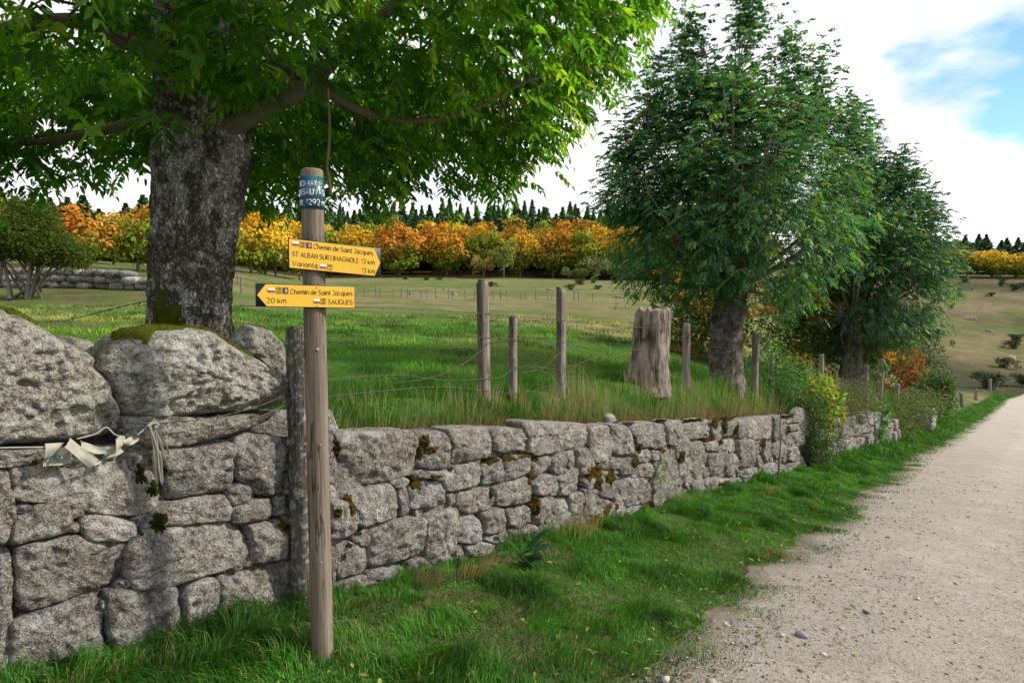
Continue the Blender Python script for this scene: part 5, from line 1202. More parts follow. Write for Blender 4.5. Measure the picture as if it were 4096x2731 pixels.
# trunk with bark relief
def trunk_mesh(path, rad, seg, seed, rough=0.10, flare=0.0, ridge=0.03, kk=10):
    path = spline(path, kk); m = len(path)
    rad = np.interp(np.linspace(0, 1, m), np.linspace(0, 1, len(rad)), rad)
    th = np.linspace(0, 2 * np.pi, seg, endpoint=False)
    tg = norm(np.gradient(path, axis=0)); ref = np.array([1.0, 0, 0])
    a = norm(np.cross(np.tile([0, 1.0, 0], (m, 1)), tg)); b = norm(np.cross(tg, a))
    C, S = np.cos(th), np.sin(th)
    z = path[:, 2][:, None]
    R = rad[:, None] * (1 + rough * fbm(C[None] * 1.3 + seed, S[None] * 1.3, z * 1.1, 3))
    R = R + ridge * 0.5 * np.abs(fbm(C[None] * 9 + seed, S[None] * 9, z * 3.2, 3)) + 0.012 * fbm(C[None] * 16, S[None] * 16, z * 9, 3)
    if flare: R = R * (1 + flare * np.exp(-(np.arange(m)[:, None] / (m * 0.10)) ** 2) * (1 + 0.5 * np.sin(th * 5 + seed)[None]))
    V = path[:, None] + R[..., None] * (C[None, :, None] * a[:, None] + S[None, :, None] * b[:, None])
    ii, jj = np.meshgrid(np.arange(m - 1), np.arange(seg), indexing='ij'); k = (jj + 1) % seg
    q = np.stack([ii * seg + jj, ii * seg + k, (ii + 1) * seg + k, (ii + 1) * seg + jj], -1).reshape(-1, 4)
    return V.reshape(-1, 3), q

# ------------------------------------------------------------------ the big ash above the wall
T1X, T1Y = -2.29, 4.88
t1z = h1(T1X, T1Y)
ash1 = empty('ash_tree', (T1X, T1Y, t1z), 'big old ash with thick lichen-patched trunk overhanging the signpost', 'tree', 'old ash trees along the wall')
rg = np.random.default_rng(21)
V, q = trunk_mesh([(T1X - 0.02, T1Y, t1z - 0.2), (T1X - 0.01, T1Y, t1z + 0.35), (T1X + 0.0, T1Y, 1.7), (T1X + 0.07, T1Y, 2.3), (T1X + 0.12, T1Y, 2.75), (T1X + 0.10, T1Y, 3.4), (T1X + 0.02, T1Y + 0.1, 4.4), (T1X + 0.1, T1Y + 0.2, 6.2)],
                  [0.315, 0.285, 0.262, 0.255, 0.285, 0.30, 0.26, 0.23, 0.20, 0.07], 150, 3, 0.09, 0.10, 0.05, 18)
tr1 = build('trunk', V, None, q, M['bark'], ash1, smooth=True)
# moss skirt on the trunk's foot
tV, tq = V, q
tb = bvh_of(tV, [], tq.tolist())
def trunk_moss(ang, z_, wa, hh, seed):
    g = 17; Vm = []
    for i in range(g):
        for j in range(g):
            u = (i / (g - 1.0) - 0.5) * 2; v = (j / (g - 1.0) - 0.5) * 2
            rr_ = max(abs(u), abs(v)); l = math.hypot(u, v) + 1e-6; u2, v2 = u * rr_ / l, v * rr_ / l
            rim = 1 + 0.7 * float(fbm(u2 / (rr_ + 1e-6) * 2.2 + seed, v2 / (rr_ + 1e-6) * 1.5, seed, 3))
            a = ang + u2 * wa * rim; z = z_ + v2 * hh * rim
            o = Vector((T1X + math.cos(a) * 0.9, T1Y + math.sin(a) * 0.9, z)); d = Vector((-math.cos(a), -math.sin(a), 0))
            hit = tb.ray_cast(o, d, 0.9); dist = hit[3] if hit[0] is not None else 0.58
            p_ = o + d * (dist - 0.022 * math.sqrt(max(0, 1 - rr_ ** 2)) + (0.02 if rr_ > 0.95 else -0.006 * float(fbm(u * 8, v * 8, seed, 2))))
            Vm.append(tuple(p_))
    build('moss_patch', Vm, None, [(i * g + j, (i + 1) * g + j, (i + 1) * g + j + 1, i * g + j + 1) for i in range(g - 1) for j in range(g - 1)], M['greenmoss'], ash1, smooth=True)
trunk_moss(math.radians(-108), 1.36, 0.42, 0.24, 1)
trunk_moss(math.radians(-122), 1.24, 0.34, 0.16, 2)
trunk_moss(math.radians(-80), 1.28, 0.20, 0.14, 3)
limbs = [
 ([(0.22, -0.05, 2.72), (0.45, -0.15, 2.78), (0.75, -0.2, 2.90), (0.98, -0.2, 3.05), (1.25, -0.2, 3.3), (1.7, -0.2, 3.7), (2.2, 0, 4.4)], [0.085, 0.065, 0.055, 0.05, 0.04, 0.03, 0.015]),
 ([(0.98, -0.2, 3.04), (0.75, -0.05, 3.15), (0.5, 0.0, 3.4), (0.3, 0.1, 3.8), (0.2, 0.2, 4.6)], [0.05, 0.045, 0.05, 0.045, 0.03]),
 ([(0.95, -0.2, 3.03), (1.25, -0.1, 2.86), (1.6, 0.0, 2.82), (1.95, 0.1, 2.9), (2.4, 0.2, 3.15)], [0.035, 0.028, 0.022, 0.018, 0.010]),
 ([(0.1, -0.25, 3.15), (-0.1, -0.4, 3.18), (-0.27, -0.45, 3.3), (-0.33, -0.5, 3.7), (-0.4, -0.6, 4.4)], [0.06, 0.05, 0.045, 0.04, 0.03]),
 ([(0.15, -0.2, 3.35), (0.2, -0.45, 3.7), (0.25, -0.8, 4.1), (0.3, -1.4, 4.6)], [0.06, 0.05, 0.04, 0.02]),
 ([(0.25, 0.0, 3.5), (0.7, 0.1, 3.75), (1.2, 0.2, 3.95), (2.0, 0.3, 4.0), (2.9, 0.4, 4.3)], [0.07, 0.055, 0.045, 0.03, 0.012]),
 ([(-0.1, 0.0, 3.4), (-0.8, 0.0, 3.5), (-1.6, 0.1, 3.45), (-2.6, 0.2, 3.6)], [0.07, 0.05, 0.035, 0.015]),
 ([(-0.1, 0.1, 2.9), (-0.8, 0.4, 2.85), (-1.5, 0.6, 2.8), (-2.2, 0.8, 2.9)], [0.05, 0.035, 0.025, 0.012]),
 ([(0.0, 0.1, 3.9), (-0.8, -0.5, 4.4), (-1.8, -0.9, 5.0)], [0.07, 0.05, 0.02]),
 ([(0.1, 0.25, 3.3), (0.4, 1.0, 3.4), (0.9, 1.9, 3.6)], [0.06, 0.04, 0.015]),
 ([(0.0, 0.25, 3.1), (-0.5, 1.2, 3.2), (-0.9, 2.1, 3.5)], [0.06, 0.04, 0.015])]
lm = MB(); limbpts = []
for pts, rd in limbs:
    p = spline(np.array(pts) + np.array([T1X, T1Y, 0]), 7)
    lm.tube(p, np.interp(np.linspace(0, 1, len(p)), np.linspace(0, 1, len(rd)), rd), 12, rough=0.12, seed=len(limbpts))
    limbpts.append(p)
lm.build('limb', M['limb'], ash1, smooth=True)
# broken twig hanging beside the signpost
tw = MB()
tp = spline([(-1.065, 4.05, 2.80), (-1.062, 4.05, 2.60), (-1.066, 4.05, 2.48), (-1.080, 4.05, 2.36), (-1.072, 4.05, 2.28), (-1.060, 4.05, 2.18)], 6)
tw.tube(tp, np.linspace(0.006, 0.010, len(tp)), 8, rough=0.2)
tw.tube([(-1.070, 4.05, 2.27), (-1.12, 4.05, 2.22)], [0.007, 0.003], 6)
tw.build('hanging_twig', M['twig'], ash1, smooth=True)
# foliage: clusters in an umbrella-shaped crown
limball = np.concatenate(limbpts)
cl = []
camd = np.array([0 - T1X, 0 - T1Y]); camd /= np.linalg.norm(camd)
while len(cl) < 1500:
    r = 3.75 * math.sqrt(rg.uniform(0.01, 1)); a = rg.uniform(0, 2 * math.pi)
    dx, dy = r * math.cos(a), r * math.sin(a)
    fr = max(0.0, (dx * camd[0] + dy * camd[1]) / 2.6)
    zl_ = 2.55 + (0.12 if dx < 0 else 0.0) + 0.2 * float(fbm(dx * 1.1 + 5, dy * 1.1, 2.0, 2)) + 1.35 * max(0, r - 2.55) + 1.25 * fr ** 1.5
    if r < 0.9: zl_ += 0.9 * (0.9 - r)
    if dx < -0.15 and r < 1.6: zl_ += 0.55 * min(1, (1.6 - r) / 0.7)
    top = 7.6 - 0.28 * r * r
    if top < zl_ + 0.3: continue
    u = rg.uniform()
    z = zl_ + (rg.exponential(0.75) if u < 0.72 else rg.uniform(0, top - zl_))
    if z > top: continue
    if fbm(dx * 1.4 + 9, dy * 1.4, z * 1.4, 2) < -0.42: continue
    cl.append((T1X + dx, T1Y + dy, z))
cl = np.array(cl)
tg_ = MB()
for c in cl[:520]:
    d2 = np.sum((limball - c) ** 2, 1); p0 = limball[np.argmin(d2)]
    L = math.sqrt(d2.min())
    if L > 1.5: continue
    mid = (p0 + c) / 2 + np.array([0, 0, 0.10 * L]) + rg.normal(size=3) * 0.05
    tg_.tube(spline([p0, mid, c], 4), [0.012, 0.011, 0.010, 0.009, 0.008, 0.007, 0.006, 0.005, 0.004], 5, cap=False)
tg_.build('branch', M['twig'], ash1, smooth=True)['kind'] = 'stuff'
npl = 8
Pp = np.repeat(cl, npl, 0) + rg.normal(size=(len(cl) * npl, 3)) * 0.10
out = Pp - np.array([T1X, T1Y, 0]); out[:, 2] = 0; out = norm(out)
A = out * 0.55 + rg.normal(size=Pp.shape) * np.array([0.75, 0.75, 0.32]) + np.array([0, 0, -0.10])
tint = tints(rg, len(Pp), [(0.055, 0.160, 0.014), (0.092, 0.220, 0.016), (0.040, 0.118, 0.016), (0.17, 0.27, 0.02)], [4, 3.2, 2.6, 1.2])
V, q, c = compound(Pp, A, rg, rg.uniform(0.16, 0.27, len(Pp)), rg.uniform(0.075, 0.105, len(Pp)), tint, True, 4, 0.40)
build('crown', V, None, q, M['nearleaf'], ash1, colors=c)

# ------------------------------------------------------------------ the two ashes farther along the wall
def ash(x, y, rad, th_, crown_c, crown_r, ncl, nleaf, label, seed, tip_tops, lsc=1.0, cols=None, zcut=None):
    rg = np.random.default_rng(seed); z0 = h1(x, y)
    root = empty('ash_tree', (x, y, z0), label, 'tree', 'old ash trees along the wall')
    head = np.array([x + 0.05, y, z0 + th_])
    V, q = trunk_mesh([(x, y, z0 - 0.2), (x - 0.02, y, z0 + th_ * 0.3), (x, y, z0 + th_ * 0.65), tuple(head), (x + 0.05, y, z0 + th_ + 0.7)], [rad * 1.12, rad, rad * 0.92, rad * 1.0, rad * 1.05, rad * 0.7], 60, seed, 0.14, 0.22, 0.05)
    build('trunk', V, None, q, M['bark2'], root, smooth=True)
    cc = np.array(crown_c); cr = np.array(crown_r)
    cl = []
    lim = MB(); lp = []
    for k in range(34):
        a = rg.uniform(0, 2 * math.pi); e = rg.uniform(0.0, 1.0) ** 0.8
        tgt = cc + cr * np.array([math.cos(a) * math.sqrt(1 - (e * 2 - 1) ** 2 * 0.9) * 0.85, math.sin(a) * math.sqrt(1 - (e * 2 - 1) ** 2 * 0.9) * 0.85, (e * 1.85 - 0.9)])
        mid = head * 0.45 + tgt * 0.55 + np.array([math.cos(a), math.sin(a), 0]) * 0.35 * (1 - e)
        p = spline([head + np.array([math.cos(a), math.sin(a), 0]) * rad * 0.5, mid, tgt], 7)
        lim.tube(p, np.linspace(rad * 0.15, 0.008, len(p)), 7, rough=0.1, seed=k); lp.append(p)
    lim.build('limb', M['limb'], root, smooth=True)
    tries = 0
    while len(cl) < ncl and tries < ncl * 60:
        tries += 1
        v = rg.normal(size=3); v /= np.linalg.norm(v); f = rg.uniform(0.0, 1) ** (1 / 2.6)
        p = cc + v * f * cr * (1 + 0.18 * float(fbm(v[0] * 2.2 + seed, v[1] * 2.2, v[2] * 2.2, 2)))
        if v[2] > 0: p[:2] = cc[:2] + (p[:2] - cc[:2]) * (1 - 0.42 * (f * v[2]) ** 1.6)     # egg-shaped
        if zcut is not None and p[2] < zcut(p[0], p[1]): continue
        if fbm(p[0] * 1.15 + seed, p[1] * 1.15, p[2] * 1.15, 2) < -0.30: continue
        cl.append(p)
    for (dx, dy, zt, w) in tip_tops:                 # upright shoots that break the outline
        for k in range(26):
            f = rg.uniform(0, 1); cl.append(cc + np.array([dx, dy, 0]) + np.array([rg.normal() * w * (1 - f * 0.8), rg.normal() * w * (1 - f * 0.8), 0]) + np.array([0, 0, zt - 1.4 + 1.4 * f - cc[2] + 0.0]))
    cl = np.array(cl)
    shoot = MB()
    for i in range(0, len(cl), 2):
        c = cl[i]; allp = np.concatenate(lp); d2 = np.sum((allp - c) ** 2, 1); p0 = allp[np.argmin(d2)]
        if d2.min() < 1.2: shoot.tube([p0, (p0 + c) / 2 + rg.normal(size=3) * 0.06, c], [0.014, 0.010, 0.005], 4, cap=False)
    shoot.build('branch', M['twig'], root)['kind'] = 'stuff'
    Pp = np.repeat(cl, nleaf, 0) + rg.normal(size=(len(cl) * nleaf, 3)) * np.array([0.14, 0.14, 0.17])
    out = norm(Pp - cc)
    A = out * 0.7 + rg.normal(size=Pp.shape) * np.array([0.6, 0.6, 0.35]) + np.array([0, 0, 0.12])
    tint = tints(rg, len(Pp), *(cols or ([(0.030, 0.105, 0.054), (0.045, 0.135, 0.058), (0.075, 0.175, 0.048), (0.12, 0.22, 0.032)], [4, 4, 2.5, 1.3])))
    V, q, c = compound(Pp, A, rg, rg.uniform(0.13, 0.28, len(Pp)) * lsc, rg.uniform(0.055, 0.112, len(Pp)) * lsc, tint, False, 4, 0.40)
    build('crown', V, None, q, M['leaf'], root, colors=c)
    return root
ax, ay = (float(v) for v in xy(6.75, 1.02))
ash(ax, ay, 0.27, 1.75, (ax + 0.02, ay + 0.1, 3.45), (2.26, 2.0, 2.35), 900, 16, 'second ash, an egg-shaped tree with pitted trunk right of the stump', 33,
    [(0.25, 0.0, 6.75, 0.22), (-0.75, 0.1, 6.35, 0.20), (0.95, 0.0, 6.25, 0.22), (1.5, 0.1, 5.7, 0.2), (-1.35, 0.0, 5.5, 0.2), (2.05, 0, 4.7, 0.2), (-1.95, 0.1, 4.4, 0.2)], 0.84,
    zcut=lambda X, Y: 1.45 + 0.25 * math.sin(X * 2.1))
bx, by = (float(v) for v in xy(16.3, 0.95))
ash(bx, by, 0.30, 2.1, (bx + 0.50, by + 0.2, 2.65), (2.3, 2.0, 3.05), 860, 15, 'third ash, rounder and farther, leaning over the lane side', 34,
    [(-0.9, 0, 5.9, 0.3), (-0.1, 0, 6.0, 0.3), (0.7, 0, 5.3, 0.3), (1.4, 0, 4.5, 0.3)], 1.0, ([(0.022, 0.080, 0.046), (0.034, 0.105, 0.048), (0.055, 0.140, 0.040), (0.13, 0.21, 0.026)], [4, 4, 2, 1.2]),
    zcut=lambda X, Y: -0.15 + 0.35 * math.sin(X * 1.7))

# ------------------------------------------------------------------ generic shrubs and saplings
def leafcloud(rg, centres, radii, n, size, tint, aspect=0.55, flat=0.6):
    """n leaf faces spread through ellipsoids, denser towards the skin"""
    centres = np.array(centres, float); radii = np.array(radii, float)
    vol = radii.prod(1); k = rg.choice(len(centres), n, p=vol / vol.sum())
    v = norm(rg.normal(size=(n, 3))); f = rg.uniform(0, 1, n) ** 0.42
    p = centres[k] + v * f[:, None] * radii[k] * (1 + 0.25 * fbm(v[:, 0] * 2 + k, v[:, 1] * 2, v[:, 2] * 2, 2))[:, None]
    d = norm(v * 0.7 + rg.normal(size=(n, 3)) * np.array([1, 1, flat]))
    L = size * rg.uniform(0.7, 1.3, n)
    return leaflet_mesh(p, d, norm(np.array([0, 0, 1.0]) + 0.7 * rg.normal(size=(n, 3))), L, L * aspect, tint, False)
def shrub(name, x, y, blobs, n, size, cols, wts, label, cat, seed, stems=5, group=None, stemr=0.012, z=None, mt='shrubleaf', trunk_h=None, stemmat='twig'):
    rg = np.random.default_rng(seed); z0 = h1(x, y) if z is None else z
    root = empty(name, (x, y, z0), label, cat, group)
    c = [(x + b[0], y + b[1], z0 + b[2]) for b in blobs]; r = [(b[3], b[3], b[4]) for b in blobs]
    mb = MB()
    for i in range(stems):
        b = c[i % len(c)]; o = rg.normal(size=3) * 0.3 * np.array([r[i % len(c)][0]] * 2 + [r[i % len(c)][2]])
        base = np.array([x + rg.normal() * stemr * 6, y + rg.normal() * stemr * 6, z0 - 0.05]); tip = np.array(b) + o
        mid = base * 0.5 + tip * 0.5 + rg.normal(size=3) * 0.06 * np.linalg.norm(tip - base)
        p = spline([base, mid, tip], 5); mb.tube(p, np.linspace(stemr, stemr * 0.3, len(p)), 6, cap=False, rough=0.1, seed=i)
    mb.build('stem', M[stemmat], root, smooth=True)
    t = tints(rg, n, cols, wts, 0.22)
    V, q, cc = leafcloud(rg, c, r, n, size, t)
    build('foliage', V, None, q, M[mt], root, colors=cc)
    return root
GRN = [(0.035, 0.105, 0.022), (0.055, 0.14, 0.025), (0.09, 0.17, 0.03)]
x, y = (float(v) for v in xy(8.75, 0.45))
shrub('bush', x, y, [(-0.55, 0.1, 0.75, 0.55, 0.6), (0.1, 0.0, 0.65, 0.5, 0.6), (-0.35, 0.1, 1.3, 0.36, 0.45), (0.35, -0.1, 0.25, 0.45, 0.45), (-0.5, -0.1, 0.15, 0.55, 0.45), (0.2, 0.3, 1.0, 0.4, 0.4), (0.15, -0.2, -0.2, 0.4, 0.4)], 7000, 0.055, [(0.045, 0.13, 0.035), (0.07, 0.17, 0.05), (0.10, 0.20, 0.05)], [3, 3, 1.5], 'pale green leafy bush on the bank right of the second ash', 'bush', 51, 9)
x, y = (float(v) for v in xy(8.85, -0.02))
root = shrub('sapling', x, y, [(0.0, -0.1, 1.20, 0.30, 0.28), (0.15, -0.15, 0.75, 0.28, 0.25), (0.05, -0.1, 0.35, 0.25, 0.2), (0.28, -0.15, 1.0, 0.18, 0.18)], 520, 0.11, [(0.20, 0.30, 0.03), (0.13, 0.25, 0.03), (0.34, 0.26, 0.03), (0.30, 0.15, 0.04)], [4, 3, 1.3, 0.6], 'yellow-green sapling hanging over the far end of the wall', 'sapling', 52, 8, stemr=0.008)
x, y = (float(v) for v in xy(10.3, -0.05))
shrub('bramble', x, y, [(-0.6, -0.7, 0.5, 0.4, 0.45), (0, 0, 0.75, 0.55, 0.5), (0.4, 0.4, 1.0, 0.5, 0.45), (0.9, 1.0, 0.8, 0.55, 0.45), (1.5, 1.9, 0.8, 0.6, 0.45)], 5200, 0.05, [(0.06, 0.08, 0.03), (0.10, 0.085, 0.05), (0.05, 0.10, 0.03)], [3, 3, 2], 'tangled brownish bramble thicket between sapling and ruined wall', 'bramble', 53, 26, stemr=0.006)
x, y = (float(v) for v in xy(8.15, -0.12))
shrub('bramble', x, y, [(0, 0, 0.35, 0.32, 0.40), (0.0, 0.05, 0.95, 0.30, 0.35), (0.3, 0.2, 0.4, 0.35, 0.4), (-0.15, -0.1, 0.75, 0.25, 0.45), (-0.1, 0.1, 1.2, 0.25, 0.2)], 3600, 0.05, [(0.03, 0.075, 0.02), (0.05, 0.105, 0.025), (0.09, 0.09, 0.03)], [4, 3, 1], 'dark green bramble covering the far end of the retaining wall', 'bramble', 59, 12, stemr=0.005)
x, y = (float(v) for v in xy(14.4, -0.15))
shrub('fern_clump', x, y, [(0, 0, 0.75, 0.28, 0.35), (-0.2, -0.2, 0.35, 0.3, 0.3)], 700, 0.10, [(0.04, 0.15, 0.02), (0.07, 0.19, 0.03)], [2, 1], 'bright green fern clump growing from the ruined wall', 'fern', 54, 5, stemr=0.005)
x, y = (float(v) for v in xy(19.5, 0.0))
shrub('bramble', x, y, [(0, 0, 0.7, 0.9, 0.5), (1.2, 1.3, 0.7, 0.9, 0.5), (-1.2, -1.3, 0.6, 0.8, 0.5), (2.2, 2.8, 0.6, 0.9, 0.5)], 4200, 0.085, [(0.06, 0.09, 0.03), (0.10, 0.10, 0.04), (0.05, 0.11, 0.025), (0.14, 0.07, 0.03)], [3, 2, 3, 0.6], 'low mixed bramble scrub along the ruined wall before the dark shrub', 'bramble', 55, 20, stemr=0.008)
x, y = (float(v) for v in xy(29.5, 0.3))
shrub('shrub', x, y, [(0, 0, 1.1, 0.95, 1.1), (0.3, 0, 1.6, 0.6, 0.7), (-0.5, 0.2, 0.7, 0.7, 0.7)], 4200, 0.13, [(0.025, 0.065, 0.02), (0.04, 0.09, 0.022), (0.11, 0.13, 0.02)], [4, 3, 0.8], 'dark round shrub with yellow flecks beside the lane', 'shrub', 56, 8, stemr=0.02)
x, y = 20.2, 34.5
shrub('shrub', x, y, [(0, 0, 1.9, 0.8, 1.3), (0.5, 0, 1.0, 0.9, 0.9), (-0.8, 0, 0.9, 0.7, 0.7)], 2000, 0.17, [(0.30, 0.075, 0.02), (0.24, 0.11, 0.02), (0.08, 0.09, 0.02)], [2, 2, 2], 'red-orange autumn shrub behind the fence below the third ash', 'shrub', 57, 8, stemr=0.02)
x, y = 20.6, 38.5
shrub('thicket', x, y, [(0, 0, 1.9, 1.5, 1.9), (1.9, 0.5, 1.6, 1.4, 1.7), (-2.0, -0.5, 1.9, 1.5, 2.0), (3.4, 1, 1.0, 1.2, 1.2), (-4.0, -1, 1.9, 1.6, 2.1)], 7500, 0.2, [(0.02, 0.045, 0.02), (0.03, 0.065, 0.022), (0.16, 0.08, 0.02)], [5, 4, 0.5], 'dark green thicket behind the third ash', 'thicket', 58, 12, stemr=0.03)
# autumn beeches behind the second ash
for i, (tx, D, bl, n, lab) in enumerate([(0.26, 19.0, [(0, 0, 1.3, 1.15, 1.3), (0.9, 0.3, 1.7, 1.0, 1.4), (0.5, 0, 0.7, 1.3, 0.7)], 5200, 'green and orange young beech between the stump and the second ash'),
                                     (0.405, 20.5, [(0, 0, 1.5, 1.4, 1.6), (1.2, 0.3, 1.5, 1.2, 1.4), (2.3, 0.6, 1.2, 1.1, 1.2), (1.0, 0.2, 2.4, 1.2, 1.0)], 7500, 'orange-tipped young beech hedge right of the second ash trunk')]):
    x, y = tx * D, D
    z = h1(x, y) if i else h1(x, y)
    r = shrub('young_beech', x, y, bl, n, 0.12, [(0.055, 0.10, 0.012), (0.10, 0.14, 0.012), (0.03, 0.07, 0.012)], [4, 3, 2], lab, 'tree', 60 + i, 10, stemr=0.03, z=z)
    rg = np.random.default_rng(70 + i); sp_ = []
    for k in range(18):
        b = bl[rg.integers(len(bl))]; v = norm(rg.normal(size=3)); v[1] = -abs(v[1])
        sp_.append((x + b[0] + v[0] * b[3], y + b[1] + v[1] * b[3], z + b[2] + v[2] * b[4]))
    tn = tints(rg, 2200, [(0.55, 0.20, 0.012), (0.46, 0.23, 0.015)], [2, 1], 0.2)
    V, q, c = leafcloud(rg, sp_, [(0.45, 0.3, 0.15)] * len(sp_), 2200, 0.11, tn, flat=0.3)
    build('orange_spray', V, None, q, M['shrubleaf'], r, colors=c)
# broad-leaved weed at the wall foot, sprout in the wall face, bare stem
x, y = (float(v) for v in xy(-1.02, -0.30)); z = h1(x, y)
wd = empty('weed', (x, y, z), 'dark broad-leaved weed at the foot of the wall', 'weed')
rg = np.random.default_rng(81); n = 15
A = np.stack([rg.normal(size=n), rg.normal(size=n) - 0.5, rg.uniform(0.1, 0.9, n)], 1)
Pp = np.tile([x, y, z + 0.03], (n, 1)) + norm(A) * rg.uniform(0.03, 0.10, (n, 1))
V, q, c = leaflet_mesh(Pp, A, norm(np.array([0, 0, 1.0]) + 0.3 * rg.normal(size=(n, 3))), rg.uniform(0.15, 0.25, n), rg.uniform(0.075, 0.11, n), tints(rg, n, [(0.026, 0.085, 0.035), (0.045, 0.125, 0.04)], [2, 1]))
for i_ in range(n):
    build('leaf', V[i_ * 6:i_ * 6 + 6], None, [(0, 1, 2, 3), (0, 3, 4, 5)], M['leaf'], wd, colors=c[i_ * 6:i_ * 6 + 6], loc=V[i_ * 6])
MB().tube(spline([(x, y, z), (x - 0.02, y + 0.03, z + 0.2), (x + 0.0, y + 0.03, z + 0.36)], 4), 0.004, 5).build('stem', M['twig'], wd)
x, y, z = (float(v) for v in P(1.72, -0.08, float(zlane(1.72)) + 0.50).ravel())
spr = empty('sprout', (x, y, z), 'small bright green sprout growing out of the wall face', 'plant')
n = 26; A = rg.normal(size=(n, 3)) * np.array([1, 1, 0.6]) + np.array([0.3, -0.4, 0.1]); Pp = np.array([x, y, z]) + rg.normal(size=(n, 3)) * np.array([0.05, 0.03, 0.09]) + np.array([0.03, -0.05, 0.02])
V, q, c = leaflet_mesh(Pp, A, norm(np.array([0, 0, 1.0]) + 0.4 * rg.normal(size=(n, 3))), rg.uniform(0.05, 0.08, n), rg.uniform(0.022, 0.032, n), tints(rg, n, [(0.10, 0.24, 0.03), (0.16, 0.28, 0.03)], [2, 1]))
for i_ in range(n):
    build('leaf', V[i_ * 6:i_ * 6 + 6], None, [(0, 1, 2, 3), (0, 3, 4, 5)], M['leaf'], spr, colors=c[i_ * 6:i_ * 6 + 6], loc=V[i_ * 6])
MB().tube(spline([(x, y + 0.02, z - 0.1), (x + 0.02, y - 0.05, z), (x + 0.05, y - 0.07, z + 0.1)], 4), 0.003, 5).build('stem', M['twig'], spr)
x, y = (float(v) for v in xy(6.0, -0.12)); z = h1(x, y)
MBs = MB().tube(spline([(x, y, z - 0.05), (x + 0.03, y, z + 0.5), (x + 0.02, y, z + 1.0), (x + 0.15, y - 0.02, z + 1.45)], 6), np.linspace(0.014, 0.006, 19), 6, rough=0.2)
tag(MBs.build('bare_stem', M['twig'], loc=(x, y, z)), 'thin dark bare stem standing in front of the far wall stones', 'stem')
for i, (s_, n_, lab) in enumerate([(0.45, 0.42, 'small purple flower in the bank grass right of the tall squared post'), (-0.05, -0.28, 'small purple flower in the verge by the wall foot')]):
    x, y = (float(v) for v in xy(s_, n_)); z = h1(x, y)
    fl_ = empty('wild_flower', (x, y, z), lab, 'flower')
    MB().tube([(x, y, z), (x + 0.01, y, z + 0.11), (x + 0.01, y - 0.01, z + 0.2)], 0.002, 4).build('stem', M['twig'], fl_)
    n = 12; a = np.linspace(0, 2 * np.pi, n, endpoint=False); d = np.stack([np.cos(a), np.sin(a) - 0.3, 0.5 + 0 * a], 1)
    V, q, c = leaflet_mesh(np.tile([x + 0.01, y - 0.01, z + 0.2], (n, 1)), d, np.tile([0, -0.6, 1.0], (n, 1)), np.full(n, 0.018), np.full(n, 0.009), np.tile([0.22, 0.16, 0.55], (n, 1)))
    build('petal', V, None, q, M['shrubleaf'], fl_, colors=c)
ONES = 'zeroth first second third fourth fifth sixth seventh eighth ninth tenth eleventh twelfth thirteenth fourteenth fifteenth sixteenth seventeenth eighteenth nineteenth'.split()
TENS = {20: 'twent', 30: 'thirt', 40: 'fort', 50: 'fift'}
def word(n):
    if n < 20: return ONES[n]
    return TENS[n - n % 10] + ('ieth' if n % 10 == 0 else 'y-' + ONES[n % 10])

# ------------------------------------------------------------------ far left: hawthorn, old field wall
hx, hy = -28.1, 39.5
shrub('hawthorn', hx, hy, [(0, 0, 3.6, 2.2, 1.5), (-1.6, 0, 3.4, 1.8, 1.3), (1.3, 0, 2.9, 1.7, 1.1), (0.5, 0.4, 4.8, 1.3, 1.1), (2.6, 0.2, 2.5, 1.4, 0.9), (-1.2, 0, 5.2, 1.1, 0.9)], 24000, 0.17,
      [(0.050, 0.088, 0.010), (0.080, 0.115, 0.012), (0.15, 0.12, 0.015), (0.03, 0.060, 0.010)], [4, 3, 0.8, 3], 'many-stemmed dark green hawthorn in front of the old field wall', 'tree', 90, 14, stemr=0.10, stemmat='trunkfar')
fw = empty('field_wall', (-28, 46, h1(-28, 46)), 'old grey boulder wall on the bank behind the hawthorn', 'stone wall')
rg = np.random.default_rng(91); sd = 900
base = [rg.integers(0, 1)]
fstones = []
for k in range(6):
    th = np.linspace(0, 2 * np.pi, 10, endpoint=False); rows = []
    for f in (-1, -0.7, 0, 0.7, 1):
        r = math.sqrt(max(0.30, 1 - abs(f) ** 7))
        rows.append(np.stack([0.5 * r * np.sign(np.cos(th)) * np.abs(np.cos(th)) ** 0.5 * (1 + 0.07 * rg.normal(size=10)), 0.35 * r * np.sign(np.sin(th)) * np.abs(np.sin(th)) ** 0.5, 0.40 * f + 0.05 * rg.normal(size=10)], 1))
    V = np.concatenate(rows); q = [(i * 10 + j, i * 10 + (j + 1) % 10, (i + 1) * 10 + (j + 1) % 10, (i + 1) * 10 + j) for i in range(4) for j in range(10)]
    V = np.concatenate([V, [[0, 0, 0.42], [0, 0, -0.42]]]); t = [(40 + j, 40 + (j + 1) % 10, 50) for j in range(10)] + [((j + 1) % 10, j, 51) for j in range(10)]
    o = build('stone', V, t, q, M['farstone'], fw, smooth=True, loc=np.zeros(3)); fstones.append(o)
first = list(fstones); used = set()
for row in range(3):
    xx = -41.0 + 0.3 * row
    while xx < -22.6 - row * 1.5 + 0.2:
        L = rg.uniform(0.7, 1.3); yy = 46 + 0.6 * math.sin(xx * 0.35)
        k = rg.integers(6); o = first[k]
        if k in used:
            o = o.copy(); col.objects.link(o)
        used.add(k)
        gz = h1(xx, yy)
        o.location = (xx + L / 2 + 28, yy - 46 + 0.08 * rg.normal(), gz - fw['_w'][2] + 0.18 + row * 0.42 + 0.03 * rg.normal()); o.scale = (L * 1.02, 1.1, rg.uniform(0.6, 0.75)); o.rotation_euler = (0, 0, rg.normal() * 0.08)
        xx += L
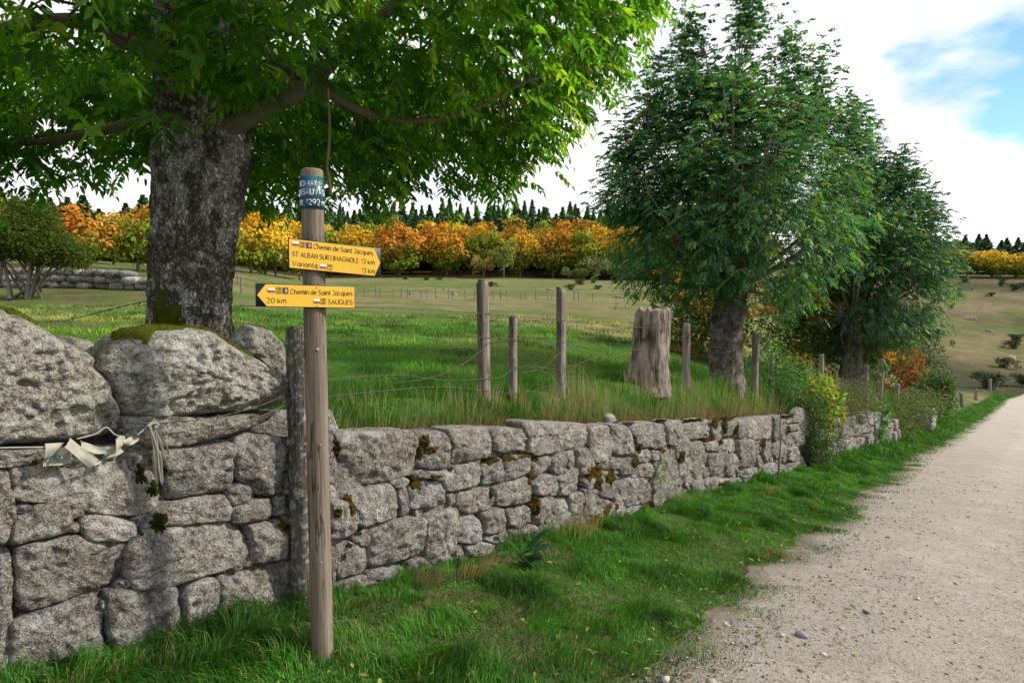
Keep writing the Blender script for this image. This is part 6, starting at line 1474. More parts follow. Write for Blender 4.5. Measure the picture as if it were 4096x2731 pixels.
GF = 'far fence posts across the grazing slope'
for i, (tx, D) in enumerate([(-0.462, 44), (-0.50, 45), (-0.395, 60), (-0.40, 82)]):
    x, y = tx * D, D
    s_, n_ = sn(x, y); post(float(s_), float(n_), h1(x, y) + (2.2 if i < 2 else 1.4), 0.10, ['pale fence post above the right end of the old field wall', 'thin fence post above the middle of the old field wall', 'fence post at the bank right of the big ash trunk', 'far fence post beside the big ash trunk'][i], seed=200 + i, sub=0.2, group=GF)
k = 0
for i, tx in enumerate(np.linspace(-0.215, 0.115, 26)):
    D = 88 + 2.0 * math.sin(i * 0.9) * 0.2
    tx = float(tx + 0.004 * math.sin(i * 2.3)); x, y = tx * D, D; s_, n_ = sn(x, y)
    post(float(s_), float(n_), h1(x, y) + 1.15 + 0.15 * math.sin(i * 1.7), 0.075, 'thin post in the far fence row, %s counted from the yellow boards' % word(i + 1), seed=220 + i, sub=0.2, group=GF, lean_=(0.06 * math.sin(i * 3.1), 0))

# ------------------------------------------------------------------ the beech wood, spruces on the ridge
def beech_proto(seed, n=2000, size=0.75):
    rg = np.random.default_rng(seed)
    blobs = []; 
    for k in range(26):
        v = norm(rg.normal(size=3)); v[2] = v[2] * 1.0 + 0.05
        f = rg.uniform(0.55, 0.95)
        blobs.append((v[0] * 0.40 * f, v[1] * 0.40 * f, 0.52 + v[2] * 0.40 * f))
    rr_ = [(rg.uniform(0.13, 0.21),) * 2 + (rg.uniform(0.10, 0.15),) for _ in blobs]
    blobs.append((0, 0, 0.48)); rr_.append((0.36, 0.36, 0.40))
    t = np.ones((n, 3)) * rg.uniform(0.8, 1.2, (n, 1))
    vol = np.array(rr_).prod(1)
    p = []; d = []
    pr = np.array([b[0] ** 0.66 for b in rr_]); pr[-1] *= 1.2; k = rg.choice(len(blobs), n, p=pr / pr.sum())
    v = norm(rg.normal(size=(n, 3))); f = rg.uniform(0.5, 1, n) ** 0.5
    pts = np.array(blobs)[k] + v * f[:, None] * np.array(rr_)[k]
    dd = norm(np.cross(v, rg.normal(size=(n, 3))))
    L = size / 13.0 * rg.uniform(0.7, 1.3, n)
    V, q, c = leaflet_mesh(pts, dd, norm(v * 1.0 + np.array([0, 0, 0.25]) + 0.35 * rg.normal(size=(n, 3))), L, L * 0.8, t, False)
    return V, q, c
def autumn_mat():
    k = N('autumn_foliage'); oi = k.n('ShaderNodeObjectInfo'); a = k.attr(); o = k.obj(); p = k.pos()
    s = k.n('ShaderNodeSeparateXYZ'); k.set(s.inputs[0], o)
    nz = k.noise(p, 0.35, 4, 0.6); n2 = k.noise(p, 0.12, 3, 0.5)
    # the sunny tops turn first: leaf colour goes from green low down to the tree's own autumn colour on top
    f = k.math('ADD', k.math('MULTIPLY', s.outputs[2], 1.5), k.math('MULTIPLY', k.math('SUBTRACT', nz, 0.5), 1.9))
    f = k.ramp(f, [(0.50, 0.0), (0.95, 1.0)])
    c = k.mix(f, (0.125, 0.165, 0.012), oi.outputs['Color'])
    c = k.mix(k.ramp(n2, [(0.5, 0.0), (0.7, 0.35)]), c, k.mix(1.0, c, (1.15, 1.35, 0.8), 'MULTIPLY'))
    c = k.mix(1.0, c, a, 'MULTIPLY')
    return k.end(c, 0.8, None, 0.1, k.mix(1.0, c, (1.2, 1.1, 0.7), 'MULTIPLY'), 0.12)
def green_mat(name):
    k = N(name); oi = k.n('ShaderNodeObjectInfo'); a = k.attr()
    nz = k.noise(k.pos(), 0.5, 4, 0.6)
    c = k.mix(1.0, oi.outputs['Color'], a, 'MULTIPLY'); c = k.mix(k.ramp(nz, [(0.4, 0.0), (0.7, 0.5)]), c, k.mix(1.0, c, (1.7, 1.5, 1.1), 'MULTIPLY'))
    return k.end(c, 0.85, None, 0.1, c, 0.2)
M['autumn'] = autumn_mat(); M['fargreen'] = green_mat('far_green_foliage')
protos = []
def tree_proto(name, V, q, c, mt, tr=0.022, th_=0.5, loc=(0, 0, 0), limbs_=True):
    root = empty(name, loc, 'x', 'tree')
    root['_w'] = [0, 0, 0]
    mb = MB().tube([(0, 0, -0.03), (0.004, 0, th_ * 0.5), (0, 0.004, th_)], [tr * 1.2, tr, tr * 0.6], 7, rough=0.1)
    for a in (0.4, 2.2, 4.1) if limbs_ else ():
        mb.tube([(0, 0, th_ * 0.45), (0.12 * math.cos(a), 0.12 * math.sin(a), th_ * 0.8), (0.2 * math.cos(a), 0.2 * math.sin(a), th_ * 1.2)], [tr * 0.6, tr * 0.4, tr * 0.2], 5)
    mb.build('trunk', M['trunkfar'], root)
    build('crown', V, None, q, mt, root, colors=c)
    return root
bp = [tree_proto('beech_tree', *beech_proto(300 + i), M['autumn']) for i in range(5)]
taken = {}
def put(pool, i, x, y, hgt, wid, label, color, group, rz):
    o = pool[i]; z = h1(x, y) - 0.2
    c4 = (*color, 1)
    if id(o) not in taken:
        taken[id(o)] = o
        o.location = (x, y, z); o.rotation_euler = (0, 0, rz); o.scale = (wid, wid, hgt); o['label'] = label; o['group'] = group
        o.color = c4
        for ch in o.children: ch.color = c4
        return o
    c = copy_thing(o, (x, y, z), rz, (wid, wid, hgt), label, c4); c['group'] = group
    return c
OR = [(0.44, 0.205, 0.016), (0.50, 0.285, 0.018), (0.40, 0.15, 0.018), (0.56, 0.37, 0.022), (0.33, 0.18, 0.022), (0.18, 0.20, 0.018), (0.44, 0.30, 0.04)]
ON = ['orange', 'golden orange', 'russet orange', 'yellow', 'brownish orange', 'green and gold', 'honey-coloured']
GB = 'beeches along the edge of the wood'
rg = np.random.default_rng(401)
# front row, from left to right: forward slope, distance, height, width, colour
FRONT = [(-0.345, 172, 13, 14, 3), (-0.300, 178, 11, 13, 6), (-0.265, 186, 15, 16, 5), (-0.222, 190, 15, 15, 1), (-0.165, 187, 15.5, 19, 2), (-0.095, 194, 15, 16, 0), (-0.040, 197, 16, 15, 5), (0.012, 196, 14.5, 12, 1),
         (0.060, 198, 15.5, 16, 4), (0.105, 196, 15, 14, 5), (0.145, 198, 15.5, 14, 0), (0.195, 195, 15, 14, 5), (0.245, 197, 15, 15, 2), (0.30, 198, 15, 15, 4)]
ordn = ['first', 'second', 'third', 'fourth', 'fifth', 'sixth', 'seventh', 'eighth', 'ninth', 'tenth', 'eleventh', 'twelfth', 'thirteenth', 'fourteenth', 'fifteenth', 'sixteenth']
for i, (t_, D, hh, ww, ci) in enumerate(FRONT):
    put(bp, i % 5, t_ * D, D, hh, ww, '%s beech in the wood edge row, %s from the big ash trunk' % (ON[ci], ordn[i]), OR[ci], GB, rg.uniform(0, 6))
for r, (D, n, hgt) in enumerate([(210, 18, 16), (223, 19, 15.5), (236, 20, 15.5)]):
    for i in range(n):
        t_ = -0.43 + 0.80 * (i + 0.5 * (r % 2) + rg.uniform(-0.25, 0.25)) / n
        ci = int(rg.choice(7, p=[0.18, 0.18, 0.12, 0.12, 0.14, 0.16, 0.10])) if r < 2 else int(rg.choice([1, 3, 6, 5, 5, 4]))
        DD = D + rg.uniform(-4, 4)
        put(bp, int(rg.integers(5)), t_ * DD, DD, hgt * rg.uniform(0.95, 1.2), rg.uniform(14, 19), '%s beech in the %s row of the wood, %s from the left' % (ON[ci], ['second', 'third', 'rearmost'][r], word(i + 1)), OR[ci], 'beeches deeper in the wood', rg.uniform(0, 6))
# left wood behind the field wall
LEFT = [(-0.620, 95, 9, 10, 2), (-0.545, 100, 9.5, 9, 5), (-0.510, 112, 12, 12, 4), (-0.455, 105, 11, 11, 5), (-0.425, 130, 13, 12, 6), (-0.38, 140, 13, 13, 1), (-0.70, 100, 9, 11, 5), (-0.36, 150, 11, 12, 3), (-0.75, 120, 11, 12, 3), (-0.58, 130, 11, 12, 6)]
for i, (t_, D, hh, ww, ci) in enumerate(LEFT):
    put(bp, i % 5, t_ * D, D, hh, ww, '%s beech behind the old field wall, %s of the left wood' % (ON[ci], word(i + 1)), OR[ci], 'beeches behind the old field wall', rg.uniform(0, 6))
# right hill
for i, (t_, D, hh, ww, ci) in enumerate([(0.625, 275, 13, 17, 4), (0.665, 270, 13, 18, 1), (0.70, 268, 12.5, 18, 3), (0.735, 270, 11, 17, 1), (0.77, 275, 11, 16, 6), (0.585, 280, 13, 17, 0), (0.545, 285, 13, 17, 1), (0.50, 290, 13, 17, 4)]):
    put(bp, i % 5, t_ * D, D, hh, ww, '%s beech on the skyline of the right-hand hill, %s of its row' % (ON[ci], word(i + 1)), OR[ci], 'beeches on the right-hand hill', rg.uniform(0, 6))
# pale birches and willows at the wood's foot
def bushy_proto(seed, n=700, lsz=0.09):
    rg = np.random.default_rng(seed)
    bl = [(0.25 * rg.normal(), 0.25 * rg.normal(), rg.uniform(0.3, 0.85)) for _ in range(10)]; rr_ = [(0.2, 0.2, 0.16)] * 10
    return leafcloud(rg, bl, rr_, n, lsz, np.ones((n, 3)) * rg.uniform(0.75, 1.25, (n, 1)), 0.7)
wp = [tree_proto('pale_willow', *bushy_proto(340), M['fargreen'], 0.018, 0.5)]
for i, (t_, D, hh, ww, c_, lab) in enumerate([(-0.012, 189, 11.0, 7, (0.17, 0.21, 0.05), 'pale green birch with thin trunk at the wood edge'), (-0.042, 188, 7.5, 6, (0.26, 0.22, 0.06), 'small yellowish birch beside the pale green birch'),
        (0.125, 187, 7.5, 7, (0.15, 0.18, 0.07), 'grey-green willow at the foot of the wood'), (0.160, 187, 6.5, 8, (0.17, 0.17, 0.05), 'olive round willow with orange tips at the foot of the wood'),
        (0.082, 186, 3.6, 5, (0.13, 0.18, 0.06), 'low grey-green bush left of the two willows'), (0.102, 186, 3.8, 4.5, (0.13, 0.19, 0.05), 'low green bush between the willows and the birch'),
        (-0.345, 150, 9.0, 10, (0.28, 0.24, 0.07), 'straw-coloured willow just right of the big ash trunk'), (-0.31, 148, 7, 9, (0.20, 0.20, 0.05), 'olive willow left of the signpost boards'), (-0.455, 88, 8, 6, (0.20, 0.26, 0.08), 'pale green thin tree behind the right end of the field wall')]):
    put(wp, 0, t_ * D, D, hh, ww, lab, c_, 'pale trees at the foot of the wood', i * 1.3)
def spruce_proto(seed, n=1000):
    rg = np.random.default_rng(seed)
    f = rg.uniform(0.0, 1, n) ** 0.75; a = rg.uniform(0, 2 * np.pi, n)
    tier = np.floor(f * 13) / 13 + 0.075 * (f * 13 - np.floor(f * 13)) ** 2
    r = (0.98 - f) * 0.24 * rg.uniform(0.35, 1.0, n) ** 0.5 * (1 + 0.25 * np.sin(a * 3 + np.floor(f * 13) * 2)) * (0.75 + 0.5 * ((f * 13) % 1))
    p = np.stack([r * np.cos(a), r * np.sin(a), 0.06 + 0.92 * f], 1)
    d = np.stack([np.cos(a), np.sin(a), -0.35 + 0 * a], 1) + 0.35 * rg.normal(size=(n, 3))
    L = rg.uniform(0.06, 0.11, n) * (1.15 - 0.7 * f)
    V, q, c = leaflet_mesh(p - norm(d) * L[:, None] * 0.5, d, norm(np.stack([np.cos(a) * 0.5, np.sin(a) * 0.5, 1 + 0 * a], 1) + 0.3 * rg.normal(size=(n, 3))), L, L * 0.75, np.ones((n, 3)) * rg.uniform(0.7, 1.3, (n, 1)), False)
    k = 6; tipn = np.arange(k); pt = np.tile([0, 0, 0.93], (k, 1)); aa = tipn * 1.05; dt = np.stack([0.15 * np.cos(aa), 0.15 * np.sin(aa), np.ones(k)], 1)
    V2, q2, c2 = leaflet_mesh(pt, dt, np.stack([np.cos(aa), np.sin(aa), 0 * aa], 1), np.full(k, 0.06), np.full(k, 0.022), np.ones((k, 3)), False)
    return np.concatenate([V, V2]), np.concatenate([q, q2 + len(V)]), np.concatenate([c, c2])
sp_pool = [tree_proto('spruce_tree', *spruce_proto(360 + i), M['fargreen'], 0.010, 0.9, limbs_=False) for i in range(4)]
GC = [(0.075, 0.15, 0.056), (0.090, 0.175, 0.056), (0.115, 0.21, 0.056), (0.060, 0.130, 0.058)]
rg = np.random.default_rng(402)
def spruces(t0, t1, n, D0, D1, h0, h1_, lab, group):
    for i in range(n):
        f = (i + rg.uniform(0, 0.9)) / n; t_ = t0 + (t1 - t0) * f; D = rg.uniform(D0, D1)
        put(sp_pool, int(rg.integers(4)), t_ * D, D, rg.uniform(h0, h1_), rg.uniform(26, 37), lab % word(i + 1), GC[int(rg.integers(4))], group, rg.uniform(0, 6))
spruces(-0.42, 0.36, 49, 244, 252, 16, 21, 'spruce in the lower ridge row just above the orange wood, %s from the left', 'spruces in the lower ridge row')
spruces(-0.42, 0.36, 54, 256, 262, 19, 23, 'spruce in the front ridge row above the orange wood, %s from the left', 'spruces in the front ridge row')
spruces(-0.42, 0.36, 58, 266, 278, 22, 27, 'spruce on the ridge skyline above the orange wood, %s from the left', 'spruces on the ridge skyline')
spruces(-0.78, -0.44, 26, 150, 172, 11, 16, 'spruce on the slope behind the left wood, %s from the left', 'spruces behind the left wood')
spruces(-0.78, -0.60, 12, 174, 190, 11, 16, 'taller spruce on the far left slope, %s from the left', 'spruces on the far left slope')
spruces(0.48, 0.80, 26, 292, 306, 13, 18, 'small spruce on the right-hand hill crest, %s from the left', 'spruces on the right-hand hill')

# gorse, junipers and stones on the grazing slopes
gp = [tree_proto('juniper_bush', *bushy_proto(345, 1100, 0.085), M['fargreen'], 0.02, 0.3, limbs_=False)]
JUN = [(0.735, 205, 2.4, 4.5), (0.715, 225, 1.6, 3), (0.748, 224, 1.6, 3), (0.742, 118, 1.5, 5), (0.736, 110, 1.4, 7), (0.70, 190, 1.2, 2.4), (0.715, 240, 1.8, 12), (0.66, 240, 1.6, 8), (0.725, 92, 1.5, 8), (0.705, 66, 1.7, 3.2), (0.76, 74, 1.6, 3.6),
       (0.10, 150, 1.5, 6), (0.085, 128, 1.2, 3.5), (0.125, 131, 1.0, 2.6), (0.118, 160, 1.2, 3), (-0.045, 150, 1.3, 2.4), (-0.03, 142, 1.2, 2.2), (-0.125, 168, 1.2, 5), (-0.155, 170, 1.1, 3), (-0.105, 172, 1.0, 3), (0.15, 158, 1.0, 3)]
for i, (t_, D, hh, ww) in enumerate(JUN):
    put(gp, 0, t_ * D, D, hh * 1.1, min(ww, hh * 1.7), 'dark low bush on the %s, %s of the scattered bushes' % ('right-hand hillside' if t_ > 0.4 else 'grazing slope before the wood', word(i + 1)), (0.038, 0.050, 0.024) if t_ > 0.4 else (0.05, 0.075, 0.025), 'scattered dark bushes', i * 0.9)
rk = fstones[0].data
for i, (t_, D, sz) in enumerate([(0.055, 126, 1.2), (-0.145, 98, 1.4), (-0.085, 99, 1.2), (0.672, 145, 2.0), (0.735, 100, 1.8), (0.70, 128, 1.4), (0.155, 96, 1.2), (0.76, 165, 1.6), (-0.10, 123, 1.0)]):
    x, y = t_ * D, D
    o = bpy.data.objects.new('field_rock', rk); col.objects.link(o); o.location = (x, y, h1(x, y) + 0.05); o.scale = (sz * 1.1, sz * 0.8, sz * 0.6); o.rotation_euler = (0, 0, i)
    tag(o, 'grey rock lying on the %s, %s of the scattered rocks' % ('right-hand hillside' if t_ > 0.4 else 'grazing slope', ordn[i]), 'rock', 'rocks on the grazing slopes')

# ------------------------------------------------------------------ grass
def blades(Pp, hgt, wid, lean, tint):
    """curved grass blades: Pp feet, lean horizontal tip offset vectors (n,2)"""
    n = len(Pp)
    a = RNG.uniform(0, 2 * np.pi, n); sd = np.stack([np.cos(a), np.sin(a), 0 * a], 1) * (wid * 0.5)[:, None]
    l3 = np.concatenate([lean, np.zeros((n, 1))], 1)
    zz2 = np.zeros((n, 3)); zz2[:, 2] = 1
    m1 = Pp + zz2 * (hgt * 0.55)[:, None] + l3 * 0.32
    ln = np.linalg.norm(lean, axis=1)
    tip = Pp + zz2 * np.maximum(hgt - 0.45 * ln, hgt * 0.25)[:, None] + l3
    V = np.stack([Pp - sd, Pp + sd, m1 + sd * 0.8, m1 - sd * 0.8, tip], 1).reshape(-1, 3)
    o = (np.arange(n) * 5)[:, None]
    return V, o + np.array([3, 2, 4]), o + np.array([0, 1, 2, 3]), np.repeat(tint, 5, 0)
def grass_obj(name, Pp, hgt, wid, lean, tint, label):
    V, t, q, c = blades(Pp, hgt, wid, lean, tint)
    return tag(build(name, V, t, q, M['grass'], colors=c), label, 'grass', kind='stuff')
GG = np.array([(0.026, 0.115, 0.010), (0.038, 0.150, 0.012), (0.062, 0.190, 0.016), (0.115, 0.215, 0.028), (0.25, 0.21, 0.095)])
def gt(n, w, jit=0.2, rg=RNG):
    return GG[rg.choice(5, n, p=np.array(w) / sum(w))] * rg.uniform(1 - jit, 1 + jit, (n, 1))
def field_pts(n, smin, smax, nmin, nmax, keep):
    s = RNG.uniform(smin, smax, n); nn = nmin(s) + (nmax(s) - nmin(s)) * RNG.uniform(0, 1, n)
    k = RNG.uniform(0, 1, n) < keep(s, nn)
    s, nn = s[k], nn[k]; x, y = xy(s, nn)
    return s, nn, np.stack([x, y, np.where(nn < 0, lane_z(s, nn), H(x, y)) - 0.005], 1)
road_jit = lambda s: 0.13 * fbm(s * 1.3, s * 0, 4.0, 3)
wallf = lambda s: np.where(s < 8.2, -0.03, 0.15)
def verge(n, s0, s1, hs, ws, name, lab):
    def keep(s, nn):
        e = (nn - road_left(s) + 0.16) / 0.34 + 0.4 * fbm(s * 2.2, nn * 2.2, 31.0, 3)
        bare = fbm(s * 1.3 + 2, nn * 1.6, 41.0, 3)
        return np.clip(0.10 + 0.9 * sstep(-0.4, 1.0, e), 0, 1) * np.clip(1.15 - 0.4 * sstep(0.3, 0.65, bare) * sstep(7, 3, s), 0.6, 1)
    s, nn, Pp = field_pts(n, s0, s1, lambda s: road_left(s) - 0.36, lambda s: wallf(s) + 0 * s, keep)
    tuft = fbm(s * 2.6, nn * 2.6, 3.0, 3); t2 = fbm(s * 7, nn * 7, 5.0, 2)
    e = np.clip((nn - road_left(s)) / 0.5, 0.0, 1)
    h_ = hs * (0.35 + 0.65 * e) * np.clip(0.75 + 1.1 * tuft + 0.4 * t2, 0.25, 2.2) * RNG.uniform(0.55, 1.3, len(s))
    h_ = h_ * (1 + 0.5 * np.exp(-((nn + 0.12) / 0.15) ** 2))
    ang = 2.2 * fbm(s * 1.6, nn * 1.6, 51.0, 2) * np.pi + RNG.normal(0, 0.7, len(s))
    ln = h_ * RNG.uniform(0.25, 0.95, len(s)); lean = np.stack([np.cos(ang), np.sin(ang)], 1) * ln[:, None]
    tn = gt(len(s), [3.2, 3.6, 2.0, 0.8, 0.4]) * np.clip(1.0 + 0.3 * t2 - 0.45 * tuft, 0.45, 1.7)[:, None]
    dry = fbm(s * 0.9 + 7, nn * 1.8, 61.0, 3) + 0.5 * np.exp(-((nn + 0.2) / 0.2) ** 2) * (s < 6) * (s > -2.9) - 0.80
    dk = RNG.uniform(0, 1, len(s)) < sstep(0.0, 0.5, dry) * 0.75
    tn[dk] = np.array([0.22, 0.185, 0.10]) * RNG.uniform(0.7, 1.25, (dk.sum(), 1))
    grass_obj(name, Pp, h_, ws * RNG.uniform(0.7, 1.35, len(s)), lean, tn, lab)
verge(170000, -4.6, 4.5, 0.082, 0.0042, 'verge_grass', 'lush green grass of the near verge between wall and lane')
verge(62000, 4.5, 12.0, 0.10, 0.0062, 'verge_grass', 'green grass of the middle verge along the far wall stones')
verge(50000, 12.0, 75.0, 0.14, 0.015, 'verge_grass', 'bright green grass strip along the far bend of the lane')
ns_ = 2600
s_ = RNG.uniform(-3, 12, ns_); n_ = -4.05 + RNG.normal(0, 0.28, ns_); kq = fbm(s_ * 1.6, n_ * 1.6, 91.0, 3) > 0.22; s_, n_ = s_[kq], n_[kq]
x_, y_ = xy(s_, n_); hq = RNG.uniform(0.012, 0.04, len(s_)); aq = RNG.uniform(0, 6.28, len(s_))
grass_obj('lane_grass', np.stack([x_, y_, lane_z(s_, n_)], 1), hq, np.full(len(s_), 0.004), np.stack([np.cos(aq), np.sin(aq)], 1) * hq[:, None] * 0.8, gt(len(s_), [2, 2, 1, 1, 2]) * 0.8, 'thin worn grass along the middle of the lane')
# long grass on the bank above the wall
def bank(n, s0, s1, n0, n1, hs, ws, name, lab, w, dryness=0.0, thr=-9):
    s, nn, Pp = field_pts(n, s0, s1, lambda s: n0 + 0.12 * fbm(s * 2, s * 0, 71.0, 2), lambda s: n1 + 0 * s, lambda s, q: (fbm(s * 1.8, q * 1.8, 81.0, 3) > thr) * np.clip(0.25 + sstep(n0, n0 + 0.25, q), 0, 1))
    tuft = fbm(s * 2.2, nn * 2.2, 83.0, 3)
    h_ = hs * np.clip(0.75 + 1.3 * tuft, 0.2, 2.4) * RNG.uniform(0.5, 1.3, len(s)) * sstep(n0 - 0.15, n0 + 0.35, nn)
    h_ = np.maximum(h_, 0.03)
    ang = RNG.uniform(0, 2 * np.pi, len(s)); ln = h_ * RNG.uniform(0.1, 0.7, len(s)); lean = np.stack([np.cos(ang), np.sin(ang)], 1) * ln[:, None]
    tn = gt(len(s), w) * np.clip(1.05 - 0.4 * tuft, 0.5, 1.6)[:, None]
    grass_obj(name, Pp, h_, ws * RNG.uniform(0.7, 1.3, len(s)), lean, tn, lab)
bank(62000, -2.7, 5.0, 0.40, 2.6, 0.12, 0.0042, 'bank_grass', 'long green grass on the bank above the near retaining wall', [2.5, 3, 2, 1.0, 0.3])
bank(46000, 5.0, 14.0, 0.36, 2.8, 0.15, 0.0068, 'bank_grass', 'long green grass on the bank round the second ash', [2.5, 3, 2, 1.0, 0.3])
bank(26000, 14.0, 40.0, 0.2, 4.0, 0.30, 0.016, 'bank_grass', 'rough grass on the bank past the third ash', [2.5, 3, 2, 1.6, 1.6])
bank(9000, -5.6, -2.7, 0.55, 2.6, 0.12, 0.0045, 'bank_grass', 'short grass behind the boulders of the left wall', [2.5, 3, 2, 0.6, 0.2])
# dry straw tufts
def tufts(spots, name, lab, col_=(0.31, 0.26, 0.175), per=160, wid=0.0032):
    Pl, Hl, Ll = [], [], []
    for s_, n_, h_, r_, dirn, amt in spots:
        k = per
        a = RNG.uniform(0, 2 * np.pi, k); rr_ = r_ * np.sqrt(RNG.uniform(0, 1, k)); x, y = xy(s_ + rr_ * np.cos(a), n_ + rr_ * np.sin(a))
        hh = h_ * RNG.uniform(0.35, 1.15, k)
        Pl.append(np.stack([x, y, H(x, y) - 0.01], 1)); Hl.append(hh)
        b = a + TH; l = np.stack([np.cos(b), np.sin(b)], 1) * (hh * RNG.uniform(0.05, 0.45, k))[:, None]
        if amt: l = l + np.array(xy(dirn[0], dirn[1])).reshape(1, 2) * 0 + (ES * dirn[0] + EN * dirn[1])[None] * (hh * amt)[:, None]
        Ll.append(l)
    Pp = np.concatenate(Pl); h_ = np.concatenate(Hl); l = np.concatenate(Ll)
    tn = np.array(col_) * RNG.uniform(0.6, 1.25, (len(Pp), 1)) * np.where(RNG.uniform(0, 1, (len(Pp), 1)) < 0.25, [0.55, 0.9, 0.35], [1, 1, 1])
    grass_obj(name, Pp, h_, wid * RNG.uniform(0.6, 1.3, len(Pp)), l, tn, lab)
tufts([(-0.2, 0.72, 0.34, 0.12, (0, -1), 0.1), (-0.35, 0.45, 0.16, 0.12, (0, -1), 0.6), (0.25, 0.7, 0.3, 0.10, (0, -1), 0.1), (1.15, 0.66, 0.52, 0.22, (0, -1), 0.0), (1.35, 0.6, 0.5, 0.25, (0, -1), 0.1), (0.6, 0.55, 0.34, 0.2, (0, -1), 0.3), (1.8, 0.6, 0.4, 0.25, (0, -1), 0.1), (2.8, 0.6, 0.42, 0.3, (0, -1), 0.1), (4.2, 0.55, 0.4, 0.3, (0, -1), 0.1), (6.0, 0.55, 0.4, 0.3, (0, -1), 0.1), (7.0, 0.5, 0.45, 0.3, (0, -1), 0.1), (7.8, 0.5, 0.4, 0.3, (0, -1), 0.1), (0.85, 0.6, 0.36, 0.2, (0, -1), 0.2), (1.5, 0.62, 0.34, 0.2, (0, -1), 0.1),
       (3.2, 0.55, 0.42, 0.3, (0, -1), 0.1), (3.7, 0.5, 0.36, 0.3, (0, -1), 0.1), (2.2, 0.6, 0.25, 0.3, (0, -1), 0.2), (4.7, 0.7, 0.4, 0.2, (0, -1), 0.1), (5.5, 0.6, 0.36, 0.3, (0, -1), 0.1), (6.5, 0.6, 0.45, 0.3, (0, -1), 0.1), (-1.6, 0.6, 0.3, 0.3, (0, -1), 0.2), (-2.2, 0.5, 0.28, 0.2, (0, -1), 0.2), (-1.0, 0.6, 0.3, 0.3, (0, -1), 0.2), (-0.6, 0.65, 0.35, 0.2, (0, -1), 0.1)],
      'dry_grass', 'straw-coloured dry grass tufts round posts and stump on the bank', per=120)
tufts([(2.0, 0.42, 0.10, 0.18, (0, -1), 0.8), (2.5, 0.42, 0.08, 0.15, (0, -1), 0.8), (-1.45, 0.36, 0.12, 0.12, (0, -1), 0.8), (-0.75, 0.36, 0.14, 0.13, (0, -1), 0.9), (4.6, 0.4, 0.09, 0.2, (0, -1), 0.7), (-2.3, 0.3, 0.08, 0.15, (0, -1), 0.7)], 'dry_grass', 'flattened dead grass mats along the wall top', (0.26, 0.18, 0.11), 260, 0.003)
tufts([(-1.62, -0.28, 0.24, 0.10, (0, -1), 0.7), (-1.35, -0.25, 0.22, 0.10, (0, -1), 0.9), (-2.0, -0.20, 0.20, 0.10, (1, -1), 0.6), (-0.1, -0.15, 0.34, 0.16, (-0.5, -1), 0.25), (0.15, -0.12, 0.40, 0.14, (0.5, -1), 0.2), (-2.15, -0.55, 0.14, 0.15, (0, -1), 0.9), (-1.55, -0.9, 0.10, 0.2, (1, -0.6), 0.9)],
      'dry_grass', 'dry pale grass hanging at the foot of the near wall', (0.30, 0.24, 0.145), 150, 0.0034)
tufts([(11.5 + 0.45 * i, 0.45 + 0.22 * math.sin(i * 1.9), 0.75, 0.35, (0, -1), 0.1) for i in range(16)], 'dry_grass', 'tall pale dry grass in front of the third ash', (0.36, 0.29, 0.19), 150, 0.010)
# meadow beyond the fence
n = 125000
t_ = RNG.uniform(-0.85, 0.42, n); D = 5.2 * (34 / 5.2) ** RNG.uniform(0, 1, n)
x = t_ * D; y = D; s, nn = sn(x, y)
k = nn > 2.2; x, y, D, nn, s = x[k], y[k], D[k], nn[k], s[k]
cl_ = fbm(x * 0.8, y * 0.8, 5.0, 3)
h_ = (0.055 + 0.0022 * D) * np.clip(0.85 + 1.1 * cl_ + 0.9 * sstep(0.15, 0.6, fbm(x * 1.1 + 4, y * 1.1, 25.0, 3)), 0.3, 2.4) * RNG.uniform(0.5, 1.2, len(x))
ang = RNG.uniform(0, 2 * np.pi, len(x)); lean = np.stack([np.cos(ang), np.sin(ang)], 1) * (h_ * RNG.uniform(0.2, 0.8, len(x)))[:, None]
gc = ground_tint(x, y); tn = gc * np.array([1.0, 1.1, 0.9]) * RNG.uniform(0.7, 1.45, (len(x), 1)) * np.clip(1.0 + 0.7 * cl_ - 0.5 * sstep(0.15, 0.6, fbm(x * 1.1 + 4, y * 1.1, 25.0, 3)), 0.4, 1.8)[:, None]
y2 = RNG.uniform(0, 1, len(x)) < sstep(0.1, 0.6, fbm(x * 0.3, y * 0.3, 15.0, 3)) * 0.5
tn[y2] *= np.array([1.9, 1.25, 1.3])
grass_obj('meadow_grass', np.stack([x, y, H(x, y) - 0.01], 1), h_, 0.0012 * D * RNG.uniform(0.6, 1.3, len(x)), lean, tn, 'short green meadow grass beyond the fence')

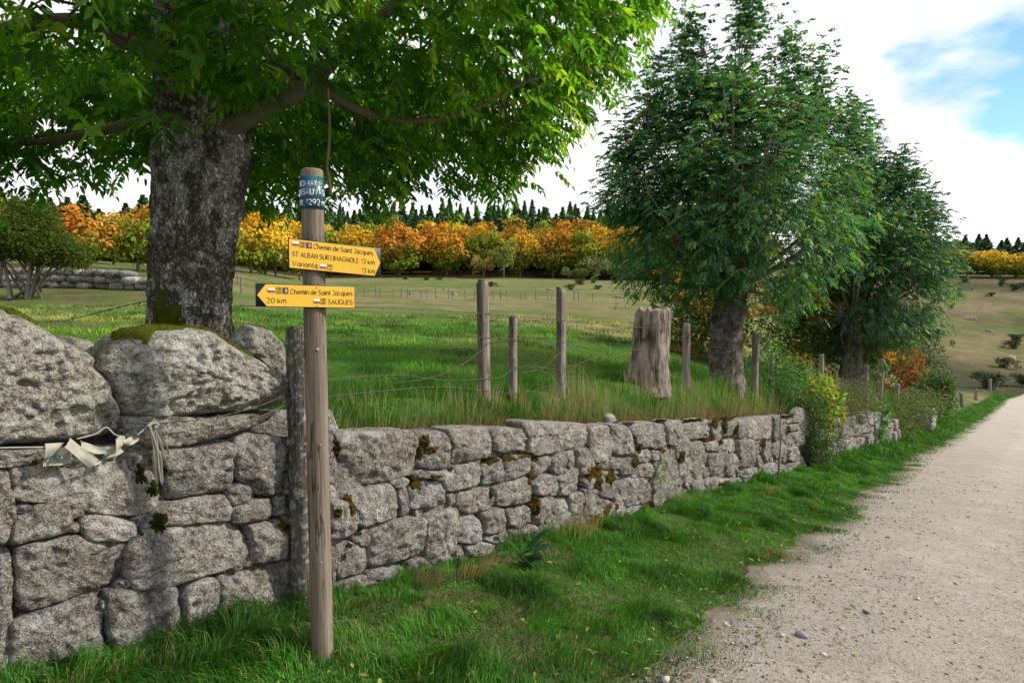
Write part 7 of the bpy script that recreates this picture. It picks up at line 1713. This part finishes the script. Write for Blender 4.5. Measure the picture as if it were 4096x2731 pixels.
# ------------------------------------------------------------------ gravel, litter
ico = np.array([(0, 0, 1), (0.89, 0, 0.45), (0.28, 0.85, 0.45), (-0.72, 0.53, 0.45), (-0.72, -0.53, 0.45), (0.28, -0.85, 0.45), (0.72, 0.53, -0.45), (-0.28, 0.85, -0.45), (-0.89, 0, -0.45), (-0.28, -0.85, -0.45), (0.72, -0.53, -0.45), (0, 0, -1)], float)
icf = np.array([(0, 1, 2), (0, 2, 3), (0, 3, 4), (0, 4, 5), (0, 5, 1), (1, 6, 2), (2, 7, 3), (3, 8, 4), (4, 9, 5), (5, 10, 1), (6, 7, 2), (7, 8, 3), (8, 9, 4), (9, 10, 5), (10, 6, 1), (11, 7, 6), (11, 8, 7), (11, 9, 8), (11, 10, 9), (11, 6, 10)])
def pebbles(s, nn, r, cols):
    n = len(s); x, y = xy(s, nn); z = lane_z(s, nn) + r * 0.25
    sc = np.stack([r * RNG.uniform(0.8, 1.5, n), r * RNG.uniform(0.7, 1.1, n), r * RNG.uniform(0.4, 0.8, n)], 1)
    a = RNG.uniform(0, 6.28, n); V = ico[None] * sc[:, None] * RNG.uniform(0.8, 1.2, (n, 12, 1))
    X = V[..., 0] * np.cos(a)[:, None] - V[..., 1] * np.sin(a)[:, None]; Y = V[..., 0] * np.sin(a)[:, None] + V[..., 1] * np.cos(a)[:, None]
    W = np.stack([X + x[:, None], Y + y[:, None], V[..., 2] + z[:, None]], -1)
    return W.reshape(-1, 3), (icf[None] + (np.arange(n) * 12)[:, None, None]).reshape(-1, 3), np.repeat(cols, 12, 0)
kk = N('pebble_stone'); M['pebble'] = kk.end(kk.attr(), 0.85, None, 0.25)
n = 8500
s = RNG.uniform(-4.5, 9, n) if False else -4.5 + 16 * RNG.uniform(0, 1, n) ** 1.6
e = RNG.exponential(0.55, n); u = RNG.uniform(0, 1, n)
nn = np.where(u < 0.45, road_left(s) + 0.05 - e, -6.0 + (road_left(s) + 6.0) * RNG.uniform(0, 1, n))
cols = tints(RNG, n, [(0.34, 0.29, 0.25), (0.20, 0.165, 0.14), (0.10, 0.09, 0.085), (0.42, 0.38, 0.34)], [4, 5, 2.5, 0.4], 0.2)
V, t, c = pebbles(s, nn, RNG.uniform(0.003, 0.009, n) * (1 + 1.2 * (RNG.uniform(0, 1, n) < 0.05)), cols)
tag(build('gravel', V, t, None, M['pebble'], colors=c), 'loose fine gravel scattered over the lane', 'gravel', kind='stuff')
for i, (s_, n_, r_, c_, lab) in enumerate([(-0.83, -2.30, 0.030, (0.20, 0.21, 0.25), 'blue-grey stone on the gravel near the verge'), (-1.75, -2.55, 0.026, (0.17, 0.17, 0.20), 'dark grey pebble, nearer of the two on the lane'), (-1.9, -2.15, 0.032, (0.26, 0.22, 0.19), 'brownish stone at the bottom edge of the lane'),
        (-1.60, -2.62, 0.016, (0.10, 0.10, 0.14), 'small dark blue pebble beside the dark grey one'), (1.2, -1.75, 0.026, (0.16, 0.13, 0.11), 'brown stone lying on the lane edge by the grass'), (-0.6, -4.4, 0.03, (0.30, 0.28, 0.27), 'flat light grey stone on the right part of the lane'), (-2.0, -1.95, 0.03, (0.36, 0.32, 0.28), 'pale stone where the grass thins out at the bottom')]):
    V, t, c = pebbles(np.array([s_]), np.array([n_]), np.array([r_]), np.array([c_]))
    x, y = (float(v) for v in xy(s_, n_))
    tag(build('pebble', V, t, None, M['pebble'], colors=c, smooth=True, loc=(x, y, h1(x, y))), lab, 'pebble', 'larger stones on the lane')
n = 1300
s = -4.3 + 13 * RNG.uniform(0, 1, n) ** 1.5; u = RNG.uniform(0, 1, n)
nn = np.where(u < 0.7, road_left(s) + RNG.normal(0.15, 0.5, n), RNG.uniform(-5.5, -0.1, n)); nn = np.minimum(nn, -0.05)
x, y = xy(s, nn); on = nn > road_left(s)
z = lane_z(s, nn) + np.where(on, RNG.uniform(0.02, 0.06, n), 0.012)
a = RNG.uniform(0, 6.28, n); d = np.stack([np.cos(a), np.sin(a), RNG.normal(0, 0.2, n)], 1)
L = RNG.uniform(0.025, 0.06, n)
tn = tints(RNG, n, [(0.20, 0.27, 0.05), (0.12, 0.21, 0.04), (0.26, 0.25, 0.09), (0.16, 0.075, 0.025), (0.09, 0.05, 0.025)], [3, 3, 1, 1.6, 2], 0.2)
V, q, c = leaflet_mesh(np.stack([x, y, z], 1), d, norm(np.array([0, 0, 1.0]) + 0.45 * RNG.normal(size=(n, 3))), L, L * RNG.uniform(0.3, 0.45, n), tn)
tag(build('fallen_leaves', V, None, q, M['shrubleaf'], colors=c), 'fallen ash leaflets scattered over verge and lane', 'leaves', kind='stuff')
n = 500
s = RNG.uniform(-2.7, 8, n); nn = 0.08 + RNG.uniform(0, 0.3, n); x, y = xy(s, nn); z = np.maximum(zlane(s) + 0.985, H(x, y) + 0.01)
a = RNG.uniform(0, 6.28, n); d = np.stack([np.cos(a), np.sin(a), 0 * a], 1); L = RNG.uniform(0.02, 0.05, n)
tn = tints(RNG, n, [(0.15, 0.06, 0.02), (0.20, 0.10, 0.03), (0.12, 0.20, 0.03), (0.08, 0.045, 0.02)], [3, 2, 1.5, 2], 0.25)
V, q, c = leaflet_mesh(np.stack([x, y, z], 1), d, norm(np.array([0, 0, 1.0]) + 0.4 * RNG.normal(size=(n, 3))), L, L * 0.45, tn)
tag(build('leaf_litter', V, None, q, M['shrubleaf'], colors=c), 'brown leaf litter along the top of the retaining wall', 'leaves', kind='stuff')

for o in bpy.data.objects:
    if '_w' in o: del o['_w']
